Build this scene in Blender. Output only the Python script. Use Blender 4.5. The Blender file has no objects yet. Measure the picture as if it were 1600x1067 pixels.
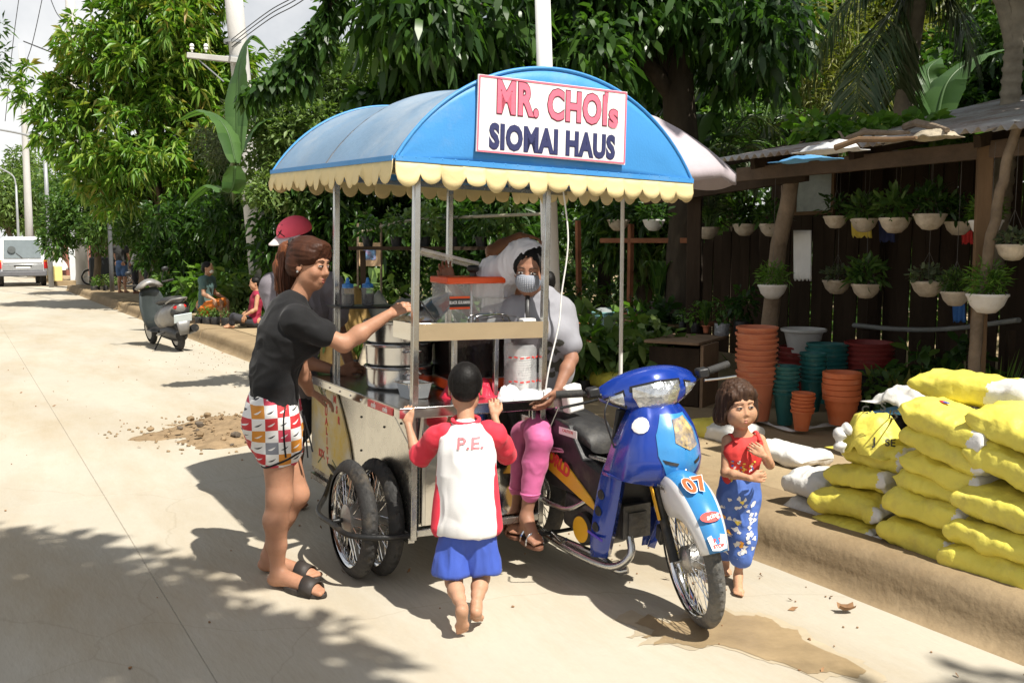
import bpy,bmesh,math,random
import numpy as np
from mathutils import Vector,Matrix
R=math.radians
random.seed(11)
rng=np.random.default_rng(11)
SC=bpy.context.scene
COL=SC.collection
# camera, sky, sun, exposure
FPX,CAMH,PITCH=1450.0,1.55,math.atan(148.5/1450.0)
cam_d=bpy.data.cameras.new('camera')
cam=bpy.data.objects.new('camera',cam_d)
COL.objects.link(cam)
cam.location=(0,0,CAMH)
cam.rotation_euler=(math.pi/2-PITCH,0,0)
cam_d.sensor_width=36.0
cam_d.lens=FPX/1600.0*36.0
cam_d.clip_start,cam_d.clip_end=0.05,2000
SC.camera=cam
SUN_EL,SUN_AZ=R(57),R(136)
SUN=Vector((math.sin(SUN_AZ)*math.cos(SUN_EL),math.cos(SUN_AZ)*math.cos(SUN_EL),math.sin(SUN_EL)))
world=bpy.data.worlds.new('World')
SC.world=world
world.use_nodes=True
nt=world.node_tree
bg=nt.nodes['Background']
sky=nt.nodes.new('ShaderNodeTexSky')
sky.sky_type='NISHITA'
sky.sun_disc=False
sky.sun_elevation,sky.sun_rotation=SUN_EL,SUN_AZ
sky.air_density,sky.dust_density=1.0,2.0
tc=nt.nodes.new('ShaderNodeTexCoord')
cn=nt.nodes.new('ShaderNodeTexNoise')
cn.inputs['Scale'].default_value=2.3
cn.inputs['Detail'].default_value=7
cn.inputs['Roughness'].default_value=0.58
cr=nt.nodes.new('ShaderNodeValToRGB')
cr.color_ramp.elements[0].position,cr.color_ramp.elements[1].position=0.36,0.62
cr.color_ramp.elements[0].color=(0.3,0.3,0.3,1)
cm=nt.nodes.new('ShaderNodeMix')
cm.data_type='RGBA'
cm.inputs[7].default_value=(15.6,15.5,15.3,1)
nt.links.new(tc.outputs['Generated'],cn.inputs['Vector'])
nt.links.new(cn.outputs['Fac'],cr.inputs['Fac'])
sx_=nt.nodes.new('ShaderNodeSeparateXYZ')
mr=nt.nodes.new('ShaderNodeMapRange')
mr.inputs[1].default_value,mr.inputs[2].default_value,mr.inputs[3].default_value,mr.inputs[4].default_value=0.12,0.7,1.0,0.4
mu=nt.nodes.new('ShaderNodeMath');mu.operation='MULTIPLY'
nt.links.new(tc.outputs['Generated'],sx_.inputs[0]);nt.links.new(sx_.outputs[2],mr.inputs[0])
nt.links.new(cr.outputs['Color'],mu.inputs[0]);nt.links.new(mr.outputs[0],mu.inputs[1]);nt.links.new(mu.outputs[0],cm.inputs[0])
nt.links.new(sky.outputs['Color'],cm.inputs[6])
nt.links.new(cm.outputs[2],bg.inputs['Color'])
bg.inputs['Strength'].default_value=0.046
sun_d=bpy.data.lights.new('sun','SUN')
sun_d.energy,sun_d.angle,sun_d.color=4.8,R(0.55),(1.0,0.95,0.86)
sun=bpy.data.objects.new('sun',sun_d)
COL.objects.link(sun)
sun.location=SUN*60
sun.rotation_euler=SUN.to_track_quat('Z','Y').to_euler()
SC.view_settings.view_transform='Standard'
SC.view_settings.look='None'
SC.view_settings.exposure=0.66
SC.view_settings.gamma=1
SC.view_settings.use_curve_mapping=False
SC.cycles.max_bounces=8
SC.cycles.transparent_max_bounces=10
SC.cycles.use_denoising=True
# where things stand (photograph pixel -> ray -> place)
_cp,_sp=math.cos(PITCH),math.sin(PITCH)
EYE=Vector((0,0,CAMH))
def ray(px,py):
 a,b=(px-800)/FPX,(533.5-py)/FPX
 return Vector((a,_cp+b*_sp,-_sp+b*_cp))
def at(px,py,y):
 d=ray(px,py)
 return EYE+d*(y/d.y)
def ground(px,py,z=0.0):
 d=ray(px,py)
 return EYE+d*((z-CAMH)/d.z)
RD,RN=Vector((-0.514,0.8578,0)),Vector((0.8578,0.514,0))
def uv(u,v,z=0.0):
 return RD*u+RN*v+Vector((0,0,z))
def onv(px,py,v):
 d=ray(px,py)
 return EYE+d*(v/d.dot(RN))
RANG=math.atan2(RD.y,RD.x)
# objects
def tag(o,label=None,cat=None,group=None,kind=None):
 if label:o['label']=label
 if cat:o['category']=cat
 if group:o['group']=group
 if kind:o['kind']=kind
 return o
def thing(name,label,cat,loc=(0,0,0),rz=0.0,group=None):
 o=bpy.data.objects.new(name,None)
 o.empty_display_size=0.1
 COL.objects.link(o)
 o.location,o.rotation_euler=loc,(0,0,rz)
 return tag(o,label,cat,group)
def copy_tree(o,parent=None,kids=None):
 c=o.copy()
 COL.objects.link(c)
 if parent is not None:c.parent=parent
 for ch in[k for k in(kids if kids is not None else list(COL.objects))if k.parent==o]:
  copy_tree(ch,c,kids)
 return c
def link_mesh(me,name,mats,parent=None,loc=None,rot=None,angle=40,bevel=0.0,seg=2):
 o=bpy.data.objects.new(name,me)
 COL.objects.link(o)
 for m in(mats if isinstance(mats,(list,tuple))else[mats]):
  me.materials.append(m)
 if parent is not None:o.parent=parent
 if loc is not None:o.location=loc
 if rot is not None:o.rotation_euler=rot
 if angle:
  me.polygons.foreach_set('use_smooth',np.ones(len(me.polygons),dtype=bool))
  if angle<180:me.set_sharp_from_angle(angle=R(angle))
 if bevel:
  b=o.modifiers.new('bevel','BEVEL')
  b.width,b.segments,b.limit_method,b.angle_limit=bevel,seg,'ANGLE',R(35)
 return o
def np_mesh(name,V,F,nper=4):
 """V (n,3), F (m,nper)"""
 me=bpy.data.meshes.new(name)
 V=np.asarray(V,dtype=np.float32);F=np.asarray(F,dtype=np.int32)
 me.vertices.add(len(V));me.vertices.foreach_set('co',V.ravel())
 me.loops.add(F.size);me.loops.foreach_set('vertex_index',F.ravel())
 me.polygons.add(len(F))
 me.polygons.foreach_set('loop_start',np.arange(0,F.size,F.shape[1],dtype=np.int32))
 me.update(calc_edges=True)
 return me
class MB:
 def __init__(self):
  self.V,self.F,self.M=[],[],[]
 def add(self,vs,fs,m=0):
  b=len(self.V)
  self.V+=[tuple(v)for v in vs]
  self.F+=[tuple(b+i for i in f)for f in fs]
  self.M+=[m]*len(fs)
  return self
 def box(self,c,s,rot=None,m=0):
  c=Vector(c);h=Vector(s)/2
  vs=[Vector((x*h.x,y*h.y,z*h.z))for x in(-1,1)for y in(-1,1)for z in(-1,1)]
  if rot is not None:vs=[rot@v for v in vs]
  return self.add([c+v for v in vs],[(0,1,3,2),(4,6,7,5),(0,4,5,1),(2,3,7,6),(0,2,6,4),(1,5,7,3)],m)
 def bar(self,a,b,w,h,up=(0,0,1),m=0):
  a,b=Vector(a),Vector(b)
  d=(b-a);L=d.length;d.normalize()
  s=d.cross(Vector(up))
  if s.length<1e-4:s=d.cross(Vector((1,0,0)))
  s.normalize();u=s.cross(d)
  rot=Matrix((d,s,u)).transposed()
  return self.box((a+b)/2,(L,w,h),rot,m)
 def tube(self,pts,r,n=8,m=0,caps=True,flat=None):
  pts=[Vector(p)for p in pts]
  rs=r if isinstance(r,(list,tuple))else[r]*len(pts)
  rings,prev=[],None
  for i,p in enumerate(pts):
   t=(pts[min(i+1,len(pts)-1)]-pts[max(i-1,0)])
   if t.length<1e-9:t=Vector((0,0,1))
   t.normalize()
   if prev is None:
    a=t.cross(Vector((0,0,1)))
    if a.length<0.05:a=t.cross(Vector((1,0,0)))
   else:
    a=prev-t*prev.dot(t)
   a.normalize();prev=a
   b=t.cross(a)
   fl=flat if flat else 1.0
   rings.append([p+(a*math.cos(2*math.pi*k/n)+b*math.sin(2*math.pi*k/n)*fl)*rs[i]for k in range(n)])
  vs=[v for ring in rings for v in ring]
  fs=[]
  for i in range(len(rings)-1):
   for k in range(n):
    k2=(k+1)%n
    fs.append((i*n+k,i*n+k2,(i+1)*n+k2,(i+1)*n+k))
  if caps:
   fs.append(tuple(range(n-1,-1,-1)))
   fs.append(tuple((len(rings)-1)*n+k for k in range(n)))
  return self.add(vs,fs,m)
 def lathe(self,prof,n=24,c=(0,0,0),mat=None,m=0,caps=(False,False),wob=0.0):
  c=Vector(c)
  vs=[]
  for r,z in prof:
   for k in range(n):
    a=2*math.pi*k/n
    w=1+(wob*math.sin(3*a+z*9)if wob else 0)
    v=Vector((r*w*math.cos(a),r*w*math.sin(a),z))
    vs.append(c+(mat@v if mat is not None else v))
  fs=[]
  for i in range(len(prof)-1):
   for k in range(n):
    k2=(k+1)%n
    fs.append((i*n+k,i*n+k2,(i+1)*n+k2,(i+1)*n+k))
  if caps[0]:fs.append(tuple(range(n-1,-1,-1)))
  if caps[1]:fs.append(tuple((len(prof)-1)*n+k for k in range(n)))
  return self.add(vs,fs,m)
 def grid(self,rows,m=0,close=False):
  """rows: list of equally long lists of points"""
  n=len(rows[0]);vs=[p for r in rows for p in r];fs=[]
  for i in range(len(rows)-1):
   for k in range(n if close else n-1):
    k2=(k+1)%n
    fs.append((i*n+k,i*n+k2,(i+1)*n+k2,(i+1)*n+k))
  return self.add(vs,fs,m)
 def prism(self,poly,f0,f1,m=0):
  """poly: 2D outline; f0/f1 map (a,b)->3D for the two faces"""
  n=len(poly)
  vs=[f0(a,b)for a,b in poly]+[f1(a,b)for a,b in poly]
  fs=[tuple(range(n-1,-1,-1)),tuple(range(n,2*n))]+[(k,(k+1)%n,n+(k+1)%n,n+k)for k in range(n)]
  return self.add(vs,fs,m)
 def sphere(self,c,r,n=12,k=8,rot=None,m=0):
  r=(r,r,r)if not isinstance(r,(tuple,list))else r
  c=Vector(c);rows=[]
  for i in range(k+1):
   th=math.pi*i/k
   rows.append([c+(rot@Vector((r[0]*math.sin(th)*math.cos(2*math.pi*j/n),r[1]*math.sin(th)*math.sin(2*math.pi*j/n),r[2]*math.cos(th)))if rot is not None else Vector((r[0]*math.sin(th)*math.cos(2*math.pi*j/n),r[1]*math.sin(th)*math.sin(2*math.pi*j/n),r[2]*math.cos(th))))for j in range(n)])
  return self.grid(rows,m,close=True)
 def build(self,name,mats,parent=None,angle=40,bevel=0.0,seg=2,loc=None,rot=None,fix=True):
  me=bpy.data.meshes.new(name)
  me.from_pydata(self.V,[],self.F)
  if any(self.M):me.polygons.foreach_set('material_index',np.array(self.M,dtype=np.int32))
  if fix:
   bm=bmesh.new();bm.from_mesh(me)
   bmesh.ops.remove_doubles(bm,verts=bm.verts,dist=1e-6)
   bmesh.ops.recalc_face_normals(bm,faces=bm.faces)
   bm.to_mesh(me);bm.free()
  me.update()
  return link_mesh(me,name,mats,parent,loc,rot,angle,bevel,seg)
def curve_pts(ctrl,n=8):
 """Catmull-Rom through ctrl"""
 P=[Vector(c)for c in ctrl]
 P=[P[0]*2-P[1]]+P+[P[-1]*2-P[-2]]
 out=[]
 for i in range(1,len(P)-2):
  for k in range(n):
   t=k/n
   a,b,c,d=P[i-1],P[i],P[i+1],P[i+2]
   out.append(0.5*((2*b)+(c-a)*t+(2*a-5*b+4*c-d)*t*t+(3*b-a-3*c+d)*t**3))
 out.append(P[-2])
 return out
def lerp_list(vals,n):
 xs=np.linspace(0,len(vals)-1,n)
 return list(np.interp(xs,range(len(vals)),vals))
_fontcache={}
def text_mesh(name,s,size,parent,m,mat4,extrude=0.0006,offset=0.0,shear=0.0,sx=1.0,align='CENTER',spacing=1.0):
 """flat print lettering; mat4 places its xy plane"""
 cu=bpy.data.curves.new(name,'FONT')
 cu.body,cu.size,cu.extrude,cu.offset,cu.shear=s,size,extrude,offset,shear
 cu.align_x,cu.align_y,cu.space_character=align,'CENTER',spacing
 cu.resolution_u=3
 tmp=bpy.data.objects.new(name,cu)
 COL.objects.link(tmp)
 dg=bpy.context.evaluated_depsgraph_get()
 me=bpy.data.meshes.new_from_object(tmp.evaluated_get(dg))
 bpy.data.objects.remove(tmp);bpy.data.curves.remove(cu)
 me.name=name
 me.transform(mat4@Matrix.Diagonal((sx,1,1,1)))
 me.materials.clear()
 return link_mesh(me,name,m,parent,angle=0)
def frame(o,x,y,z=None):
 x,y=Vector(x).normalized(),Vector(y).normalized()
 z=x.cross(y).normalized();y=z.cross(x)
 m=Matrix((x,y,z)).transposed().to_4x4()
 m.translation=Vector(o)
 return m
# materials
_mats={}
def M(name,col,rough=0.55,metal=0.0,var=0.12,scale=6.0,bump=0.08,bscale=70.0,dirt=None,dscale=3.0,world_co=False,spec=0.5,trans=0.0,sss=0.0,coat=0.0,alpha=1.0,rvar=0.1,stretch=None,sheen=0.0,ior=1.45):
 if name in _mats:return _mats[name]
 m=bpy.data.materials.new(name);m.use_nodes=True
 t=m.node_tree;N,L=t.nodes.new,t.links.new
 b=t.nodes['Principled BSDF']
 if world_co:
  src=N('ShaderNodeNewGeometry').outputs['Position']
 else:
  src=N('ShaderNodeTexCoord').outputs['Object']
  oi=N('ShaderNodeObjectInfo');va=N('ShaderNodeVectorMath');va.operation='ADD'
  sc_=N('ShaderNodeMath');sc_.operation='MULTIPLY';sc_.inputs[1].default_value=40
  L(oi.outputs['Random'],sc_.inputs[0]);L(src,va.inputs[0]);L(sc_.outputs[0],va.inputs[1]);src=va.outputs[0]
 if stretch:
  mp=N('ShaderNodeMapping');mp.vector_type='TEXTURE' if len(stretch)>3 else 'POINT';mp.inputs['Scale'].default_value=stretch[:3];mp.inputs['Rotation'].default_value=(0,0,stretch[3]if len(stretch)>3 else 0)
  L(src,mp.inputs['Vector']);src=mp.outputs[0]
 n1=N('ShaderNodeTexNoise');n1.inputs['Scale'].default_value=scale;n1.inputs['Detail'].default_value=6;n1.inputs['Roughness'].default_value=0.62
 L(src,n1.inputs['Vector'])
 r1=N('ShaderNodeValToRGB')
 r1.color_ramp.elements[0].position,r1.color_ramp.elements[1].position=0.3,0.72
 c=Vector(col)
 r1.color_ramp.elements[0].color=(*[max(0,x*(1-var))for x in c],1)
 r1.color_ramp.elements[1].color=(*[min(1,x*(1+var))for x in c],1)
 L(n1.outputs['Fac'],r1.inputs['Fac'])
 colsock=r1.outputs['Color']
 rr=N('ShaderNodeMapRange');rr.inputs[3].default_value=max(0.02,rough-rvar);rr.inputs[4].default_value=min(1,rough+rvar)
 n3=N('ShaderNodeTexNoise');n3.inputs['Scale'].default_value=scale*2.7;n3.inputs['Detail'].default_value=4
 L(src,n3.inputs['Vector']);L(n3.outputs['Fac'],rr.inputs[0])
 rsock=rr.outputs[0]
 if dirt:
  dcol,amt=dirt
  n2=N('ShaderNodeTexNoise');n2.inputs['Scale'].default_value=dscale;n2.inputs['Detail'].default_value=8;n2.inputs['Roughness'].default_value=0.7
  L(src,n2.inputs['Vector'])
  r2=N('ShaderNodeValToRGB');r2.color_ramp.elements[0].position,r2.color_ramp.elements[1].position=0.62-0.35*amt,0.80-0.15*amt
  r2.color_ramp.elements[1].color=(min(1,amt+0.25),)*3+(1,)
  L(n2.outputs['Fac'],r2.inputs['Fac'])
  mx=N('ShaderNodeMix');mx.data_type='RGBA';mx.inputs[7].default_value=(*dcol,1)
  L(r2.outputs['Color'],mx.inputs[0]);L(colsock,mx.inputs[6]);colsock=mx.outputs[2]
  ma=N('ShaderNodeMath');ma.operation='MULTIPLY_ADD';ma.inputs[1].default_value=0.4;ma.use_clamp=True
  L(r2.outputs['Color'],ma.inputs[0]);L(rsock,ma.inputs[2]);rsock=ma.outputs[0]
 L(colsock,b.inputs['Base Color']);L(rsock,b.inputs['Roughness'])
 b.inputs['Metallic'].default_value=metal
 b.inputs['Specular IOR Level'].default_value=spec
 b.inputs['IOR'].default_value=ior
 b.inputs['Transmission Weight'].default_value=trans
 b.inputs['Coat Weight'].default_value=coat
 b.inputs['Alpha'].default_value=alpha
 b.inputs['Sheen Weight'].default_value=sheen
 if sss:
  b.inputs['Subsurface Weight'].default_value=sss
  b.inputs['Subsurface Radius'].default_value=(0.012,0.005,0.003)
  b.inputs['Subsurface Scale'].default_value=0.6
 if bump:
  bn=N('ShaderNodeTexNoise');bn.inputs['Scale'].default_value=bscale;bn.inputs['Detail'].default_value=5
  L(src,bn.inputs['Vector'])
  bp=N('ShaderNodeBump');bp.inputs['Strength'].default_value=bump;bp.inputs['Distance'].default_value=0.02
  L(bn.outputs['Fac'],bp.inputs['Height']);L(bp.outputs[0],b.inputs['Normal'])
 _mats[name]=m
 return m
def leafmat(name,cols,rough=0.45,trans=0.35,hue_noise=0.6):
 """leaf colour differs from leaf to leaf (random per island) and from clump to clump"""
 if name in _mats:return _mats[name]
 m=bpy.data.materials.new(name);m.use_nodes=True
 t=m.node_tree;N,L=t.nodes.new,t.links.new
 b=t.nodes['Principled BSDF'];out=t.nodes['Material Output']
 g=N('ShaderNodeNewGeometry')
 nz=N('ShaderNodeTexNoise');nz.inputs['Scale'].default_value=hue_noise;nz.inputs['Detail'].default_value=3
 L(g.outputs['Position'],nz.inputs['Vector'])
 ad=N('ShaderNodeMath');ad.operation='MULTIPLY_ADD';ad.inputs[1].default_value=0.75;
 L(nz.outputs['Fac'],ad.inputs[0])
 ms=N('ShaderNodeMath');ms.operation='MULTIPLY_ADD';ms.inputs[1].default_value=0.7;ms.inputs[2].default_value=-0.22
 L(g.outputs['Random Per Island'],ms.inputs[0]);L(ms.outputs[0],ad.inputs[2])
 r=N('ShaderNodeValToRGB')
 cr=r.color_ramp
 while len(cr.elements)<len(cols):cr.elements.new(0.5)
 for i,c in enumerate(cols):
  cr.elements[i].position=i/(len(cols)-1)
  cr.elements[i].color=(*c,1)
 L(ad.outputs[0],r.inputs['Fac'])
 L(r.outputs['Color'],b.inputs['Base Color'])
 b.inputs['Roughness'].default_value=rough
 b.inputs['Specular IOR Level'].default_value=0.4
 tr=N('ShaderNodeBsdfTranslucent')
 tm=N('ShaderNodeMix');tm.data_type='RGBA';tm.blend_type='MULTIPLY';tm.inputs[0].default_value=1
 tm.inputs[7].default_value=(1.5,1.7,0.6,1)
 L(r.outputs['Color'],tm.inputs[6]);L(tm.outputs[2],tr.inputs['Color'])
 mx=N('ShaderNodeMixShader');mx.inputs[0].default_value=trans
 L(b.outputs[0],mx.inputs[1]);L(tr.outputs[0],mx.inputs[2]);L(mx.outputs[0],out.inputs['Surface'])
 _mats[name]=m
 return m
DUST=(0.42,0.33,0.21)
STEEL=M('stainless_steel',(0.62,0.61,0.58),0.13,1.0,var=0.06,bump=0.012,bscale=6,rvar=0.05)
STEELB=M('brushed_steel_tube',(0.55,0.55,0.53),0.26,1.0,var=0.12,bump=0.03,bscale=30,dirt=((0.25,0.2,0.15),0.15))
CHROME=M('chrome',(0.7,0.7,0.7),0.08,1.0,var=0.05,bump=0.01)
RUBBER=M('rubber',(0.028,0.027,0.026),0.75,var=0.3,bump=0.2,bscale=90,dirt=((0.2,0.16,0.11),0.28),dscale=9)
TYRED=M('dusty_tyre',(0.10,0.097,0.09),0.9,var=0.25,bump=0.3,bscale=60,dirt=((0.3,0.26,0.2),0.45),dscale=7)
BLACKP=M('black_plastic',(0.02,0.02,0.021),0.45,var=0.2,bump=0.08,dirt=((0.16,0.13,0.09),0.2),dscale=7)
BLACKM=M('black_metal',(0.03,0.03,0.03),0.4,0.6,var=0.2,bump=0.1,dirt=((0.2,0.16,0.1),0.25),dscale=10)
ALU=M('cast_aluminium',(0.42,0.41,0.39),0.42,0.9,var=0.2,bump=0.15,dirt=((0.16,0.12,0.08),0.3),dscale=14)
WHITEP=M('white_plastic',(0.78,0.77,0.74),0.42,var=0.05,bump=0.03)
# ground, road, kerb, sidewalk
def vnoise(P,seed=0):
 """smooth value noise in 0..1 for an (n,3) array"""
 P=np.asarray(P,dtype=np.float64)
 i=np.floor(P).astype(np.int64);f=P-i;f=f*f*(3-2*f)
 out=np.zeros(len(P))
 for dx in(0,1):
  for dy in(0,1):
   for dz in(0,1):
    h=((i[:,0]+dx)*374761393+(i[:,1]+dy)*668265263+(i[:,2]+dz)*2147483647+seed*1274126177)&0xffffffff
    h=((h^(h>>13))*1274126177)&0xffffffff
    h=(h^(h>>16))&0xffff
    w=(f[:,0]if dx else 1-f[:,0])*(f[:,1]if dy else 1-f[:,1])*(f[:,2]if dz else 1-f[:,2])
    out+=w*h/65535.0
 return out
def fbm(P,seed=0,oct=3):
 s,a,t=0,1.0,0
 for o in range(oct):
  s=s+a*vnoise(np.asarray(P)*2**o,seed+o*7);t+=a;a*=0.5
 return s/t
CONC=M('dusty_concrete',(0.435,0.398,0.325),0.85,var=0.09,scale=0.9,bump=0.22,bscale=30,dirt=((0.345,0.275,0.178),0.5),dscale=0.75,world_co=True,spec=0.25,stretch=(2.4,.8,1,RANG))
_t=CONC.node_tree;_b=_t.nodes['Principled BSDF'];_l=_b.inputs['Base Color'].links[0].from_socket
_g=_t.nodes.new('ShaderNodeNewGeometry');_n=_t.nodes.new('ShaderNodeTexNoise');_n.inputs['Scale'].default_value=1.6;_n.inputs['Detail'].default_value=5
_w=_t.nodes.new('ShaderNodeVectorMath');_w.operation='MULTIPLY_ADD';_w.inputs[1].default_value=(.35,.35,.35)
_v=_t.nodes.new('ShaderNodeTexVoronoi');_v.feature='DISTANCE_TO_EDGE';_v.inputs['Scale'].default_value=0.42
_r=_t.nodes.new('ShaderNodeMapRange');_r.inputs[1].default_value,_r.inputs[2].default_value,_r.inputs[3].default_value,_r.inputs[4].default_value=0.0,0.003,0.2,0.0
_m=_t.nodes.new('ShaderNodeMix');_m.data_type='RGBA';_m.inputs[7].default_value=(.2,.165,.11,1)
_t.links.new(_g.outputs['Position'],_n.inputs['Vector']);_t.links.new(_n.outputs['Color'],_w.inputs[0]);_t.links.new(_g.outputs['Position'],_w.inputs[2]);_t.links.new(_w.outputs[0],_v.inputs['Vector'])
_t.links.new(_v.outputs['Distance'],_r.inputs[0]);_t.links.new(_r.outputs[0],_m.inputs[0]);_t.links.new(_l,_m.inputs[6]);_t.links.new(_m.outputs[2],_b.inputs['Base Color'])
KERB=M('mud_plastered_kerb',(0.285,0.212,0.126),0.9,var=0.2,scale=2.2,bump=0.35,bscale=22,dirt=((0.22,0.155,0.085),0.5),dscale=2.6,world_co=True,spec=0.2)
DIRT=M('packed_earth',(0.35,0.268,0.162),0.95,var=0.16,scale=1.4,bump=0.4,bscale=26,dirt=((0.27,0.2,0.12),0.35),dscale=1.6,world_co=True,spec=0.15)
EARTH=M('far_earth',(0.22,0.19,0.12),0.95,var=0.3,scale=0.3,bump=0.2,bscale=4,world_co=True,spec=0.1)
JOINT=M('joint_filler',(0.37,0.335,0.27),0.95,world_co=True)
WET=M('wet_concrete',(0.30,0.22,0.125),0.45,var=0.34,scale=3,bump=0.12,bscale=40,world_co=True,spec=0.5,rvar=0.2)
g=MB();g.add([(-600,-300,-0.06),(600,-300,-0.06),(600,1200,-0.06),(-600,1200,-0.06)],[(0,1,2,3)])
tag(g.build('ground',EARTH),kind='structure')
road=MB()
road.add([uv(-9,-12,-0.004),uv(-9,3.5,-0.004),uv(160,3.5,-0.004),uv(160,-12,-0.004)],[(0,1,2,3)])
road=tag(road.build('road',JOINT),kind='structure')
def slab(u0,u1,v0,v1):
 e=0.0025
 s=MB().add([uv(u0+e,v0+e,0),uv(u0+e,v1-e,0),uv(u1-e,v1-e,0),uv(u1-e,v0+e,0),uv(u0,v0,-0.0035),uv(u0,v1,-0.0035),uv(u1,v1,-0.0035),uv(u1,v0,-0.0035)],[(0,1,2,3),(0,4,5,1),(1,5,6,2),(2,6,7,3),(3,7,4,0)])
 s.build('slab',CONC,road,angle=0)
us=[6.17+4.5*k for k in range(-3,12)]
for i in range(len(us)-1):
 for v0,v1 in((-11.9,-6.578),(-6.574,-2.925),(-2.922,0.728),(0.730,3.42)):
  slab(us[i]+0.002,us[i+1]-0.002,v0,v1)
slab(us[-1]+0.003,158,-11.9,3.42)
def kerb(u0,u1,rise=0.19,step=0.12):
 prof=[(3.29,-0.012),(3.345,0.003),(3.385,0.022),(3.405,0.085),(3.415,0.145),(3.445,0.184),(3.51,0.198),(3.66,0.196),(3.9,0.182),(4.1,0.15)]
 n=max(2,int((u1-u0)/step));rows=[]
 for i in range(n+1):
  u=u0+(u1-u0)*i/n
  P=np.array([[u*1.3,p[0]*3,p[1]*4]for p in prof]);w=fbm(P,3,4)-0.5
  rows.append([uv(u,p[0]+w[k]*0.05,p[1]*rise/0.19+w[k]*0.03*(p[1]>0))for k,p in enumerate(prof)])
 b=MB().grid(rows)
 for u,e in((u0,0),(u1,-1)):
  b.add(list(rows[e])+[uv(u,4.1,-0.02)],[tuple(range(len(prof)+1))])
 return b
kb=kerb(-8,15.6)
kroot=tag(kb.build('kerb',KERB,angle=50),kind='structure')
for a,b_ in((15.66,24.2),(24.55,36.5),(40.5,62)):
 tag(kerb(a,b_,step=0.3).build('kerb',KERB,angle=50),kind='structure')
ua=np.concatenate([np.arange(-9,16,0.16),np.arange(16,36.5,0.6)]);va=np.concatenate([np.arange(3.72,9,0.16),np.arange(9,50,1.5)])
def yard(ua,va,name):
 U,W=np.meshgrid(ua,va,indexing='ij')
 Q=np.stack([U.ravel(),W.ravel(),0*U.ravel()],1)
 z=0.176+0.035*(fbm(Q*[1.1,1.1,1],5,4)-0.5)*np.clip((Q[:,1]-3.7)*2,0,1)
 z[Q[:,1]>40]=-0.3
 V=np.stack([Q[:,0]*RD.x+Q[:,1]*RN.x,Q[:,0]*RD.y+Q[:,1]*RN.y,z],1)
 nu,nv=len(ua),len(va)
 i=(np.arange(nu-1)[:,None]*nv+np.arange(nv-1)[None,:]).ravel()
 F=np.stack([i,i+nv,i+nv+1,i+1],1)
 return tag(link_mesh(np_mesh(name,V,F),name,DIRT,angle=180),kind='structure')
yard(ua,va,'sidewalk')
yard(np.arange(40.5,110,2.0),np.arange(3.72,50,2.0),'sidewalk')
dw=MB();dw.add([uv(36.3,3.3,0.004),uv(36.3,14,0.004),uv(40.7,14,0.004),uv(40.7,3.3,0.004)],[(0,1,2,3)])
tag(dw.build('driveway',CONC),kind='structure')
out=[(1012,958),(1040,972),(1062,968),(1095,958),(1128,950),(1150,962),(1182,960),(1205,966),(1222,980),(1248,984),(1256,1000),(1290,1016),(1322,1028),(1352,1046),(1338,1058),(1300,1050),(1262,1052),(1222,1034),(1196,1030),(1160,1016),(1118,1006),(1092,1012),(1060,1004),(1020,1006),(1036,994),(1004,996),(1024,984),(990,972)]
pts=[]
for i,p in enumerate(out):
 q=out[(i+1)%len(out)]
 for k in range(5):
  t=k/5;x,y=p[0]+(q[0]-p[0])*t,p[1]+(q[1]-p[1])*t
  j=3.5*(vnoise([[x*0.2,y*0.2,1]],2)[0]-0.5)*2
  pts.append(ground(x+j,y+j*0.6,0.003))
stain=MB().add(pts,[tuple(range(len(pts)))])
cpt=sum(pts,Vector())/len(pts);rim=[cpt+(p-cpt)*(1.10+.14*vnoise([[i*.31,2,5]],4)[0])for i,p in enumerate(pts)]
for p in rim:p.z=.0015
so0=stain.build('wet_stain',WET);MB().add(rim,[tuple(range(len(rim)))]).build('damp_rim',M('damp_concrete',(.40,.335,.235),.75,var=.2,scale=3,world_co=True),so0)
tag(so0,'dark wet patch of spilled water on the road at the motorcycle wheel','puddle')
CLOD=M('dry_soil',(0.26,0.185,0.11),0.95,var=0.3,scale=9,bump=0.6,bscale=30,spec=0.1)
CLODD=M('dark_stone',(0.13,0.105,0.08),0.9,var=0.3,scale=12,bump=0.4,bscale=40,spec=0.2)
hp=ground(372,672)
heap=thing('soil_heap','low spread heap of brown soil and clods on the road behind the woman in black','dirt heap',hp)
nx,ny=60,44
X,Y=np.meshgrid(np.linspace(-1.0,0.85,nx),np.linspace(-0.75,0.95,ny),indexing='ij')
Q=np.stack([X.ravel(),Y.ravel(),0*X.ravel()],1)
rad=np.sqrt((Q[:,0]/0.74)**2+(Q[:,1]/0.68)**2)+(fbm(Q*3,9)-0.5)*0.9
hgt=0.085*np.clip(1.0-rad,0,1)**1.1+0.05*(fbm(Q*9,4,3)-0.42)*np.clip(1.25-rad,0,1)-0.004
i=(np.arange(nx-1)[:,None]*ny+np.arange(ny-1)[None,:]).ravel()
link_mesh(np_mesh('mound',np.stack([Q[:,0],Q[:,1],hgt],1),np.stack([i,i+ny,i+ny+1,i+1],1)),'mound',CLOD,heap,angle=180)
def rock_mesh(mb,c,r,seed,sq=0.7):
 b0=len(mb.V);mb.sphere((0,0,0),1,9,6)
 P=np.array(mb.V[b0:]);k=0.62+0.8*vnoise(P*1.6+seed*3.1,seed);P=P*k[:,None]*r
 P[:,2]*=sq
 mb.V[b0:]=[tuple(p+np.array(c))for p in P]
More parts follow.
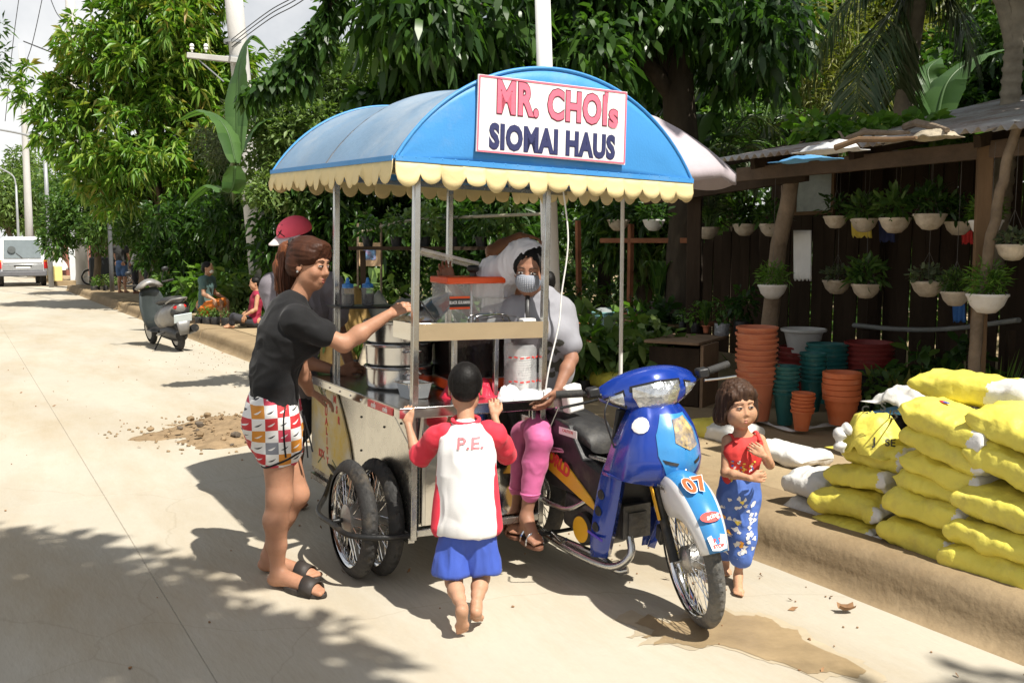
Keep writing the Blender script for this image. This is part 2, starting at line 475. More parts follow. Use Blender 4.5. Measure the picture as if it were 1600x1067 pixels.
for k in range(34):
 a,q=rng.uniform(0,6.28),rng.uniform(0.2,1.05)
 x,y=q*0.8*math.cos(a)-0.1,q*0.72*math.sin(a)
 r=rng.uniform(0.012,0.036);mb=MB();rock_mesh(mb,(0,0,0),r,k)
 mb.build('clod',CLODD if k%3==0 else CLOD,heap,loc=(x,y,0.13*max(0,1-q)+r*0.3),angle=35)
mb=MB()
for k in range(260):
 a,q=rng.uniform(0,6.28),rng.uniform(0.3,1.35)**1.0
 rock_mesh(mb,(q*0.85*math.cos(a),q*0.7*math.sin(a),0.1*max(0,1-q)+0.004),rng.uniform(0.005,0.016),k)
tag(mb.build('crumbs',CLOD,heap,angle=35),kind='stuff')
mb=MB();DRYL=M('dry_leaf',(0.24,0.13,0.06),0.8,var=0.4,scale=20)
for k in range(520):
 if k%3:p=uv(rng.uniform(-1,16),3.3-abs(rng.normal(0,0.5)),0.004)
 else:p=uv(rng.uniform(-1,14),rng.uniform(-3,5.6),0.005)
 if p.dot(RN)>3.3:p.z=0.215
 if rng.random()<0.8:rock_mesh(mb,p,rng.uniform(0.0025,0.007),k)
 else:
  a=rng.uniform(0,6.28);L,W=rng.uniform(0.008,0.026),rng.uniform(0.004,0.010)
  d,s=Vector((math.cos(a),math.sin(a),0)),Vector((-math.sin(a),math.cos(a),0))
  mb.add([p-d*L,p+s*W+Vector((0,0,.01)),p+d*L+Vector((0,0,.012)),p-s*W],[(0,1,2,3)])
tag(mb.build('leaf_litter',DRYL),kind='stuff')
lp=ground(1322,958);mb=MB()
mb.grid([[lp+Vector((x*0.035,y*0.02,0.012+0.02*abs(y)**2+0.012*x*x))for y in(-1,-.5,0,.5,1)]for x in(-1,-.4,.3,1)])
tag(mb.build('dry_leaf',DRYL),'small curled brown dry leaf on the road near the kerb','leaf')
# vegetation
def unit(a):return a/np.maximum(np.linalg.norm(a,axis=1,keepdims=True),1e-9)
def leaf_mesh(name,P,D,Nn,L,W,fine=False,droop=0.15):
 n=len(P);L=np.broadcast_to(L,(n,))[:,None];W=np.broadcast_to(W,(n,))[:,None]
 S=unit(np.cross(D,Nn));Nn=unit(np.cross(S,D))
 up=np.array([0,0,1.0])
 if not fine:
  V=np.stack([P,P+D*L*.45+S*W/2+Nn*W*.18,P+D*L-up*L*droop,P+D*L*.45-S*W/2+Nn*W*.18],1)
  b=np.arange(n)[:,None]*4
  F=np.concatenate([b+[0,1,2],b+[0,2,3]],1).reshape(-1,3)
 else:
  a1=P+D*L*.28+Nn*L*.05;a2=P+D*L*.68-up*L*droop*.4
  V=np.stack([P,a1+S*W*.42+Nn*W*.12,a1-S*W*.42+Nn*W*.12,a2+S*W*.42,a2-S*W*.42,P+D*L-up*L*droop*1.3],1)
  b=np.arange(n)[:,None]*6
  F=np.concatenate([b+[0,1,2],b+[1,4,2],b+[1,3,4],b+[3,5,4]],1).reshape(-1,3)
 return np_mesh(name,V.reshape(-1,3),F)
def shell_pts(blobs,n,inner=0.55,flatbottom=0.0,rg=rng):
 """points in the outer shell of ellipsoids, shared out by surface; gives points and outward directions"""
 w=np.array([(b[1][0]*b[1][1]+b[1][1]*b[1][2]+b[1][0]*b[1][2])for b in blobs]);k=rg.choice(len(blobs),n,p=w/w.sum())
 d=unit(rg.normal(size=(n,3)))
 if flatbottom:d[:,2]=np.where((d[:,2]<0)&(rg.random(n)<flatbottom),-d[:,2],d[:,2])
 r=inner+(1-inner)*rg.random(n)**0.7
 c=np.array([list(b[0])for b in blobs]);rr=np.array([list(b[1])for b in blobs])
 return c[k]+d*rr[k]*r[:,None],d
def crown(name,blobs,n,L,W,mat,parent=None,per=1,spread=0.6,droop=0.15,fine=False,inner=0.55,hang=0.0,lumps=0,lump_r=0.3,seed=0,keep=None):
 """a mass of separate leaves; per>1 groups them in rosettes at twig ends; lumps adds smaller clumps over the surface so the outline is uneven"""
 rg=np.random.default_rng(seed+101)
 blobs=[(np.array(list(b[0]),float),np.array([b[1]]*3 if np.isscalar(b[1])else list(b[1]),float))for b in blobs]
 if lumps:
  q,d=shell_pts(blobs,lumps,0.8,rg=rg)
  small=[(p,np.array([lump_r]*3)*rg.uniform(0.55,1.35))for p in q]
  blobs=[(b[0],b[1]*0.88)for b in blobs]+small
 m=max(1,n//per)
 C,d=shell_pts(blobs,m,inner,rg=rg)
 P=np.repeat(C,per,0);D=np.repeat(d,per,0)
 D=unit(D*0.75+rg.normal(size=P.shape)*spread-np.array([0,0,hang]))
 P=P+D*0.02
 if keep is not None:
  ok=keep(P);P,D=P[ok],D[ok]
 Nn=unit(np.array([0,0,1.0])+rg.normal(size=P.shape)*0.55)
 k=rg.uniform(0.65,1.25,len(P))
 me=leaf_mesh(name,P,D,Nn,L*k,W*k,fine,droop)
 return link_mesh(me,name,mat,parent,angle=0)
BARK=M('bark',(0.13,0.10,0.07),0.9,var=0.35,scale=5,bump=0.7,bscale=18,world_co=True,stretch=(1,1,0.35),spec=0.1)
BARKD=M('dark_bark',(0.06,0.048,0.036),0.9,var=0.35,scale=5,bump=0.7,bscale=18,world_co=True,stretch=(1,1,0.35),spec=0.1)
PALMBARK=M('ringed_bark',(0.26,0.23,0.18),0.9,var=0.3,scale=6,bump=0.5,bscale=20,spec=0.1,world_co=True)
def limb(mb,pts,r0,r1,n=8,wob=0.04,seed=0):
 pts=curve_pts(pts,6);rs=lerp_list([r0,r1],len(pts));rr=np.random.default_rng(seed)
 pts=[p+Vector(rr.normal(size=3)*wob*r0)for p in pts]
 mb.tube(pts,rs,n)
def tree(name,label,base,fork,blobs,mat,n,L,W,r,group=None,bark=BARK,cat='tree',seed=0,**kw):
 o=thing(name,label,cat,base,0,group);B=Vector(base)
 mb=MB();f=Vector(fork)-B
 limb(mb,[(0,0,-0.1),f*0.5+Vector((r*.5,0,0)),f],r,r*0.72,10,seed=seed)
 for k,b in enumerate(blobs[:9]):
  c=Vector(b[0])-B
  limb(mb,[f*(0.8+0.2*((k*7)%5)/5),f.lerp(c,0.5)+Vector((0,0,0.12*(c-f).length)),c],r*0.45,r*0.1,6,seed=seed+k)
 mb.build('trunk',bark,o,angle=60)
 cr=crown('crown',[(Vector(b[0])-B,b[1])for b in blobs],n,L,W,mat,o,seed=seed,**kw)
 return o
MANGO=leafmat('mango_leaf',[(0.035,0.09,0.012),(0.08,0.185,0.02),(0.145,0.265,0.035),(0.225,0.31,0.05),(0.30,0.17,0.06)],0.42,0.3,0.5)
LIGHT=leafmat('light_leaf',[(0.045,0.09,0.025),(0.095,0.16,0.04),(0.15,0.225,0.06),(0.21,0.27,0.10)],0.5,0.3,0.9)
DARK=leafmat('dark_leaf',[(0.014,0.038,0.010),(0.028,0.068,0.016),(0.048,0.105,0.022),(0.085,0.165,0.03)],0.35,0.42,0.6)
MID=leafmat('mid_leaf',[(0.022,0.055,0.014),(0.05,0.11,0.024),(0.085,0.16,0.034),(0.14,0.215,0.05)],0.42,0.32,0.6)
GREY=leafmat('grey_leaf',[(0.06,0.085,0.045),(0.10,0.13,0.07),(0.14,0.17,0.09)],0.6,0.25,0.9)
FRESH=leafmat('fresh_leaf',[(0.05,0.12,0.015),(0.09,0.19,0.025),(0.13,0.25,0.04),(0.20,0.28,0.06)],0.4,0.4,2.0)
BANANA=leafmat('banana_leaf',[(0.05,0.11,0.035),(0.075,0.15,0.045),(0.10,0.19,0.06)],0.4,0.35,1.0)
YELG=leafmat('yellowing_leaf',[(0.12,0.15,0.03),(0.17,0.19,0.04),(0.22,0.2,0.05)],0.5,0.3,1.0)
def B(px,py,y,rpx,ry=None,rz=None):
 """a crown blob seen at (px,py), y metres out, rpx photo pixels across its radius"""
 k=y/FPX;c=at(px,py,y)
 return(c,(rpx*k,(ry if ry else rpx)*k,(rz if rz else rpx)*k))
Y=23.0
tree('mango_tree','large mango tree with yellow green and bronze leaves at the left',ground(262,446,0.17),at(255,330,Y),[B(225,95,Y,95,rz=75),B(285,70,Y,85,rz=85),B(250,25,Y,80,rz=60),B(170,110,Y,58,rz=62),B(195,205,Y,95,rz=72),B(110,165,Y,52,rz=40),B(300,190,Y,75,rz=90),B(235,265,Y,105,rz=50),B(170,262,Y,62,rz=36),B(320,270,Y+1,70,rz=60),B(330,120,Y+1,60,rz=90)],MANGO,29000,0.30,0.07,0.2,per=10,spread=0.75,droop=0.35,lumps=80,lump_r=0.62,seed=1,hang=0.1,inner=.4)
tree('small_tree','dense green tree with fine leaves behind the far tricycle at left',at(150,440,30),at(150,380,30),[B(150,330,30,62,rz=48),B(205,340,30,60,rz=40),B(110,355,30,42,rz=30)],MID,9000,0.2,0.08,0.12,lumps=40,lump_r=.4,seed=2)
tree('small_tree','shaded leafy tree behind the standing customers at left',at(235,440,26),at(235,390,26),[B(235,345,26,60,rz=50),B(285,335,25,55,rz=55)],MID,9000,0.2,0.08,0.12,lumps=40,lump_r=.35,seed=3)
for k,(px,py,yy,r,lab)in enumerate([(15,300,75,46,'far pale green roadside tree at the left end of the road'),(70,305,85,40,'far bright tree behind the tall street lamp'),(50,275,95,40,'farthest rounded tree above the white van'),(110,320,62,44,'far tree between street lamp and mango tree')]):
 tree('roadside_tree',lab,at(px,400,yy),at(px,370,yy),[B(px,py,yy,r,rz=r*.9),B(px+20,py+35,yy,r*.9,rz=r*.7),B(px-22,py+30,yy,r*.8,rz=r*.6)],LIGHT if k!=3 else MID,5000,0.5,0.2,0.25,seed=10+k,lumps=25,lump_r=1.0,group='trees at the far end of the road')
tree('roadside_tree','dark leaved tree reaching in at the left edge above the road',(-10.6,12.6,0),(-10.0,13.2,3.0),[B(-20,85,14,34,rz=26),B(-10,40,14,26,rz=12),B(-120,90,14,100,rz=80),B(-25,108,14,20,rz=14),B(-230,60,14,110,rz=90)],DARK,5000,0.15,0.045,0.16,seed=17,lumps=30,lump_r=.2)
Y=16.5
tree('bushy_tree','fine leaved light green bushy tree rising behind the canopy at left',at(520,430,Y),at(520,330,Y),[B(560,120,Y,72,rz=62),B(485,175,Y,88,rz=85),B(585,175,Y,60,rz=60),B(440,220,Y,62,rz=72),B(530,240,Y,105,rz=70),B(440,300,Y,70,rz=45),B(600,90,Y,30,rz=30),B(620,250,Y,60,rz=60)],LIGHT,30000,0.13,0.05,0.12,spread=0.9,lumps=110,lump_r=.26,seed=4)
Y=19.3
tree('drooping_bush','thin grey green wispy bush hanging over the concrete pole',at(440,425,Y),at(425,330,Y),[B(350,230,Y,40,rz=26),B(395,185,Y,36,rz=36),B(430,250,Y,55,rz=44),B(465,300,Y,50,rz=40),B(400,290,Y,38,rz=30)],GREY,9000,0.2,0.024,0.05,spread=1.0,lumps=40,lump_r=.3,seed=5,inner=.2)
Y=10.5
tb=onv(1062,505,7.4);tb.z=0.15
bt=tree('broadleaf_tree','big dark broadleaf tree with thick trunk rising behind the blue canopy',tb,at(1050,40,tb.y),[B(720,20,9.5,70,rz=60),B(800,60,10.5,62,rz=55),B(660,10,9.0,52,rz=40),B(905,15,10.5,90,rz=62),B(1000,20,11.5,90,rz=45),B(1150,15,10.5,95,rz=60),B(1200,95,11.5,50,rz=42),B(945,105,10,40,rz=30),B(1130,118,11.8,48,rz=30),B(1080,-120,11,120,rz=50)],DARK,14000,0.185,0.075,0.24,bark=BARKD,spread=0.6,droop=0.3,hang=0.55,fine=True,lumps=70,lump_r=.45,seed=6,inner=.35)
Y=9.0
vp=[at(545,-70,Y),at(525,-5,Y),at(500,45,Y),at(470,85,Y),at(440,118,Y),at(395,148,Y)]
vb=[(p,(0.10,0.10,0.10))for p in curve_pts(vp,4)]+[(at(478,112,Y),(.10,.10,.15)),(at(455,128,Y),(.10,.10,.11)),(at(505,65,Y),(.11,.1,.15)),(at(385,150,Y),(.07,.07,.04)),(at(420,140,Y),(.08,.08,.07))]
o=thing('leafy_branch','dark vine covered branch hanging down across the sky left of the canopy','branch',vp[0])
limb_mb=MB();limb(limb_mb,[p-vp[0]for p in vp],0.05,0.012);limb_mb.build('stem',BARKD,o)
crown('leaves',[(p-vp[0],r)for p,r in vb],1700,0.12,0.06,DARK,o,fine=True,hang=0.9,droop=0.25,inner=0.2,seed=8)
Y=9.6
o=thing('leafy_branch','drooping dark green bough touching the top of the canopy','branch',at(700,60,Y))
pv=[at(760,-60,Y),at(700,60,Y),at(655,130,Y),at(610,160,Y)]
mb=MB();limb(mb,[p-pv[1]for p in pv],0.06,0.012);mb.build('stem',BARKD,o)
crown('leaves',[(b[0]-pv[1],b[1])for b in(B(650,110,Y,45,rz=38),B(610,150,Y,34,rz=20),B(690,60,Y,55,rz=45),B(690,130,Y,30,rz=30),B(745,85,Y,30,rz=36),B(575,158,Y,24,rz=10))],3200,0.17,0.08,DARK,o,fine=True,hang=0.8,droop=.25,inner=.25,seed=9)
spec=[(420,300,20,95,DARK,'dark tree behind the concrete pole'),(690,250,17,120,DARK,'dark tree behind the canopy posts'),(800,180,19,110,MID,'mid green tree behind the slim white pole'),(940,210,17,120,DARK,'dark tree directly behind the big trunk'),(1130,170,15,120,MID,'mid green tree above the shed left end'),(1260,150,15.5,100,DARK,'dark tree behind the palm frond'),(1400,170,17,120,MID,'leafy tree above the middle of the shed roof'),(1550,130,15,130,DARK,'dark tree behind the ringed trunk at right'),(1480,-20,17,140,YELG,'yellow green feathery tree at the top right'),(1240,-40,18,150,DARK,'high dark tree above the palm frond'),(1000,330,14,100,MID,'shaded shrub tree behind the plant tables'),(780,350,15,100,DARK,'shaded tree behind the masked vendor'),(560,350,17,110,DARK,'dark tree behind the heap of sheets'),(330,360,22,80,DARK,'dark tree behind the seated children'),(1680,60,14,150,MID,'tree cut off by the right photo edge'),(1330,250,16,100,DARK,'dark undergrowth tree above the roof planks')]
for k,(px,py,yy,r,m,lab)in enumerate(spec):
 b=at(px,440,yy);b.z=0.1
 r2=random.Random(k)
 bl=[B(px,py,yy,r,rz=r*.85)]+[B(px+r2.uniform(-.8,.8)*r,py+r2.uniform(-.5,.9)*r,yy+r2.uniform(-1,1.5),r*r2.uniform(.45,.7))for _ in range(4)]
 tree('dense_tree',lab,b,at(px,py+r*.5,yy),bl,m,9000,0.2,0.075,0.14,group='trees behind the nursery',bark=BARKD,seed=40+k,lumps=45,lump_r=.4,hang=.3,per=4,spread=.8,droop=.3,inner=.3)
mb_bl=[(uv(u,v,2.2+1.5*math.sin(u*1.7+v)),(2.6,2.2,2.8))for u in np.arange(2,44,2.7)for v in(17+1.5*math.sin(u),20.5)]
wd=crown('woods',mb_bl,36000,0.3,0.13,DARK,None,seed=71,per=4,spread=.8,inner=.5,hang=.25)
tag(wd,kind='stuff')
def frond(mb,pts,n=34,L=0.5,W=0.016,hang=0.6,seed=0):
 """one palm leaf: rachis with two rows of narrow leaflets"""
 pts=curve_pts(pts,10);rr=np.random.default_rng(seed)
 mb.tube(pts,lerp_list([0.022,0.004],len(pts)),5)
 for i in range(n):
  t=0.12+0.88*i/n;k=t*(len(pts)-1);j=min(int(k),len(pts)-2);p=pts[j].lerp(pts[j+1],k-j)
  d=(pts[j+1]-pts[j]).normalized();s=d.cross(Vector((0,0,1)));
  s=s.normalized()if s.length>.05 else Vector((1,0,0))
  l=L*(0.55+0.75*math.sin(math.pi*min(1,t*0.85+.1)))
  for sg in(-1,1):
   q=(d*.65+s*sg*.75+Vector((0,0,-hang))+Vector(rr.normal(size=3)*.08)).normalized();n_=q.cross(d).normalized()
   w=d.cross(q).cross(q).normalized()*W
   m1=p+q*l*.5;e=p+q*l+Vector((0,0,-l*.22))
   mb.add([p-w*.4,p+w*.4,m1+w+Vector((0,0,.01)),m1-w,e],[(0,1,2,3),(3,2,4)])
PALML=leafmat('palm_leaf',[(0.025,0.05,0.018),(0.045,0.08,0.028),(0.10,0.13,0.06),(0.17,0.18,0.10)],0.4,0.2,2.0)
Y=9.2
pc=at(1440,-60,Y)
o=thing('coconut_palm','palm with a long drooping frond above the corrugated shed roof','palm',(pc.x,pc.y,0.15))
mb=MB();h=pc.z-.15;limb(mb,[(0.5,1.5,0),(0.25,1.0,h*.5),(0,0,h)],.12,.09,10);mb.build('trunk',PALMBARK,o)
for k,pp in enumerate([[(1440,-60),(1400,10),(1362,70),(1340,135),(1348,205)],[(1440,-60),(1470,-20),(1500,20),(1520,90)],[(1440,-60),(1380,-40),(1310,20),(1270,110)],[(1440,-60),(1420,-130),(1350,-170),(1280,-140)],[(1440,-60),(1520,-90),(1600,-60),(1660,20)],[(1440,-60),(1410,20),(1395,90),(1400,150)]]):
 mb=MB();frond(mb,[at(x,y,Y+dy)-Vector((pc.x,pc.y,.15))for(x,y),dy in zip(pp,(0,.05,.1*(k-2),.2*(k-2),.3*(k-2)))],seed=k,n=80,L=.42,W=.0085,hang=.35)
 mb.build('frond',PALML,o,angle=0,fix=False)
for(px,py,yy,sc,lab)in((1110,240,12,1.0,'spreading palm in the shade right of the big trunk'),(760,110,12.5,.85,'small palm behind the top of the canopy'),(1180,180,13,1.0,'tall palm clump in the shade above the shed')):
 b=at(px,py+130*sc,yy);o=thing('areca_palm',lab,'palm',b)
 for k in range(11):
  a=k*2.4;mb=MB();h=1.5*sc*(0.8+.3*math.sin(k*5));dx,dy=math.cos(a),math.sin(a)*.6
  frond(mb,[(0,0,0),(dx*.15,dy*.15,h*.6),(dx*.5,dy*.5,h),(dx*1.0*sc,dy*1.0*sc,h*.85)],n=24,L=.3,hang=.2,seed=k)
  mb.build('frond',PALML if k%3 else MID,o,angle=0,fix=False)
def banana_leaf(mb,pts,W,tatter=0.5,seed=0):
 """broad blade folded along the midrib, torn here and there"""
 pts=curve_pts(pts,9);n=len(pts);rr=np.random.default_rng(seed)
 mb.tube(pts,lerp_list([W*.09,W*.02],n),6)
 for sg in(-1,1):
  rows,tear=[],[]
  for i,p in enumerate(pts):
   t=i/(n-1);d=(pts[min(i+1,n-1)]-pts[max(i-1,0)]).normalized();s=d.cross(Vector((0,0,1)))
   s=s.normalized()if s.length>.05 else Vector((0,1,0));u=s.cross(d)
   w=W*max(0.03,math.sin(math.pi*min(1,(t+.03)**.75))**.6)*(1-.08*rr.random())
   rows.append([p,p+s*sg*w*.5+u*w*.13,p+s*sg*w+u*w*(.02-.25*rr.random()*tatter)])
  i=0
  while i<n-1:
   j=min(n-1,i+int(rr.integers(2,6)))
   mb.grid(rows[i:j+1]);i=j
STEMG=M('green_stem',(0.10,0.13,0.05),0.6,var=0.25,scale=8,bump=0.1)
def banana(label,base,top,leaves,W,seed):
 o=thing('banana_plant',label,'plant',base);Bv=Vector(base);t=Vector(top)-Bv
 mb=MB();mb.tube([(0,0,-.1),t*.5,t],[.1,.085,.05],10);mb.build('stem',STEMG,o)
 for k,pl in enumerate(leaves):
  mb=MB();banana_leaf(mb,[p-Bv for p in pl],W,seed=seed+k);mb.build('leaf',BANANA,o,angle=180,fix=False)
def atl(lst,y):return[at(a,b,y+i*.12)for i,(a,b)in enumerate(lst)]
banana('banana plant whose pale leaf arches out in front of the mango tree',ground(372,440,.17),at(365,250,15.5),[atl([(368,255),(352,200),(318,175),(272,192)],15.3),atl([(368,260),(360,300),(325,292),(287,325)],15.2),atl([(370,240),(372,120),(392,60),(425,85)],15.6),atl([(372,250),(400,200),(430,190),(470,215)],15.8)],.24,1)
banana('banana plant with broad leaves behind the right end of the shed roof',at(1470,420,11),at(1465,190,11),[atl([(1462,195),(1480,130),(1520,95),(1580,75)],10.8),atl([(1462,195),(1430,140),(1405,135),(1370,165)],10.9),atl([(1465,200),(1455,140),(1450,110),(1470,90)],11.2),atl([(1462,200),(1420,190),(1390,210),(1370,240)],10.7),atl([(1465,200),(1500,180),(1530,190),(1550,230)],10.9)],.27,7)
banana('banana plant in the shade beside the thick trunk',at(1085,400,11.8),at(1080,230,11.8),[atl([(1080,235),(1075,190),(1065,165),(1072,140)],11.8),atl([(1080,235),(1095,185),(1110,185),(1125,215)],11.7),atl([(1080,235),(1050,215),(1035,225),(1020,255)],11.7),atl([(1080,235),(1110,215),(1150,215),(1180,240)],11.9)],.22,13)
o=thing('bamboo','thin bamboo clump with sparse leaves above the shed','bamboo',at(1300,430,12))
mb=MB();ob=at(1300,430,12)
for k in range(9):
 x=1255+k*9;mb.tube([at(1290+k*4,430,12)-ob,at(x+5,200,12)-ob,at(x-10+k*3,40,12)-ob,at(x-25+k*5,-60,12)-ob],[.02,.018,.012,.008],6)
mb.build('stem',M('bamboo_cane',(0.22,0.24,0.10),.5,var=.25),o)
crown('leaves',[(at(1245+k*16,40+35*(k%4),12)-ob,(.35,.35,.5))for k in range(8)],2600,.16,.02,YELG,o,seed=21,inner=0,spread=1.0,hang=.6)
rp=[at(1552,420,8.6),at(1568,280,8.5),at(1578,160,8.4),at(1585,60,8.3),at(1588,-60,8.2)]
o=thing('ringed_trunk_tree','pale ringed tree trunk leaning up at the right edge behind the shed','tree',rp[0])
mb=MB();pp=curve_pts([p-rp[0]for p in rp],26);mb.tube(pp,[.088+.012*(i%5<2)-.0002*i for i in range(len(pp))],14);mb.tube([pp[-30],pp[-18]+Vector((-.12,0,.1)),pp[-2]+Vector((-.35,.1,.1))],[.07,.06,.04],8)
mb.build('trunk',PALMBARK,o)
crown('crown',[(at(1590,-170,8.2)-rp[0],(1.2,1.2,.6))],1500,.3,.1,MID,o,seed=31)
tree('shade_tree','leafy tree standing right of the shed outside the frame',(6.2,5.4,.15),(5.8,5.4,4.2),[((4.7,5.6,6.6),(1.9,1.9,1.2)),((6.4,6.0,6.8),(1.9,1.6,1.2)),((7.0,4.2,6.4),(1.8,1.6,1.1))],MID,9000,.32,.14,.2,seed=51,lumps=30,lump_r=.6,fine=True)
tree('shade_tree','leafy tree leaning over the road behind the viewer',(5.6,-1.4,.15),(5.0,-1.2,4.5),[((0.75,1.0,6.1),(0.85,0.7,.35)),((0.0,1.55,6.2),(.75,.5,.3)),((1.45,.5,6.0),(.7,.55,.35)),((-.6,1.2,6.1),(.7,.45,.3)),((3.2,-1.6,6.2),(1.7,1.3,.8)),((5.2,-1.6,6.8),(1.8,1.6,1)),((0.2,.3,6.1),(.8,.5,.3)),((-1.0,.5,6.2),(.8,.6,.3))],MID,15000,.2,.11,.2,seed=52,inner=.1)
# nursery shed
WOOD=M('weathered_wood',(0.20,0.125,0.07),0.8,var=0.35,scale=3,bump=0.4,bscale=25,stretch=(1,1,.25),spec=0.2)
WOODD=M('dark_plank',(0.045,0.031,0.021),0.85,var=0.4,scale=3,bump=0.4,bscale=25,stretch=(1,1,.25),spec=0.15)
WOODR=M('reddish_timber',(0.25,0.10,0.05),0.75,var=0.3,scale=3,bump=0.3,bscale=25,spec=0.2)
LOG=M('rough_log',(0.21,0.16,0.115),0.9,var=0.3,scale=6,bump=0.7,bscale=22,spec=0.15)
GALV=M('old_galvanised_sheet',(0.42,0.42,0.41),0.5,0.55,var=0.22,scale=2.5,bump=0.08,dirt=((0.20,0.11,0.06),0.62),dscale=1.8)
PLY=M('old_plywood',(0.25,0.165,0.10),0.8,var=0.22,scale=4,bump=0.25,bscale=30,dirt=((0.14,0.09,0.06),0.35),dscale=2.5)
shed0=uv(4,5.7,.17)
shed=thing('nursery_shed','open plant nursery shed with rusty corrugated roof on rough timber posts','shed',shed0)
def SL(p):return Vector(p)-shed0
def roofz(v):return 2.27+(v-5.42)*0.2
for k in range(10):
 u0=5.55-0.74*k;rows=[];e=rng.uniform(-.05,.05);dz=rng.uniform(-.012,.012);nn=81;sag=rng.uniform(.0,.03)
 for j,v in enumerate((5.24+e,6.3,7.5,9.1)):
  rows.append([SL(uv(u0+.02-.8*i/(nn-1),v,roofz(v)-.005*(k%2)+dz+.017*math.sin(2*math.pi*i/8)-sag*math.sin(j*1.2)))for i in range(nn)])
 mb=MB().grid(rows);o=mb.build('roof_sheet',GALV,shed,angle=180)
 s=o.modifiers.new('thickness','SOLIDIFY');s.thickness=0.003
def post(pts,r,name='post',m=LOG,sq=False):
 mb=MB()
 if sq:mb.bar(pts[0],pts[-1],r*2,r*1.6,up=(.3,1,0))
 else:
  q=curve_pts(pts,5);mb.tube([p+Vector(rng.normal(size=3)*.006)for p in q],lerp_list([r,r*.85],len(q)),10)
 return mb.build(name,m,shed,angle=50,bevel=.006 if sq else 0)
b1=onv(1528,590,5.62);post([SL((b1.x,b1.y,.1)),SL(onv(1540,225,5.62))],.045,m=WOOD,sq=True)
b2=onv(1192,540,5.9);post([SL((b2.x,b2.y,.1)),SL(onv(1212,420,5.9)),SL(onv(1240,262,5.9))],.075,m=LOG)
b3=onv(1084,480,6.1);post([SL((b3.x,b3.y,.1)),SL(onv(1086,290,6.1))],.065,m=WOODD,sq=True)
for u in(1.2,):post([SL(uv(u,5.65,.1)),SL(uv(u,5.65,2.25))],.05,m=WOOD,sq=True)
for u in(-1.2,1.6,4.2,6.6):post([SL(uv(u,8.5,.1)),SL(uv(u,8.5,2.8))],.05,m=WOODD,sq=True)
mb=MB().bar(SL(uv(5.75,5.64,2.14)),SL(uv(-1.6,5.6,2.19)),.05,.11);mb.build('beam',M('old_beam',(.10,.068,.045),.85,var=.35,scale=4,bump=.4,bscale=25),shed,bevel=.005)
mb=MB().bar(SL(uv(7.4,6.0,2.02)),SL(uv(5.2,5.85,2.12)),.05,.11);mb.build('beam',WOODD,shed,bevel=.005)
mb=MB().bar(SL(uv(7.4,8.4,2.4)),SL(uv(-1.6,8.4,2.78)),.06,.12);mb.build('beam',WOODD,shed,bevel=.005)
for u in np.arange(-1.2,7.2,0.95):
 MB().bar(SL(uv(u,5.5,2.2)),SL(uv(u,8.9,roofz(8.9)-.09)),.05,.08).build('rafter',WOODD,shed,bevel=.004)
pl=None
for k,u in enumerate(np.arange(-1.6,9.6,0.165)):
 h=2.42+.1*math.sin(k*2.7)if u<8.2 else 1.85-.3*(u-8.2)
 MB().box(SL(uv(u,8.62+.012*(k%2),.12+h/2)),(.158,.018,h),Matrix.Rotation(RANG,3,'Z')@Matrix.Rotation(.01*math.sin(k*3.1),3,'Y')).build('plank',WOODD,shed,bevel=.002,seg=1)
for k,v in enumerate(np.arange(5.9,8.6,.165)):  # end wall out of view, added to keep light out of the shed
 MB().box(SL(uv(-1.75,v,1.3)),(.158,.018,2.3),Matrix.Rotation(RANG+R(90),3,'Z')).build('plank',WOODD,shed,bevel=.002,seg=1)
for k in range(4):
 u0=7.5-.62*k;rows=[]
 for v,dz in((5.95,0),(7.2,.14),(8.8,.3)):
  rows.append([SL(uv(u0-.68*i/40,v+.03*math.sin(k*4),2.14+dz+.012*math.sin(2*math.pi*i/8)-.01*(k%2)))for i in range(41)])
 o=MB().grid(rows).build('roof_sheet',M('rusty_sheet',(0.16,0.09,0.06),.8,.2,var=.4,scale=3,bump=.2,dirt=((.3,.28,.26),.3)),shed,angle=180)
 o.modifiers.new('thickness','SOLIDIFY').thickness=.003
o=thing('back_shed','small dark shed with a black sheet roof standing behind the nursery roof','shed',uv(4.6,10.4,.1))
o.rotation_euler.z=RANG
MB().box((0,0,1.75),(1.9,1.6,3.3)).build('wall',WOODD,o,bevel=.01)
MB().add([(-1.15,-1.0,3.62),(1.15,-1.0,3.55),(1.15,1.0,3.75),(-1.15,1.0,3.8),(-1.15,-1.0,3.58),(1.15,-1.0,3.51),(1.15,1.0,3.71),(-1.15,1.0,3.76)],[(0,1,2,3),(7,6,5,4),(0,4,5,1),(1,5,6,2),(2,6,7,3),(3,7,4,0)]).build('roof',GALV,o)
def on_roof(px,py):
 d=ray(px,py);n=(RN*-0.2+Vector((0,0,1)));p0=uv(0,5.42,2.30)
 return EYE+d*((p0-EYE).dot(n)/d.dot(n))
for k,(a,b_,r,lab,m)in enumerate([((1325,222),(1420,213),.035,'longer crooked dry branch lying on the corrugated roof',LOG),((1345,208),(1365,222),.02,'short stub of dry branch lying across the longer one on the roof',LOG),((1305,236),(1432,221),.03,'pale squared batten lying near the roof edge',WOOD),((1415,205),(1480,212),.045,'thick gnarled dry branch lying at the right on the roof',LOG),((1320,222),(1298,205),.015,'thin dry stick poking up from the roof',LOG)]):
 p,q=on_roof(*a),on_roof(*b_);r*=.62;p.z+=r;q.z+=r
 o=MB();o.tube([(0,0,0),(q-p)*.3+Vector((0,0,.03)),(q-p)*.65+Vector((.03,0,.01)),q-p],[r,r*.9,r*.75,r*.5],8)
 tag(o.build('dry_branch' if m is LOG else 'batten',m,None,loc=p),lab,'branch' if m is LOG else 'batten')
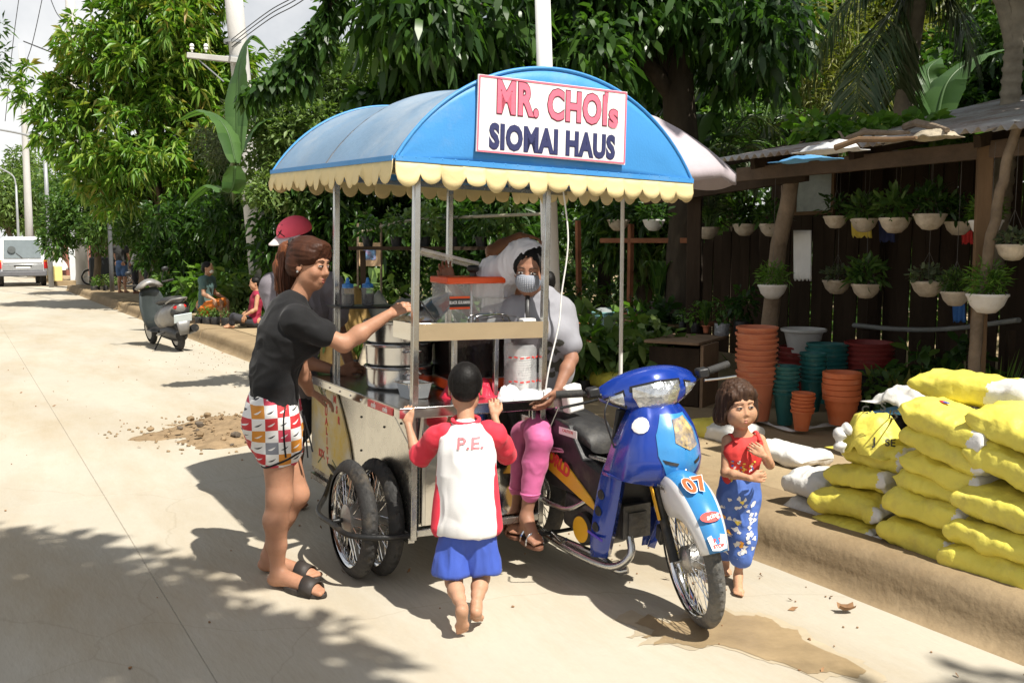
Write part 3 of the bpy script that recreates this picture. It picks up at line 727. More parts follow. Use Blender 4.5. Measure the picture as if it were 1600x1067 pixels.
def crumple(name,c,sx,sy,sz,mat,label,cat,seed,rz=0.0,nx=30,ny=24,amp=.35,group=None,drop=1.0):
 """a heap of cloth or sheet: a mound folded by ridged noise"""
 X,Y=np.meshgrid(np.linspace(-1,1,nx),np.linspace(-1,1,ny),indexing='ij');Q=np.stack([X.ravel(),Y.ravel(),0*X.ravel()],1)
 r=np.sqrt(Q[:,0]**2+Q[:,1]**2);ridge=1-np.abs(fbm(Q*2.2+seed*5,seed,3)-.5)*4
 z=np.clip(1-r**2+(fbm(Q*1.5+9,seed)-.5)*.8,0,1)**.7*(1-amp+amp*ridge)
 w=1+.25*(fbm(Q*2+3,seed+5)-.5)
 V=np.stack([Q[:,0]*sx*w,Q[:,1]*sy*w,z*sz],1);i=(np.arange(nx-1)[:,None]*ny+np.arange(ny-1)[None,:]).ravel()
 o=link_mesh(np_mesh(name,V,np.stack([i,i+ny,i+ny+1,i+1],1)),name,mat,None,loc=c,rot=(0,0,rz),angle=180)
 o.modifiers.new('thickness','SOLIDIFY').thickness=.004
 return tag(o,label,cat,group)
TARPB=M('blue_tarp',(0.10,0.30,0.55),.45,var=.2,bump=.1);TARPW=M('white_sack_cloth',(0.60,0.60,0.60),.6,var=.12,bump=.2,bscale=120)
TARPT=M('teal_tarp',(0.14,0.26,0.28),.5,var=.25,bump=.1);TARPK=M('tan_cloth',(0.34,0.29,0.21),.8,var=.3,scale=9,bump=.3)
c=on_roof(1258,248);crumple('tarp',(c.x,c.y,c.z-.01),.19,.08,.03,TARPB,'flat crumpled blue and grey tarp at the left edge of the corrugated roof','tarp',3,RANG)
c=on_roof(1295,234);crumple('plastic_sheet',(c.x,c.y,c.z-.01),.2,.13,.07,TARPW,'crumpled white plastic sheet lying beside the blue tarp on the roof','sheet',4,RANG)
c=on_roof(1460,213);crumple('plastic_sheet',(c.x,c.y,c.z-.01),.13,.10,.05,TARPK,'crumpled tan sheet lying among the branches on the roof','sheet',5,RANG)
c=at(1380,205,8.0);o=crown('creeper',[((c.x+i*.16,c.y+.02*i,c.z+.03*math.sin(i)),(.2,.2,.1))for i in range(-4,5)],700,.11,.08,FRESH,None,fine=True,seed=77);tag(o,'bright green creeper trailing along the top of the corrugated roof','creeper')
# pots
def pot_mesh(rt,rb,h,rim=.022,n=28,ribs=0):
 pr=[(0,0),(rb,0),(rb+(rt-rb)*.5+(.004 if ribs else 0),h*.5),(rt-.004,h-rim),(rt+.008,h-rim+.002),(rt+.011,h-.004),(rt+.004,h),(rt-.006,h-.002),(rt-.012,h-rim),(rb-.006,.012),(0,.012)]
 if ribs:
  mid=[]
  for k in range(ribs):mid+=[(rb+(rt-rb)*(.45+.5*k/ribs),h*(.45+.5*k/ribs)),(rb+(rt-rb)*(.45+.5*(k+.5)/ribs)+.006,h*(.45+.5*(k+.5)/ribs))]
  pr=pr[:2]+mid+pr[3:]
 return MB().lathe(pr,n)
TERRA=M('terracotta_plastic',(0.62,0.20,0.10),.5,var=.1,bump=.04,dirt=((.5,.36,.25),.25),dscale=6)
ORANGE=M('orange_plastic',(0.66,0.17,0.06),.5,var=.1,bump=.04,dirt=((.5,.36,.25),.2),dscale=6)
TEAL=M('dark_teal_plastic',(0.022,0.14,0.135),.42,var=.12,bump=.04,dirt=((.3,.28,.2),.22),dscale=6)
MAROON=M('maroon_plastic',(0.25,0.035,0.03),.5,var=.15,bump=.04,dirt=((.3,.2,.15),.2),dscale=6)
BLACKPOT=M('black_pot_plastic',(0.022,0.022,0.023),.5,var=.2,bump=.06,dirt=((.2,.17,.12),.3),dscale=6)
WPOT=M('dusty_white_plastic',(0.70,0.69,0.66),.5,var=.06,bump=.03,dirt=((.45,.38,.3),.2),dscale=5)
ORD=['topmost','second from top','third from top','fourth from top','fifth from top','sixth from top','seventh from top','eighth from top','ninth from top','tenth from top','eleventh from top','twelfth from top','bottom']
def stack(px,py,v,rt,rb,h,n,dz,mat,what,group,ribs=0,rim=.022,ngon=28):
 p=onv(px,py,v);me=None
 for k in range(n):
  lab='%s %s'%(ORD[n-1-k].capitalize()if k else('Bottom' if n>1 else 'Single'),what)
  if me is None:o=pot_mesh(rt,rb,h,rim,ngon,ribs).build('plant_pot',mat);me=o.data
  else:o=bpy.data.objects.new('plant_pot',me);COL.objects.link(o)
  o.location=(p.x+rng.normal()*.003,p.y+rng.normal()*.003,max(p.z,.17)+k*dz);o.rotation_euler=(rng.normal()*.012,rng.normal()*.012,rng.uniform(0,6))
  tag(o,lab[0].lower()+lab[1:],'plant pot',group)
 return p
stack(1180,655,5.25,.150,.105,.30,11,.042,TERRA,'pot of the tall wide terracotta stack beside the girl','terracotta pots in the tall stack')
stack(1226,663,5.38,.092,.055,.25,7,.034,TEAL,'pot of the slim teal stack next to the tall terracotta stack','teal pots in the nearer slim stack')
stack(1268,642,5.62,.092,.055,.25,7,.034,TEAL,'pot of the second slim teal stack behind the small orange one','teal pots in the farther slim stack')
stack(1253,672,5.28,.074,.05,.15,6,.026,ORANGE,'pot of the small low orange stack','small orange pots in the low stack')
stack(1313,662,5.55,.128,.085,.22,5,.042,ORANGE,'pot of the rough ribbed orange stack next to the sacks','ribbed orange pots in a stack',ribs=3,rim=.04,ngon=20)
stack(1290,628,6.2,.165,.12,.28,7,.036,TEAL,'pot of the wide dark teal stack in the second row','wide teal pots in the second row')
stack(1250,612,6.5,.19,.14,.28,4,.045,MAROON,'pot of the maroon stack under the white planter','maroon pots under the white planter')
stack(1356,615,6.45,.19,.14,.28,5,.038,MAROON,'pot of the maroon stack right of the wide teal stack','maroon pots right of the teal stack')
stack(1362,640,6.05,.19,.15,.16,6,.026,BLACKPOT,'black tray pot of the flat stack in front of the maroon stack','flat black pots in a stack')
p=onv(1255,536,6.45);o=MB().lathe([(0,0),(.11,0),(.125,.03),(.165,.2),(.175,.21),(.195,.215),(.2,.235),(.19,.24),(.17,.225),(.12,.03),(0,.03)],32).build('planter',WPOT,loc=(p.x,p.y,.17+.135+.28));tag(o,'large round dusty white planter standing on the maroon pots','planter')
p=onv(941,588,6.3);o=thing('wrapped_pot_stack','stack of pale teal pots wrapped in clear plastic behind the handlebar','pots',(p.x,p.y,.17))
TEALP=M('pale_teal_plastic',(0.20,0.42,0.40),.4,var=.1,bump=.04);WRAP=M('clear_wrap',(0.85,0.88,0.88),.18,var=.05,bump=.5,bscale=14,alpha=.28)
me=None
for k in range(9):
 if me is None:q=pot_mesh(.125,.09,.25).build('pot',TEALP,o);me=q.data
 else:q=bpy.data.objects.new('pot',me);COL.objects.link(q);q.parent=o
 q.location=(0,0,.12+k*.034)
MB().lathe([(.145,.02),(.15,.3),(.152,.55),(.10,.66),(.03,.69)],22,wob=.04).build('plastic_wrap',WRAP,o,angle=180)
p=onv(908,575,6.5);stack(908,590,6.5,.16,.12,.34,3,.06,TERRA,'terracotta tub behind the vendor\'s shoulder','terracotta tubs behind the vendor')
YEL=M('pale_yellow_plastic',(0.72,0.60,0.22),.5,var=.08,bump=.04)
p=ground(925,690,.17);p=onv(918,640,5.2);o=thing('jerry_can','pale yellow plastic container behind the motorcycle seat','container',(p.x,p.y,.17),R(20))
MB().add([(-.12,-.08,0),(.12,-.08,0),(.12,.08,0),(-.12,.08,0),(-.11,-.07,.42),(.07,-.07,.46),(.07,.07,.46),(-.11,.07,.42)],[(3,2,1,0),(4,5,6,7),(0,1,5,4),(1,2,6,5),(2,3,7,6),(3,0,4,7)]).build('body',YEL,o,bevel=.02,seg=3)
MB().lathe([(.03,.43),(.03,.48),(0,.48)],14,(-.06,0,0)).build('cap',YEL,o)
p=onv(1108,645,5.62);bx=thing('plywood_box','worn brown plywood box with open dark side under the potted plants','box',(p.x,p.y,.17),RANG-R(62))
MB().box((-.02,0,.27),(.40,.03,.54)).build('front_panel',PLY,bx,bevel=.004)
MB().box((.17,.25,.26),(.03,.46,.5)).build('side_panel',WOODD,bx,bevel=.004)
MB().box((-.21,.25,.26),(.03,.46,.5)).build('side_panel',WOODD,bx,bevel=.004)
MB().box((.1,.26,.555),(.75,.5,.025)).build('top',PLY,bx,bevel=.004)
def potted(label,base,r,h,pm,spec,cat='potted plant',group=None,name='potted_plant',seed=0,bag=False):
 o=thing(name,label,cat,base,0,group)
 if bag:MB().lathe([(0,0),(r*.92,0),(r,h*.15),(r*.97,h*.6),(r*1.03,h*.95),(r*.98,h),(r*.9,h*.92),(0,h*.9)],14,wob=.05).build('grow_bag',pm,o,angle=60)
 else:pot_mesh(r,r*.72,h,.015,18).build('pot',pm,o)
 kind=spec[0];hh=spec[1]
 if kind=='bush':
  crown('leaves',[((0,0,h+hh*.5),(hh*.42,hh*.42,hh*.5))],spec[4]if len(spec)>4 else 130,hh*.32,hh*.14,spec[2],o,fine=True,inner=.15,seed=seed,hang=.1,spread=.8)
 elif kind=='blade':
  rr=np.random.default_rng(seed);n=spec[4]if len(spec)>4 else 12;D=unit(rr.normal(size=(n,3))*[.35,.35,.1]+[0,0,1.0]);P=rr.normal(size=(n,3))*[r*.3,r*.3,0]+[0,0,h*.85]
  link_mesh(leaf_mesh('leaves',P,D,unit(rr.normal(size=(n,3))*[1,1,.1]),rr.uniform(.6,1.1,n)*hh,spec[3],True,.04),'leaves',spec[2],o,angle=0)
 elif kind=='palm':
  for k in range(9):
   a=k*2.4;mb=MB();dx,dy=math.cos(a),math.sin(a)
   frond(mb,[(0,0,h),(dx*hh*.15,dy*hh*.15,h+hh*.6),(dx*hh*.5,dy*hh*.5,h+hh*.95),(dx*hh*.85,dy*hh*.85,h+hh*.75)],n=16,L=hh*.35,W=.014,hang=.2,seed=k);mb.build('frond',spec[2],o,angle=0,fix=False)
 elif kind=='broad':
  rr=np.random.default_rng(seed)
  for k in range(7):
   a=k*2.4+seed;e=rr.uniform(.35,.7);mb=MB();dx,dy=math.cos(a)*e,math.sin(a)*e
   banana_leaf(mb,[(0,0,h),(dx*hh*.3,dy*hh*.3,h+hh*.55),(dx*hh*.8,dy*hh*.8,h+hh*.95),(dx*hh*1.3,dy*hh*1.3,h+hh*.8)],hh*.13,.2,seed+k);mb.build('leaf',spec[2],o,angle=180,fix=False)
 return o
bt_z=.17+.57
def on(px,py,v,z):
 q=onv(px,py,v);return(q.x,q.y,z)
potted('small black grow bag seedling at the left end of the plywood box',on(1066,520,6.0,bt_z),.035,.09,BLACKPOT,('bush',.1,FRESH,0,60),seed=1,bag=True)
potted('black grow bag seedling next to the left one on the plywood box',on(1086,520,6.0,bt_z),.04,.09,BLACKPOT,('bush',.16,FRESH,0,70),seed=2,bag=True)
potted('snake like broad plant in a tiny red pot on the plywood box',on(1103,525,6.05,bt_z),.032,.07,TERRA,('broad',.24,MID),seed=3)
potted('leafy plant in a crumpled silver grey bag on the plywood box',on(1128,525,6.0,bt_z),.07,.11,M('silver_bag',(.35,.36,.38),.35,.3,var=.3,scale=20,bump=.8,bscale=30),('bush',.22,MID,0,70),seed=4,bag=True)
potted('dark plant in a black bag at the right end of the plywood box',on(1160,525,6.1,bt_z),.08,.14,BLACKPOT,('bush',.3,DARK,0,100),seed=5,bag=True)
t0=onv(985,495,7.2);tbl=thing('plant_table','long rough plank table with small pots left of the shed posts','table',(t0.x,t0.y,.17),RANG);tz=t0.z-.17
for k in range(3):MB().box((0,-.25+.25*k,tz-.015),(2.5,.24,.03)).build('plank',WOOD if k else WOODR,tbl,bevel=.003)
for x in(-1.0,.15,1.1):
 for y in(-.25,.25):MB().box((x,y,(tz-.03)/2),(.07,.06,tz-.03)).build('leg',WOODD,tbl,bevel=.004)
tw=tbl.matrix_basis
for k,(px,mat,spec,r,h,lab)in enumerate([(895,BLACKPOT,('bush',.22,DARK,0,110),.06,.1,'small dark shrub in a black pot at the left end of the plank table'),(928,BLACKPOT,('bush',.28,MID,0,120),.06,.1,'bushy plant in a black pot beside the turquoise pot'),(952,TEALP,('bush',.14,MID,0,60),.05,.09,'seedling in a turquoise pot left of the white pole'),(986,TEALP,('bush',.16,DARK,0,60),.055,.1,'seedling in a turquoise pot right of the white pole'),(1006,BLACKPOT,('blade',.22,MID,.03),.05,.11,'upright bladed plant in a dark pot on the plank table'),(1030,BLACKPOT,('broad',.5,MID),.11,.22,'large leaved palm like plant in a black bag on the plank table'),(1062,WPOT,('bush',.12,DARK,0,50),.04,.08,'tiny plant in a pale cup at the right end of the table')]):
 q=onv(px,490,7.2);potted(lab,(q.x,q.y,t0.z),r,h,mat,spec,seed=20+k)
q=onv(908,470,7.1);o=MB().lathe([(0,0),(.035,0),(.035,.085),(.03,.085),(.03,.01),(0,.01)],14).build('cup',WHITEP,loc=(q.x,q.y,t0.z));tag(o,'small white cup on the plank table behind the vendor','cup')
o=thing('pole_frame','orange brown timber frame standing behind the slim white pole','frame',(t0.x,t0.y,.17));q0=Vector((t0.x,t0.y,.17))
for a,b_ in(((984,490),(986,350)),((940,376),(1088,376)),((905,490),(903,345))):
 MB().bar(onv(*a,7.3)-q0,onv(*b_,7.3)-q0,.06,.06).build('pole',WOODR,o,bevel=.005)
potted('variegated leafy plant in a red tub under the plank table',on(990,560,6.6,.17),.14,.22,MAROON,('bush',.5,FRESH,0,110),seed=31)
potted('dark shrub in a black pot below the left end of the plank table',on(890,560,7.0,.17),.12,.2,BLACKPOT,('bush',.5,DARK,0,160),seed=32)
potted('glossy dark shrub in a terracotta tub behind the red plastic bag',on(1035,560,6.9,.17),.14,.22,TERRA,('bush',.55,DARK,0,160),seed=33)
for k,(px,v,spec,lab)in enumerate([(1402,6.0,('blade',.42,YELG,.05,9),'snake plant with yellow edges left of the two front posts'),(1452,6.1,('blade',.45,YELG,.05,9),'tall snake plant between the black trays and the front post'),(1488,6.15,('blade',.42,YELG,.045,10),'snake plant close to the left side of the front post'),(1425,6.3,('bush',.45,MID,0,140),'dark broad leaved shrub behind the snake plants'),(1375,5.9,('bush',.3,MID,0,120),'low shrub with small leaves before the black trays'),(1560,5.9,('blade',.6,FRESH,.012,90),'tuft of thin upright grass like stems right of the front post'),(1590,5.6,('bush',.35,FRESH,0,130),'green shrub with pink flowers at the right edge'),(1500,6.6,('bush',.5,DARK,0,150),'shaded shrub behind the front post')]):
 q=uv(0,0);dd=ray(px,600);y=v/(dd.x/dd.y*RN.x+RN.y);base=(dd.x/dd.y*y,y,.17)
 o=potted(lab,base,.1,.16,BLACKPOT,spec,seed=50+k)
 if 'pink' in lab:
  PINK=M('pink_petal',(.75,.16,.30),.6,var=.2)
  for j in range(9):MB().sphere((rng.normal()*.09,rng.normal()*.09-.05,.3+rng.random()*.22),(.022,.022,.014),7,4).build('flower',PINK,o)
PLB=M('grey_plastic_bag',(.38,.37,.36),.4,var=.12,bump=.5,bscale=18)
q=onv(1018,575,6.1)
crumple('plastic_bag',(q.x,q.y,.17),.2,.14,.52,PLB,'grey white plastic shopping bag leaning beside the plywood box','bag',12,R(40),amp=.25)
mb=MB();mb.tube(curve_pts([onv(1335,508,6.9),onv(1400,514,6.9),onv(1480,514,6.9),onv(1592,500,6.9)],6),.035,8,flat=.6);o=mb.build('shelf_board',M('grey_board',(.26,.27,.26),.7,var=.2,bump=.3));tag(o,'long sagging grey shelf board low in the shed behind the front post','shelf')
for px in(1352,1470,1580):
 q=onv(px,512,6.93);MB().bar((q.x-o.location.x,q.y,.1),(q.x,q.y,q.z-.02),.05,.05).build('leg',WOODD,o)
SHEETW=M('white_panel',(.72,.71,.69),.6,var=.08,bump=.05)
def hanging(name,px0,py0,px1,py1,v,mat,label,cat,wav=.012,nseg=14):
 rows=[]
 for j in range(9):
  t=j/8;rows.append([onv(px0+(px1-px0)*i/nseg,py0+(py1-py0)*t+(4 if i%3 else 0)*t,v)+RN*(wav*math.sin(i*1.3+t)*(.3+t))for i in range(nseg+1)])
 o=MB().grid(rows).build(name,mat,angle=180);o.modifiers.new('thickness','SOLIDIFY').thickness=.004;return tag(o,label,cat)
hanging('white_sheet',1240,360,1268,435,6.5,SHEETW,'narrow white panel hanging in the light beside the leaning shed post','sheet',.004)
hanging('rag',1330,345,1362,368,6.35,M('yellow_cloth',(.65,.5,.08),.8),'yellow rag hanging behind the planters in the upper row','rag')
hanging('rag',1502,360,1520,378,6.6,M('red_cloth',(.5,.03,.03),.8),'small red rag hanging near the front post of the shed','rag')
hanging('rag',1373,345,1398,375,6.5,M('navy_cloth',(.03,.04,.12),.8),'dark blue striped rag hanging beside the yellow one','rag')
hanging('towel',1488,468,1508,500,6.8,M('blue_cloth',(.04,.14,.4),.8),'blue cloth hanging low in the shed near the front post','cloth')
q=onv(1272,302,8.3);o=thing('old_window','dusty old window leaning in the back of the shed','window',q,RANG)
MB().box((0,0,0),(.5,.006,.42)).build('pane',M('dusty_glass',(.33,.37,.34),.3,var=.2,scale=8),o)
for a,s in(((0,0,.22),(.56,.03,.04)),((0,0,-.22),(.56,.03,.04)),((-.265,0,0),(.04,.03,.42)),((.265,0,0),(.04,.03,.42))):MB().box(a,s).build('frame',WOOD,o,bevel=.003)
BOWL=M('pale_cement_bowl',(.55,.48,.39),.7,var=.3,scale=7,bump=.25,bscale=40,dirt=((.28,.21,.14),.5),dscale=8);BOWLW=M('white_bowl',(.74,.72,.70),.55,var=.08,bump=.1,dirt=((.4,.33,.25),.2),dscale=8)
WIRE=M('thin_wire',(.16,.15,.14),.5,.7)
plan=[(1022,345,34,6.6,'W','bush',DARK),(966,345,34,7.0,'B','bush',DARK),(1106,357,36,6.6,'B','palm',MID),(1164,352,36,6.5,'B','bush',DARK),(1206,352,38,6.3,'B','bush',MID),(1306,340,36,6.1,'B','none',DARK),(1350,344,40,6.1,'B','bush',MID),(1398,343,46,6.0,'B','bush',MID),(1453,337,48,6.0,'B','bush',DARK),(1498,349,40,6.3,'B','bush',DARK),(1541,347,48,5.75,'W','fern',FRESH),(1583,385,48,5.5,'B','grey',GREY),(1207,447,44,5.7,'W','fern',FRESH),(1308,440,42,6.2,'B','grey',GREY),(1353,446,44,6.1,'B','bush',MID),(1450,442,48,6.0,'B','grey',GREY),(1493,458,44,5.9,'B','fern',MID),(1543,462,60,5.45,'W','fern',FRESH)]
KP=lambda P:P[:,2]>.02
ordw=['first','second','third','fourth','fifth','sixth','seventh','eighth','ninth','tenth','eleventh','twelfth']
order={i:None for i in range(len(plan))}
for rowi,(lo,hi,rn)in enumerate(((0,12,'upper'),(12,18,'lower'))):
 for n_,i in enumerate(sorted(range(lo,hi),key=lambda q:plan[q][0])):order[i]=(ordw[n_],rn)
for i,(px,py,w,v,col,kind,lm)in enumerate(plan):
 c=onv(px,py,v);r=.5*w/FPX*c.y
 what={'W':'white','B':'pale brown'}[col]+' bowl with '+{'bush':'dark leafy plant','palm':'palm like plant','none':'sparse plant','fern':'bright feathery green plant','grey':'grey leaved plant'}[kind]
 o=thing('hanging_planter','%s, %s from left in the %s hanging row'%(what,order[i][0],order[i][1]),'hanging planter',c,rng.uniform(0,6),'hanging planters in the shed')
 h=r*.95;pr=[(0,-h),(r*.45,-h*.93),(r*.8,-h*.55),(r*.97,-h*.1),(r*1.05,0),(r*1.03,.012),(r*.95,0),(r*.8,-h*.2),(0,-h*.25)]
 b=MB();b.lathe(pr,24,wob=.03);b.build('bowl',BOWLW if col=='W' else BOWL,o,angle=60)
 if kind=='fern':crown('plant',[((0,0,r*.7),(r*.95,r*.95,r*.95))],520,r*.5,r*.09,lm,o,inner=.05,seed=i,spread=.8,hang=-.2,keep=KP)
 elif kind=='grey':crown('plant',[((0,0,r*.35),(r*1.05,r*1.05,r*.55))],150,r*.45,r*.3,lm,o,inner=.3,seed=i,fine=True,hang=-.1,keep=KP,droop=0)
 elif kind=='palm':
  for k in range(6):
   a=k*1.05;mb=MB();frond(mb,[(0,0,0),(r*.4*math.cos(a),r*.4*math.sin(a),r*1.2),(r*1.3*math.cos(a),r*1.3*math.sin(a),r*1.8)],n=12,L=r*.7,W=.012,hang=.1,seed=k);mb.build('frond',lm,o,angle=0,fix=False)
 else:crown('plant',[((0,0,r*.8),(r*1.2,r*1.2,r*1.1))],110 if kind=='none' else 260,r*.75,r*.25,lm,o,inner=.1,seed=i,fine=True,hang=-.15,keep=KP,droop=.05)
 top=min(roofz(v)if v>5.4 else 2.3,2.5)-.1-c.z
 wm=MB()
 for k in range(3):wm.tube([(r*math.cos(k*2.09),r*math.sin(k*2.09),0),(0,0,min(.22,top*.7)),(0,0,top)],.0013,4)
 wm.build('wires',WIRE,o)
o=MB();pp=[onv(1526,590,5.5),onv(1527,500,5.5),onv(1540,430,5.45),onv(1562,300,5.4),onv(1592,190,5.4)];pp[0].z=.15
o.tube([p+Vector(rng.normal(size=3)*.006)for p in curve_pts([p-pp[0]for p in pp],6)],lerp_list([.04,.028],25),9);tag(o.build('crooked_pole',LOG,loc=pp[0],angle=50),'crooked debarked pole leaning against the front post at the right','pole')
# parasol behind the cart
UMB=M('lilac_white_cloth',(.42,.365,.395),.75,var=.06,bump=.08,sheen=.1)
b=onv(970,560,4.6);b=Vector((at(970,560,6.4).x,6.4,.17));pr=thing('parasol','faded lilac white parasol on a slim white pole behind the motorcycle','parasol',b)
top=at(960,172,6.4).z-.17;rr_=.77
MB().tube([(0,0,0),(0,0,top)],.0135,12).build('pole',WPOT,pr)
rows=[]
for j in range(9):
 t=j/8;rows.append([Vector((rr_*t*math.cos(2*math.pi*k/48)*(1-.035*t*abs(math.sin(k*math.pi/6))),rr_*t*math.sin(2*math.pi*k/48)*(1-.035*t*abs(math.sin(k*math.pi/6))),top-.42*t**1.7-.03*t*abs(math.sin(k*math.pi/6))))for k in range(48)])
rows.append([v+Vector((0,0,-.07))for v in rows[-1]])
o=MB().grid(rows,close=True).build('canopy',UMB,pr,angle=60);o.modifiers.new('thickness','SOLIDIFY').thickness=.002
for k in range(8):
 a=k*math.pi/4;MB().tube([(0,0,top-.02),(rr_*.5*math.cos(a),rr_*.5*math.sin(a),top-.15),(rr_*.98*math.cos(a),rr_*.98*math.sin(a),top-.42)],.004,5).build('rib',WIRE,pr)
# sacks on the kerb
YSACK=M('yellow_woven_sack',(0.74,0.645,0.10),.5,var=.08,scale=5,bump=.28,bscale=30,dirt=((.42,.34,.12),.35),dscale=6,spec=.45)
WSACK=M('white_woven_sack',(0.68,0.67,0.64),.5,var=.08,scale=5,bump=.28,bscale=30,dirt=((.45,.38,.28),.3),dscale=6,spec=.4)
SEAM=M('yellow_seam',(0.72,0.60,0.03),.5,var=.08)
STR=M('white_string',(.7,.69,.65),.8)
PRNT=M('dark_print',(.06,.06,.05),.6);PRED=M('red_print',(.6,.05,.04),.6);PBLUE=M('blue_print',(.06,.1,.35),.6)
def sack_mesh(L,W,T,seed,white=.78):
 nx,ns=54,40;rg=np.random.default_rng(seed);V,mi=[],[]
 xs=np.linspace(-1,1,nx)
 S=np.linspace(0,2*np.pi,ns,endpoint=False)
 Xg,Sg=np.meshgrid(xs,S,indexing='ij')
 prof=np.clip(1-np.abs(Xg)**5,0,1)**.5
 cy,cz=np.cos(Sg),np.sin(Sg)
 w=W/2*np.sign(cy)*np.abs(cy)**.55*(.93+.07*prof)
 z=T/2*np.sign(cz)*np.abs(cz)**.62*(prof*.97+.03)
 x=Xg*L/2+(np.abs(cy)**3*.012)*np.sign(Xg)*(np.abs(Xg)>.9)
 P=np.stack([x.ravel(),w.ravel(),z.ravel()],1)
 Q=P*9+seed*7.7
 amp=.5+np.abs(Xg.ravel())**3*1.2
 d=(fbm(Q,seed,3)-.5)*.05*amp+(1-np.abs(fbm(Q*[.7,1.6,1.2]+5,seed+3,2)-.5)*6)*.016*amp+(1-np.abs(fbm(Q*[2.6,1.2,2.2]+1,seed+9,2)-.5)*6)*.0028
 n=unit(np.stack([0*P[:,0],P[:,1]/W**2,P[:,2]/T**2],1));P=P+n*d[:,None]*(.35+.65*prof.ravel()[:,None])
 P[:,2]+=.02*(vnoise(np.stack([P[:,0]*4,P[:,1]*0,P[:,0]*0+seed],1),seed)-.5)-.012*(P[:,1]/W)**2*2
 F,mi=[],[]
 for i in range(nx-1):
  for k in range(ns):
   k2=(k+1)%ns;F.append((i*ns+k,(i+1)*ns+k,(i+1)*ns+k2,i*ns+k2));mi.append(1 if xs[i]>white+.04*math.sin(k*1.3+seed)else 0)
 b=MB();b.add(P,F);b.M=mi
 b.add([P[k]for k in range(ns)],[tuple(range(ns))]);b.M[-1]=0;b.add([P[(nx-1)*ns+k]for k in range(ns)],[tuple(range(ns))]);b.M[-1]=1
 return b,P.reshape(nx,ns,3)
def sack(px,py,v,L,T,label,yaw=0,roll=0,pitch=0,W=.32,seed=0,body=None,white=.78,string=True,flap=False,group='sacks piled on the kerb',z=None):
 p=onv(px,py,v)+RN*(W/2)
 b,P=sack_mesh(L,W,T,seed,white)
 o=b.build('sack',[body or YSACK,WSACK],None,angle=180)
 o.location=p if z is None else(p.x,p.y,z)
 o.rotation_euler=(Matrix.Rotation(RANG+math.pi+R(yaw),3,'Z')@Matrix.Rotation(R(pitch),3,'Y')@Matrix.Rotation(R(roll),3,'X')).to_euler()
 tag(o,label,'sack',group)
 ns=P.shape[1]
 k=0
 seam=MB();seam.tube([Vector(P[i,k])+Vector((0,.004,0))for i in range(1,47)],.0065,6,flat=.8);seam.build('seam',SEAM if body is None else WSACK,o,angle=180)
 if flap:
  rows=[[Vector(P[-2,kk])+Vector((t*.05,0,0))+Vector((0,0,.012*math.sin(kk*2.1+t)))*t for kk in range(0,ns//2+1)]for t in(0,.5,1)]
  q=MB().grid(rows).build('flap',WSACK,o,angle=180);q.modifiers.new('thickness','SOLIDIFY').thickness=.003
 if string:
  q=Vector(P[47,k])+Vector((0,.012,0));rg=np.random.default_rng(seed)
  Mi=o.rotation_euler.to_matrix().inverted();dn=Mi@Vector((0,0,-1));sd=Mi@RD
  MB().tube(curve_pts([q,q+dn*.05+sd*.006,q+dn*.1-sd*.008,q+dn*(.14+.05*rg.random())+sd*.008],4),.0022,5).build('string',STR,o)
 return o
V0=3.62
sk=[]
sk.append(sack(1306,830,V0,.40,.115,'bottom yellow sack of the left column, its white corner sticking out at the left',seed=1,flap=True))
sk.append(sack(1314,790,V0+.02,.40,.125,'second yellow sack from the bottom of the left column with a sunlit patch',seed=2,yaw=4))
sk.append(sack(1334,747,V0+.06,.36,.115,'third yellow sack from the bottom of the left column',seed=3,pitch=-4,yaw=-3))
sk.append(sack(1356,712,V0+.1,.36,.11,'fourth yellow sack from the bottom of the left column, under the tied bundle',seed=4,pitch=-3))
sk.append(sack(1424,846,V0-.02,.36,.125,'bottom yellow sack of the middle column with a ragged white end',seed=5,pitch=5,flap=True))
sk.append(sack(1438,797,V0,.38,.125,'second yellow sack from the bottom of the middle column',seed=6,pitch=4))
sk.append(sack(1450,766,V0+.03,.38,.085,'thin flattened yellow sack with white hem in the middle column',seed=7,pitch=6,flap=True))
sk.append(sack(1462,738,V0+.03,.38,.10,'fourth yellow sack from the bottom of the middle column',seed=8,pitch=9))
sk.append(sack(1468,702,V0+.02,.40,.11,'fifth yellow sack of the middle column, sloping down to a white end',seed=9,pitch=12))
top=sack(1464,664,V0+.02,.42,.125,'top yellow sack of the middle column with round red and blue mark',seed=10,pitch=12,white=.72);sk.append(top)
sk.append(sack(1548,893,V0-.05,.46,.12,'bottom yellow sack of the right column, nearest to the camera',seed=11,pitch=2,string=False))
sk.append(sack(1552,853,V0-.04,.44,.105,'second yellow sack from the bottom of the right column with white tip at left',seed=12,pitch=4,flap=True))
m1=sack(1568,806,V0-.02,.46,.125,'third sack of the right column, sunlit folds and a blue mark on top',seed=13,pitch=5);sk.append(m1)
sk.append(sack(1585,742,V0+.02,.46,.125,'fourth yellow sack of the right column, steeply sloping',seed=14,pitch=16))
m2=sack(1588,690,V0+.04,.46,.125,'fifth yellow sack of the right column with a red and blue mark',seed=15,pitch=16);sk.append(m2)
tl=sack(1512,612,V0+.32,.62,.125,'long yellow sack lying on top across the pile with a white end',seed=16,pitch=2,white=.25);sk.append(tl)
ordw_=['first','second','third','fourth','fifth']
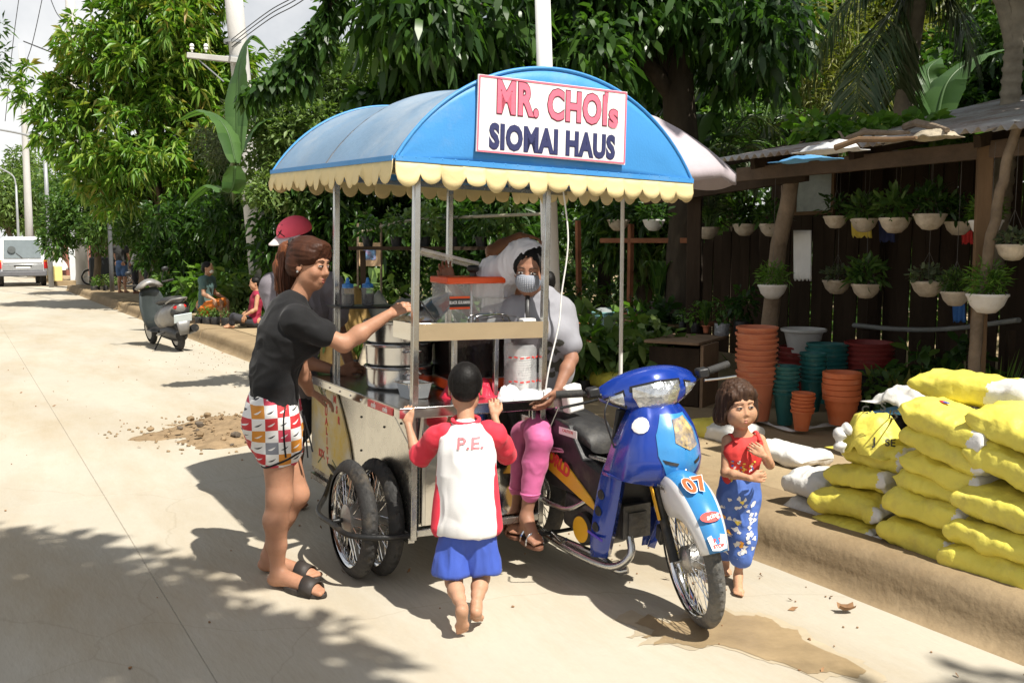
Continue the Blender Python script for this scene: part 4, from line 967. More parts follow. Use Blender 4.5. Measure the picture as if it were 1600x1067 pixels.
for k,(u,z)in enumerate([(2.75,.25),(2.75,.37),(2.75,.48),(2.32,.25),(2.32,.37),(2.32,.48),(2.32,.60),(1.85,.25),(1.85,.37),(1.85,.49),(1.85,.61),(2.3,.71),(1.85,.72),(2.65,.585)]):
 p=uv(u,V0+.5,z);b,P=sack_mesh(.42,.32,.12,60+k);o=b.build('sack',[YSACK,WSACK],None,angle=180,loc=p,rot=(0,0,RANG+math.pi+.05*math.sin(k*3)))
 tag(o,'hidden yellow sack, %s level from the ground of the %s rear stack'%(ordw_[int(round((z-.25)/.12))],{2:'left',1:'right'}[1+(u>2.5)]if abs(u-2.32)>.05 else 'middle'),'sack','sacks in the rear row of the pile')
q=at(1590,612,4.35);crumple('sack',(q.x,q.y,q.z-.05),.3,.2,.1,M('blue_sack',(.14,.38,.62),.5,var=.1,bump=.15),'empty sky blue sack at the right edge behind the long top sack','sack',21,RANG)
q=at(1412,612,4.75);crumple('sack',(q.x,q.y,q.z-.06),.16,.12,.1,WSACK,'crumpled empty white sack on top of the pile at left','sack',22,RANG)
q=at(1428,628,4.7);crumple('sack',(q.x,q.y,q.z-.06),.17,.13,.04,M('blue_sack',(.14,.38,.62),.5),'folded blue and white sack under the crumpled white one','sack',26,RANG)
q=onv(1366,668,V0+.2);ob=crumple('sack',(q.x,q.y,q.z-.11),.17,.15,.2,YSACK,'bundle of empty yellow sacks tied together with a knotted white end','sack bundle',23,RANG,amp=.14)
kn=MB();kn.tube(curve_pts([(0.02,.14,.12),(.05,.175,.1),(.05,.19,.05),(.03,.185,.0)],5),[.012,.03,.034,.03,.02,.03,.036,.034,.03,.02,.016,.03,.034,.026,.012,.008],9);kn.build('knot',WSACK,ob,angle=180)
def mark(s,x,y,r,zup):
 """printed round mark and weight on the upper face of a sack"""
 for m,dx,rr2 in((PRED,0,r),(PBLUE,r*.5,r*.75)):
  MB().add([(x+dx+rr2*math.cos(a*.35),y+rr2*.8*math.sin(a*.35),zup+(.001 if dx else 0))for a in range(18)],[tuple(range(18))]).build('mark',m,s,angle=0)
mark(top,-.08,-.02,.022,.066);mark(m2,-.14,.02,.026,.068);mark(m1,-.12,.02,.026,.068)
text_mesh('lettering','25KG',.035,top,PRNT,frame((.05,.06,.066),(1,.1,0),(0,-1,0)))
text_mesh('lettering','25 KG',.04,tl,PRED,frame((.22,.152,-.005),(1,0,0),(0,0,1)))
sack(1252,800,V0+.06,.26,.12,'lower grey white sack lying left of the yellow pile',seed=31,body=WSACK,string=False,W=.3)
sack(1252,760,V0+.08,.26,.13,'upper grey white sack lying left of the yellow pile',seed=32,body=WSACK,string=False,W=.3)
q=ground(1205,742,.18);sack(1205,735,4.4,.45,.1,'flat white and yellow sack on the ground behind the girl',seed=33,body=WSACK,W=.3,z=.225,string=False,white=-2)
q=ground(1110,715,.18);sack(1105,715,4.55,.5,.13,'half empty white and yellow sack behind the front mudguard',seed=34,body=YSACK,W=.3,z=.235,string=False,white=-.1)
q=sack(940,672,5.0,.5,.16,'yellow and printed sack behind the motorcycle saddle',seed=35,body=YSACK,W=.35,z=.33,string=False,white=.5)
mb=MB();pts=curve_pts([ground(1165,655,.19),ground(1195,662,.19),ground(1235,674,.19),ground(1275,668,.2),ground(1320,664,.2)],8)
mb.grid([[p+Vector((0,-.02,.004)),p+Vector((0,0,.022+.008*math.sin(i))),p+Vector((0,.03,.006))]for i,p in enumerate(pts)]);tag(mb.build('cloth_strip',WSACK,angle=180),'twisted strip of white sacking lying in front of the pot stacks','strip')
# food cart (sidecar) and what stands on it
HEAD=R(-60)
FW,LF=Vector((.5,-.866,0)),Vector((.866,.5,0))
CART0=Vector((-.452,4.05,0))
cart=thing('food_cart','stainless steel food cart sidecar with arched blue canopy and scalloped cream valance','food cart',CART0)
cart.rotation_euler=(R(-1.4),0,HEAD)
bpy.context.view_layer.update()
CM=(Matrix.Translation(CART0)@cart.rotation_euler.to_matrix().to_4x4())
def cw(x,y,z):return CM@Vector((x,y,z))
BLUE=M('blue_canvas',(0.055,0.27,0.62),.5,var=.07,scale=2.5,bump=.06,bscale=90,dirt=((.25,.36,.5),.22),dscale=2.2,spec=.45)
BLUET=M('faded_blue_canvas',(0.15,0.25,0.37),.42,var=.16,scale=2.2,bump=.10,bscale=40,dirt=((.38,.42,.46),.5),dscale=1.6,spec=.5)
CREAM=M('cream_canvas',(0.74,0.60,0.31),.6,var=.06,scale=4,bump=.08,bscale=60,dirt=((.5,.38,.2),.2),dscale=4)
def sq(mb,a,b,w=.03,up=(1,0,0)):mb.bar(a,b,w,w,up=up)
PX={'f':0.0,'b':-1.03};PY={'r':0.0,'l':.668}
for x in(0,-1.03):
 for y in(0,.668):
  mb=MB();sq(mb,(x,y,.24 if x==0 else.3),(x,y,1.99-x*.03));mb.build('post',STEELB,cart,bevel=.003)
XF,XB,YA,YB,RISE=.10,-1.73,-.146,1.46,.455
YC,HW=(YA+YB)/2,(YB-YA)/2
AR=(HW*HW+RISE*RISE)/(2*RISE)
def eave(x):return 1.908+(XF-x)*.036
def arch(y):return math.sqrt(max(0,AR*AR-(y-YC)**2))-(AR-RISE)
for x in(XF-.02,-.8,XB+.02):
 mb=MB();mb.tube([(x,YC+HW*.985*math.sin(t)/1,eave(x)-.012+(arch(YC+HW*.985*math.sin(t))))for t in np.linspace(-math.pi/2,math.pi/2,22)],.011,8);mb.build('hoop',STEELB,cart)
for y in(YA+.01,YB-.01,0,.668):
 mb=MB();mb.bar((XF-.02,y,eave(XF)-.02),(XB+.02,y,eave(XB)-.02),.025,.025);mb.build('rail',STEELB,cart)
for x in(0,-1.03):MB().bar((x,YA+.01,eave(x)-.045),(x,YB-.01,eave(x)-.045),.024,.024).build('rail',STEELB,cart)
nx,ny=44,60;X=np.linspace(XF,XB,nx);rows=[]
can=None
P=[]
for i,x in enumerate(X):
 s=(x-XB)/(XF-XB);sag=.028*math.sin(math.pi*((s*2)%1))**1.0
 r=[]
 for j in range(ny):
  y=YA+(YB-YA)*(.5-.5*math.cos(math.pi*j/(ny-1)))
  t=abs(y-YC)/HW
  k=(fbm([[x*3.5+y*1.2,y*1.3,2]],7,2)[0]-.5)
  dn=sag*(1-t**3)+k*.035*(1-(2*abs(s%.5-.25)*2)**4)*(1-t**4)
  nz=arch(y)+(AR-RISE);ny_=(y-YC);n=Vector((0,ny_,nz)).normalized()
  r.append(Vector((x,y,eave(x)+arch(y)))-n*dn)
 rows.append(r)
can=MB().grid(rows).build('canopy',BLUET,cart,angle=180)
can.modifiers.new('thickness','SOLIDIFY').thickness=.003
for x,sg,nm in((XF+.003,1,'front_gable'),(XB-.003,-1,'rear_gable')):
 pl_=[(YA+(YB-YA)*j/40)for j in range(41)]
 rows=[[Vector((x+.012*math.sin(math.pi*j/40)*math.sin(math.pi*t)*sg+.004*(fbm([[y*5,t*4,1]],3)[0]-.5),y,eave(x)+arch(y)*t))for j,y in enumerate(pl_)]for t in np.linspace(0,1,10)]
 o=MB().grid(rows).build(nm,BLUE,cart,angle=180);o.modifiers.new('thickness','SOLIDIFY').thickness=.002
 mb=MB();mb.tube([(x,y,eave(x)+arch(y)+.002)for y in pl_],.008,8);mb.build('piping',BLUE,o)
 if sg>0:
  st=MB()
  for k in range(26):st.sphere((x+.007,YA+.03+(YB-YA-.06)*k/25,eave(x)+.012),.0055,6,4)
  tag(st.build('studs',BLUE,o),kind='stuff')
def valance(p0,p1,n,out,depth=.112):
 p0,p1,out=Vector(p0),Vector(p1),Vector(out);m=12;rows=[[],[],[],[]]
 for k in range(n):
  for i in range(m+(1 if k==n-1 else 0)):
   t=(k+i/m)/n;p=p0.lerp(p1,t);f=i/m
   d=depth*(.50+.50*(.88+.2*math.sin(k*2.9+n))*math.sin(math.pi*f)**(.5+.15*math.sin(k*1.7)))if 0<f<1 else depth*.5
   sw=.010*math.sin(t*n*.9+k*1.7)+.006*math.sin(k*2.3)
   for q,a in enumerate((0,.35,.7,1.0)):rows[q].append(p+out*(.003+(.006+sw)*a*a)+Vector((0,0,-d*a)))
 o=MB().grid(rows).build('valance',CREAM,cart,angle=180);o.modifiers.new('thickness','SOLIDIFY').thickness=.002
 mb=MB();mb.bar(p0+out*.004+Vector((0,0,.004)),p1+out*.004+Vector((0,0,.004)),.006,.022);mb.build('hem',BLUE,cart)
valance((XF+.006,YA,eave(XF)),(XF+.006,YB,eave(XF)),15,(1,0,0))
valance((XB-.006,YA,eave(XB)),(XB-.006,YB,eave(XB)),15,(-1,0,0))
valance((XF,YA-.006,eave(XF)),(XB,YA-.006,eave(XB)),16,(0,-1,0))
valance((XF,YB+.006,eave(XF)),(XB,YB+.006,eave(XB)),16,(0,1,0))
SIGNW=M('white_sign_vinyl',(.82,.80,.79),.35,var=.02,bump=.015)
PINKP=M('pink_sign_paint',(.80,.17,.25),.4,var=.06);NAVY=M('navy_sign_paint',(.035,.04,.12),.4,var=.05);OUTL=M('dark_outline',(.12,.02,.04),.4)
sy0,sy1,sz0,sz1=.222,1.022,1.962,2.288
sgn=MB().add([(XF+.026,sy0,sz0+.002),(XF+.026,sy1,sz0-.002),(XF+.026,sy1,sz1+.012),(XF+.026,sy0+.006,sz1+.004),(XF+.018,sy0,sz0+.002),(XF+.018,sy1,sz0-.002),(XF+.018,sy1,sz1+.012),(XF+.018,sy0+.006,sz1+.004)],[(0,1,2,3),(7,6,5,4),(0,4,5,1),(1,5,6,2),(2,6,7,3),(3,7,4,0)]).build('sign_board',SIGNW,cart)
x=XF+.0275;fr=MB();e=.006
c4=[Vector((x,sy0+e,sz0+e)),Vector((x,sy1-e,sz0+e)),Vector((x,sy1-e,sz1+.012-e)),Vector((x,sy0+.006+e,sz1+.004-e))]
for i in range(4):fr.bar(c4[i],c4[(i+1)%4],.007,.0018,up=(1,0,0))
fr.build('sign_border',PINKP,sgn)
TX=lambda y,z,dx=0.0:frame((XF+.0272+dx,y,z),(0,1,0),(0,0,1))
def sign_word(s,y,z,size,col,sx=.8,sp=1.05):
 text_mesh('lettering_outline',s,size,sgn,OUTL if col is PINKP else NAVY,TX(y,z),offset=size*.062,sx=sx,spacing=sp)
 text_mesh('lettering',s,size,sgn,col,TX(y,z,.0012),offset=size*.034,sx=sx,spacing=sp)
sign_word('MR.',.425,2.200,.190,PINKP,.68,1.08)
sign_word('CHOI',.745,2.194,.180,PINKP,.70,1.08)
sign_word("'",.902,2.225,.13,PINKP,.8)
sign_word('s',.945,2.180,.16,PINKP,.85)
sign_word('SIOMAI HAUS',.622,2.030,.142,NAVY,.72,1.10)
ZB,ZT=.27,.82
STEELM=M('mirror_steel',(.64,.62,.58),.06,1.0,var=.05,bump=.035,bscale=7,rvar=.04)
BX=-1.40
MB().box((-.012,.334,(ZB+ZT)/2+.01),(.006,.60,ZT-ZB-.03)).build('front_panel',STEELM,cart)
for a,b in(((.002,.016,ZB),(.002,.652,ZB)),((.002,.016,ZT-.012),(.002,.652,ZT-.012))):mb=MB();sq(mb,a,b,.032,(0,0,1));mb.build('rail',STEELB,cart,bevel=.003)
for y in(.05,.62):MB().bar((.004,y,ZB+.03),(.004,y,ZT-.03),.018,.01,up=(1,0,0)).build('trim',STEEL,cart,bevel=.002)
MB().box((BX/2-.01,-.006,(ZB+ZT)/2),(-BX-.02,.005,ZT-ZB)).build('side_panel',M('dull_steel',(.60,.58,.53),.26,1.0,var=.06,bump=.02,bscale=8),cart)
MB().box((BX/2-.01,.674,(ZB+ZT)/2),(-BX-.02,.005,ZT-ZB)).build('side_panel',STEEL,cart)
MB().box((BX,.334,(ZB+ZT)/2),(.005,.66,ZT-ZB)).build('rear_panel',STEEL,cart)
MB().box((BX/2,.334,ZB-.012),(-BX+.0,.66,.018)).build('floor_panel',STEELB,cart)
for y in(-.004,.672):mb=MB();sq(mb,(0,y,ZB-.03),(BX,y,ZB-.03),.032,(0,0,1));mb.build('rail',STEELB,cart,bevel=.003)
riv=MB()
for x,z in((-.32,.70),(-.32,.53),(-.62,.70),(-.62,.53),(-.12,.75)):riv.sphere((x,-.010,z),.006,8,5)
riv.build('rivets',BLACKM,cart)
PAINT=M('painted_board',(.50,.50,.47),.45,var=.3,scale=3.2,bump=.06,dirt=((.60,.40,.05),.75),dscale=2.6)
o2=[(-1.38,.30),(-.74,.30),(-.72,.42),(-.78,.55),(-.88,.68),(-.98,.79),(-1.06,.815),(-1.38,.815)]
pb=MB().prism(o2,lambda a,b:Vector((a,-.012,b)),lambda a,b:Vector((a,-.020,b))).build('painted_board',PAINT,cart)
REDP=M('red_paint',(.5,.045,.03),.5,var=.1);GRNP=M('dark_green_paint',(.06,.10,.05),.5)
SD=lambda x,z:frame((x,-.0212,z),(1,0,0),(0,0,1))
for k,ch in enumerate('QUALITY'):text_mesh('lettering',ch,.062-.002*k,pb,REDP,SD(-1.13+.005*k,.70-.053*k),offset=.002)
for k,ch in enumerate('MSR'):text_mesh('lettering',ch,.055,pb,REDP,SD(-.985+.032*k,.735-.052*k),offset=.002)
text_mesh('lettering','KIX',.06,pb,REDP,SD(-1.2,.40),offset=.002)
mb=MB()
for a,b in(((-1.22,.78),(-1.12,.79)),((-1.12,.79),(-1.19,.70)),((-1.22,.78),(-1.14,.69)),((-1.19,.70),(-1.11,.685)),((-1.30,.80),(-1.2,.74)),((-1.17,.40),(-1.26,.34)),((-1.02,.40),(-.95,.37))):mb.bar((a[0],-.0215,a[1]),(b[0],-.0215,b[1]),.006,.002,up=(0,1,0))
mb.build('pictogram',GRNP,pb)
ct=MB();x0,x1,y0,y1,z0=-1.47,.062,-.095,.775,.85
ct.box(((x0+x1)/2,(y0+y1)/2,z0-.004),(x1-x0,y1-y0,.008));ct.build('counter_top',M('worn_steel',(.40,.40,.39),.2,1.0,var=.14,scale=4,bump=.02,bscale=10,dirt=((.3,.29,.27),.2),dscale=5),cart,bevel=.002)
for a,b in(((x1-.003,y0,z0-.026),(x1-.003,y1,z0-.026)),((x0+.003,y0,z0-.026),(x0+.003,y1,z0-.026)),((x0,y0+.003,z0-.026),(x1-.006,y0+.003,z0-.026)),((x0,y1-.003,z0-.026),(x1-.006,y1-.003,z0-.026))):
 mb=MB();mb.bar(a,b,.005,.036,up=(0,0,1));mb.build('counter_edge',STEEL,cart)
mb=MB()
for k in range(9):mb.sphere((-.1-.15*k,y0-.001,z0-.028),.005,6,4)
mb.build('edge_screws',CHROME,cart)
STK=M('red_sticker',(.62,.04,.05),.35,var=.12,scale=14)
st=MB().box((-.16,y0-.0022,z0-.027),(.30,.002,.032)).build('sticker',STK,cart)
text_mesh('lettering','cola',.034,st,SIGNW,frame((-.24,y0-.0036,z0-.027),(1,0,0),(0,0,1)),shear=.3,offset=.001);text_mesh('lettering','cola',.034,st,SIGNW,frame((-.10,y0-.0036,z0-.027),(1,0,0),(0,0,1)),shear=.3,offset=.001)
for a,b in(((.0,-.012,.655),(-.035,-.085,.815)),((.012,.66,.60),(.05,.735,.815)),((-1.03,-.012,.655),(-1.03,-.085,.815)),((.014,.02,.66),(.05,.02,.82))):
 MB().bar(a,b,.014,.004).build('stay',STEELB,cart)
ZS=1.135
tr=MB();tr.box((-.10,.336,ZS+.003),(.22,.70,.006));tr.box((.012,.336,ZS+.04),(.005,.70,.08));tr.box((-.208,.336,ZS+.025),(.005,.70,.05));tr.box((-.1,-.012,ZS+.04),(.225,.005,.08));tr.box((-.1,.684,ZS+.04),(.225,.005,.08))
tr.build('shelf_tray',STEELM,cart,bevel=.0015)
for y in(.245,.465):MB().bar((-.10,y,z0),(-.10,y,ZS),.022,.022,up=(1,0,0)).build('strut',STEELB,cart,bevel=.002)
MB().bar((-.19,.09,z0),(-.19,.09,ZS),.008,.008,up=(1,0,0)).build('strut',STEELB,cart)
MB().box((-.93,.12,1.235),(.22,.34,.012)).build('sauce_shelf',BLACKM,cart,bevel=.002)
for y in(-.02,.27):MB().bar((-.93,y,z0),(-.93,y,1.23),.012,.012,up=(1,0,0)).build('strut',STEELB,cart)
mb=MB();mb.tube(curve_pts([(.03,.73,1.88),(.05,.76,1.6),(.045,.735,1.35),(.05,.72,1.2),(.05,.672,1.0),(.045,.655,.87)],6),.0038,8);mb.build('cable',WHITEP,cart)
def tyre_mesh(rad,w,groove=.0065,pitch=40,n=176):
 """tyre lying in the xz plane round the origin, with chevron grooves"""
 prof=[(-1,-.52),(-.98,-.25),(-.86,.15),(-.70,.50),(-.45,.80),(-.2,.95),(0,1),(.2,.95),(.45,.80),(.70,.50),(.86,.15),(.98,-.25),(1,-.52)]
 hw,hh=w/2,w*.46;rc=rad-hh
 rows=[]
 for i in range(n):
  a=2*math.pi*i/n;r=[]
  for s,q in prof:
   rr=rc+q*hh
   if q>.4:
    ph=(a/(2*math.pi)*pitch+abs(s)*1.1)%1
    if ph<.27:rr-=groove
   r.append((rr*math.cos(a),s*hw,rr*math.sin(a)))
  rows.append([Vector(p)for p in r])
 rows.append(rows[0])
 return MB().grid(rows)
def ring(mb,r0,r1,y0,y1,n=72):
 """flat rectangular ring in the xz plane"""
 mb.lathe([(r0,y0),(r1,y0),(r1,y1),(r0,y1),(r0,y0)],n,mat=Matrix.Rotation(R(90),3,'X'))
def spokes(mb,r0,r1,w,n=36,rad=.0022):
 for k in range(n):
  a=2*math.pi*k/n;b=a+(.32 if k%2 else-.32);s=-1 if k%4<2 else 1
  mb.tube([(r0*math.cos(b),s*w,r0*math.sin(b)),(r1*math.cos(a),0,r1*math.sin(a))],rad,5,caps=False)
def wheel(name,parent,loc,rad,w,rz=0.0,tyre=RUBBER,rim=CHROME,drum=.07,stripe=None,matrix=None):
 wh=bpy.data.objects.new(name,None);COL.objects.link(wh);wh.parent=parent;wh.empty_display_size=.05
 if matrix is not None:wh.matrix_local=matrix
 else:wh.location,wh.rotation_euler=loc,(0,0,rz)
 tyre_mesh(rad,w).build('tyre',tyre,wh,angle=30)
 rr=rad-w*.80
 mb=MB();mb.lathe([(rr+.012,-.026),(rr+.010,-.029),(rr-.002,-.024),(rr-.008,-.012),(rr-.008,.012),(rr-.002,.024),(rr+.010,.029),(rr+.012,.026)],72,mat=Matrix.Rotation(R(90),3,'X'));mb.build('rim',rim,wh,angle=50)
 if stripe:mb=MB();ring(mb,rr+.014,rr+.021,-.031,-.029);mb.build('rim_stripe',stripe,wh)
 mb=MB();spokes(mb,drum*.7,rr-.004,.024);mb.build('spokes',rim,wh)
 mb=MB();mb.lathe([(.012,-.05),(.03,-.048),(drum,-.032),(drum,.032),(.03,.048),(.012,.05)],28,mat=Matrix.Rotation(R(90),3,'X'),caps=(True,True));mb.tube([(0,-.075,0),(0,.075,0)],.009,10);mb.build('hub',ALU,wh)
 return wh
wheel('wheel',cart,(-.32,-.165,.277),.277,.078,stripe=WHITEP)
wheel('wheel',cart,(-.30,-.047,.277),.277,.074)
mb=MB();mb.tube(curve_pts([(-1.05,-.01,.31),(-.75,-.15,.285),(-.55,-.255,.262),(-.32,-.262,.262),(-.12,-.25,.262),(-.02,-.12,.262),(0,.0,.262)],6),.0135,10);mb.build('wheel_guard',BLACKM,cart)
mb=MB();mb.tube([(-.32,-.26,.275),(-.32,.0,.277)],.011,10);mb.tube([(-1.1,-.01,.36),(-.7,-.085,.36),(-.4,-.095,.33),(-.32,-.095,.277)],.012,8);mb.build('axle',BLACKM,cart)
mb=MB();mb.tube(curve_pts([(0,.68,.60),(.16,.74,.605),(.42,.80,.60)],5),.0145,10);mb.build('coupling_bar',STEELB,cart)
mb=MB();mb.tube(curve_pts([(.0,.68,.355),(.10,.70,.34),(.2,.72,.35),(.33,.77,.44),(.42,.81,.52)],6),.0135,10);mb.build('coupling_bar',STEELB,cart)
mb=MB();mb.tube(curve_pts([(-.25,.66,.205),(.05,.70,.185),(.36,.76,.165),(.46,.80,.12),(.50,.83,.13)],6),.017,10);mb.build('coupling_bar',STEELB,cart)
mb=MB();mb.tube(curve_pts([(.0,.66,.40),(-.03,.70,.46),(-.02,.73,.38),(.03,.69,.33)],5),.009,8);mb.build('hook_bar',STEELB,cart)
# things on the cart
def oncart(name,label,cat,x,y,z,rz=0.0,group=None):
 p=cw(x,y,z);return thing(name,label,cat,p,HEAD+rz,group)
ALUP=M('polished_aluminium',(.60,.60,.60),.2,1.0,var=.08,scale=5,bump=.03,bscale=12)
st=oncart('siomai_steamer','tall three tier round aluminium steamer on the steel counter','steamer',-.56,.17,.851)
for k in range(3):
 zt=.012+k*.112
 MB().lathe([(0,zt),(.160,zt),(.165,zt+.006),(.168,zt+.09),(.176,zt+.094),(.178,zt+.102),(.172,zt+.106),(.160,zt+.104),(.158,zt+.02),(0,zt+.015)],48).build('tier',ALUP,st,angle=35)
 mb=MB()
 for sg in(-1,1):mb.tube(curve_pts([(sg*.168,-.05,zt+.07),(sg*.205,-.035,zt+.075),(sg*.21,0,zt+.075),(sg*.205,.035,zt+.075),(sg*.168,.05,zt+.07)],4),.005,7)
 mb.build('handle',STEEL,st)
MB().lathe([(0,0),(.155,0),(.155,.012),(0,.012)],40).build('base',BLACKM,st)
FOOD=M('dumpling_dough',(.55,.42,.24),.5,var=.2,scale=20)
mb=MB()
for k in range(26):
 a,q=k*2.4,.026*math.sqrt(k);mb.sphere((q*math.cos(a),q*math.sin(a),.335),(.022,.022,.018),9,6)
mb.build('dumplings',FOOD,st)
ld=oncart('steamer_lid','tilted round aluminium lid resting on the back of the steamer','lid',-.60,.33,1.205);ld.rotation_euler.x=R(38)
MB().lathe([(.172,0),(.174,.012),(.15,.03),(.08,.052),(0,.058),(0,.055),(.08,.049),(.15,.027),(.168,.004)],40).build('cover',ALUP,ld)
MB().lathe([(0,.056),(.012,.06),(.02,.075),(.016,.084),(0,.087)],16).build('knob',BLACKP,ld)
pn=oncart('steel_pan','small square steel food pan on the counter beside the post','pan',-.20,.09,.851,R(4))
mb=MB();a=.062;b_=.048;h=.075
mb.add([(-b_,-b_,0),(b_,-b_,0),(b_,b_,0),(-b_,b_,0),(-a,-a,h),(a,-a,h),(a,a,h),(-a,a,h),(-a+.004,-a+.004,h),(a-.004,-a+.004,h),(a-.004,a-.004,h),(-a+.004,a-.004,h),(-b_,-b_,.006),(b_,-b_,.006),(b_,b_,.006),(-b_,b_,.006)],[(3,2,1,0),(0,1,5,4),(1,2,6,5),(2,3,7,6),(3,0,4,7),(4,5,9,8),(5,6,10,9),(6,7,11,10),(7,4,8,11),(8,9,13,12),(9,10,14,13),(10,11,15,14),(11,8,12,15),(12,13,14,15)])
mb.build('basin',STEEL,pn,bevel=.006);mb=MB();mb.bar((-a-.006,-a,h),(-a-.006,a,h),.014,.003);mb.bar((a+.006,-a,h),(a+.006,a,h),.014,.003);mb.bar((-a,-a-.006,h+.0005),(a,-a-.006,h+.0005),.014,.003);mb.build('rim',STEEL,pn)
ACR=M('clear_acrylic',(.86,.87,.86),.08,var=.02,bump=0,alpha=.16);REDPL=M('red_orange_plastic',(.78,.09,.015),.35,var=.05,bump=.02);BLKJ=M('black_gulaman',(.012,.008,.007),.12,var=.2)
dp=oncart('drink_dispenser','clear square drink dispenser with red lid and base, half full of black jelly drink','drink dispenser',-.40,.475,.851,R(-6))
w,d=.145,.125
MB().box((0,0,.035),(d*2+.012,w*2+.012,.05)).build('base',REDPL,dp,bevel=.008)
MB().box((0,0,.015),(d*2-.02,w*2-.02,.03)).build('foot',BLACKP,dp,bevel=.004)
mb=MB();t=.004
for s in(-1,1):mb.box((s*(d-t/2),0,.295),(t,w*2-.001,.47));mb.box((0,s*(w-t/2),.295),(2*d-2*t-.001,t,.47))
mb.build('tank',ACR,dp)
MB().box((0,0,.185),(2*d+.003,2*w+.003,.24)).build('drink',BLKJ,dp,bevel=.003)
MB().box((0,0,.546),(d*2+.012,w*2+.016,.032)).build('lid',REDPL,dp,bevel=.006)
MB().lathe([(0,.56),(.018,.562),(.016,.58),(.030,.592),(.032,.606),(.022,.616),(0,.619)],18,(.0,.03,0)).build('knob',BLACKP,dp)
MB().tube([(.05,-.01,.08),(-.03,.035,.53)],.008,8).build('ladle',STEELB,dp)
lb=MB().box((d+.002,-w+.055,.44),(.003,.105,.06)).build('label',BLACKP,dp)
for z in(.465,.413):MB().box((d+.003,-w+.055,z),(.003,.105,.010)).build('label_band',REDPL,lb)
text_mesh('lettering','BLACK GULAMAN',.021,lb,SIGNW,frame((d+.0042,-w+.055,.44),(0,1,0),(0,0,1)),sx=.62,offset=.0006)
MB().tube([(d,.07,.085),(d+.04,.07,.085),(d+.045,.07,.06)],.010,8).build('tap',BLACKP,dp)
CUPW=M('white_cup_plastic',(.75,.74,.72),.35,var=.05,alpha=1);BAGC=M('clear_bag',(.85,.86,.86),.15,var=.05,bump=.6,bscale=16,alpha=.30)
cp=oncart('cup_stack','stack of white plastic cups with red print in a clear bag on the counter','cups',-.085,.60,.851)
me=None
for k in range(12):
 if me is None:o=MB().lathe([(0,.004),(.030,.004),(.044,.085),(.047,.088),(.045,.09),(.042,.085),(.029,.007),(0,.007)],24).build('cup',CUPW,cp);me=o.data
 else:o=bpy.data.objects.new('cup',me);COL.objects.link(o);o.parent=cp
 o.location=(0,.004,.006+k*.0118)
MB().lathe([(.02,.002),(.078,.006),(.082,.06),(.080,.15),(.083,.235),(.08,.25)],26,wob=.03).build('bag',BAGC,cp,angle=180)
mb=MB()
for z in(.075,.19):
 for k in range(9):
  a=-1.3+k*.36;mb.bar((.0835*math.cos(a),.0835*math.sin(a),z+.004*math.sin(k*2)),(.0835*math.cos(a+.22),.0835*math.sin(a+.22),z+.004*math.sin(k*3)),.002,.007,up=(0,0,1))
mb.build('print',PRED,cp)
BLC=M('blue_cap_plastic',(.03,.18,.50),.35,var=.05);SOY=M('soy_sauce',(.02,.012,.008),.15)
for k,(x,y,lab)in enumerate(((-.90,.02,'squat sauce jar with blue nozzle cap, nearer the post'),(-.95,.15,'squat sauce jar with blue nozzle cap, nearer the steamer'))):
 o=oncart('sauce_bottle',lab,'sauce bottle',x,y,1.242,0,'sauce bottles')
 MB().lathe([(0,0),(.03,0),(.032,.004),(.032,.06),(0,.06)],20).build('sauce',SOY,o)
 MB().lathe([(.033,0),(.034,.09),(.028,.098)],20).build('jar',ACR,o);MB().lathe([(.030,.092),(.030,.112),(.012,.118),(.007,.145),(0,.147)],18).build('cap',BLC,o)
q=cw(-.16,.36,.851);crumple('plastic_bag',q,.10,.15,.10,M('red_bag',(.55,.02,.05),.4,var=.2,bump=.3),'crumpled red plastic bag on the counter under the shelf tray','bag',41,HEAD)
q=cw(-.01,.62,.851);crumple('napkins',q,.05,.15,.05,M('white_paper',(.76,.77,.78),.8,var=.05),'loose heap of white paper napkins at the right end of the counter','napkins',42,HEAD)
q=cw(-.02,.50,.851);crumple('napkins',q,.04,.06,.07,M('white_paper',(.76,.77,.78),.8),'scrunched white paper bag beside the cups on the counter','paper bag',43,HEAD)
o=oncart('tongs','steel tongs lying across the shelf tray','tongs',-.02,.38,ZS+.088)
mb=MB()
for s in(0,1):mb.tube(curve_pts([(-.0,-.04+.0*s,.0),(.012*s,.03,.01+.004*s),(.02*s,.12,.012),(.018*s-.03,.17,.0)],5),.0055,6,flat=.4)
mb.build('arms',CHROME,o)
o=oncart('wire_rack','bent steel wire rack standing on the shelf tray','rack',-.06,.40,ZS+.07);mb=MB();mb.tube(curve_pts([(0,-.07,0),(0,-.065,.03),(0,0,.036),(0,.09,.034),(0,.12,.0)],5),.005,7);mb.tube(curve_pts([(-.06,-.07,0),(-.06,-.065,.03),(-.06,0,.036),(-.06,.09,.034),(-.06,.12,.0)],5),.005,7);mb.build('wires',CHROME,o)
o=MB().box((0,0,.02),(.05,.07,.04)).build('soap_box',WHITEP,bevel=.006,loc=cw(-.04,.60,ZS+.05),rot=(0,0,HEAD));tag(o,'small white box at the right end of the shelf tray','box')
o=oncart('plastic_plate','clear plastic plate held up over the dispenser by the vendor','plate',-.62,.46,1.50);CLR=M('clear_lid',(.9,.85,.82),.1,var=.03,alpha=.38)
o.rotation_euler=(R(-6),R(14),HEAD+R(70))
MB().box((0,0,0),(.30,.20,.004)).build('plate',CLR,o,bevel=.001);mb=MB()
for a,b in(((-.15,-.1,0),(.15,-.1,0)),((.15,-.1,0),(.15,.1,0)),((.15,.1,0),(-.15,.1,0)),((-.15,.1,0),(-.15,-.1,0))):mb.bar(a,b,.006,.016)
mb.build('rim',CLR,o)
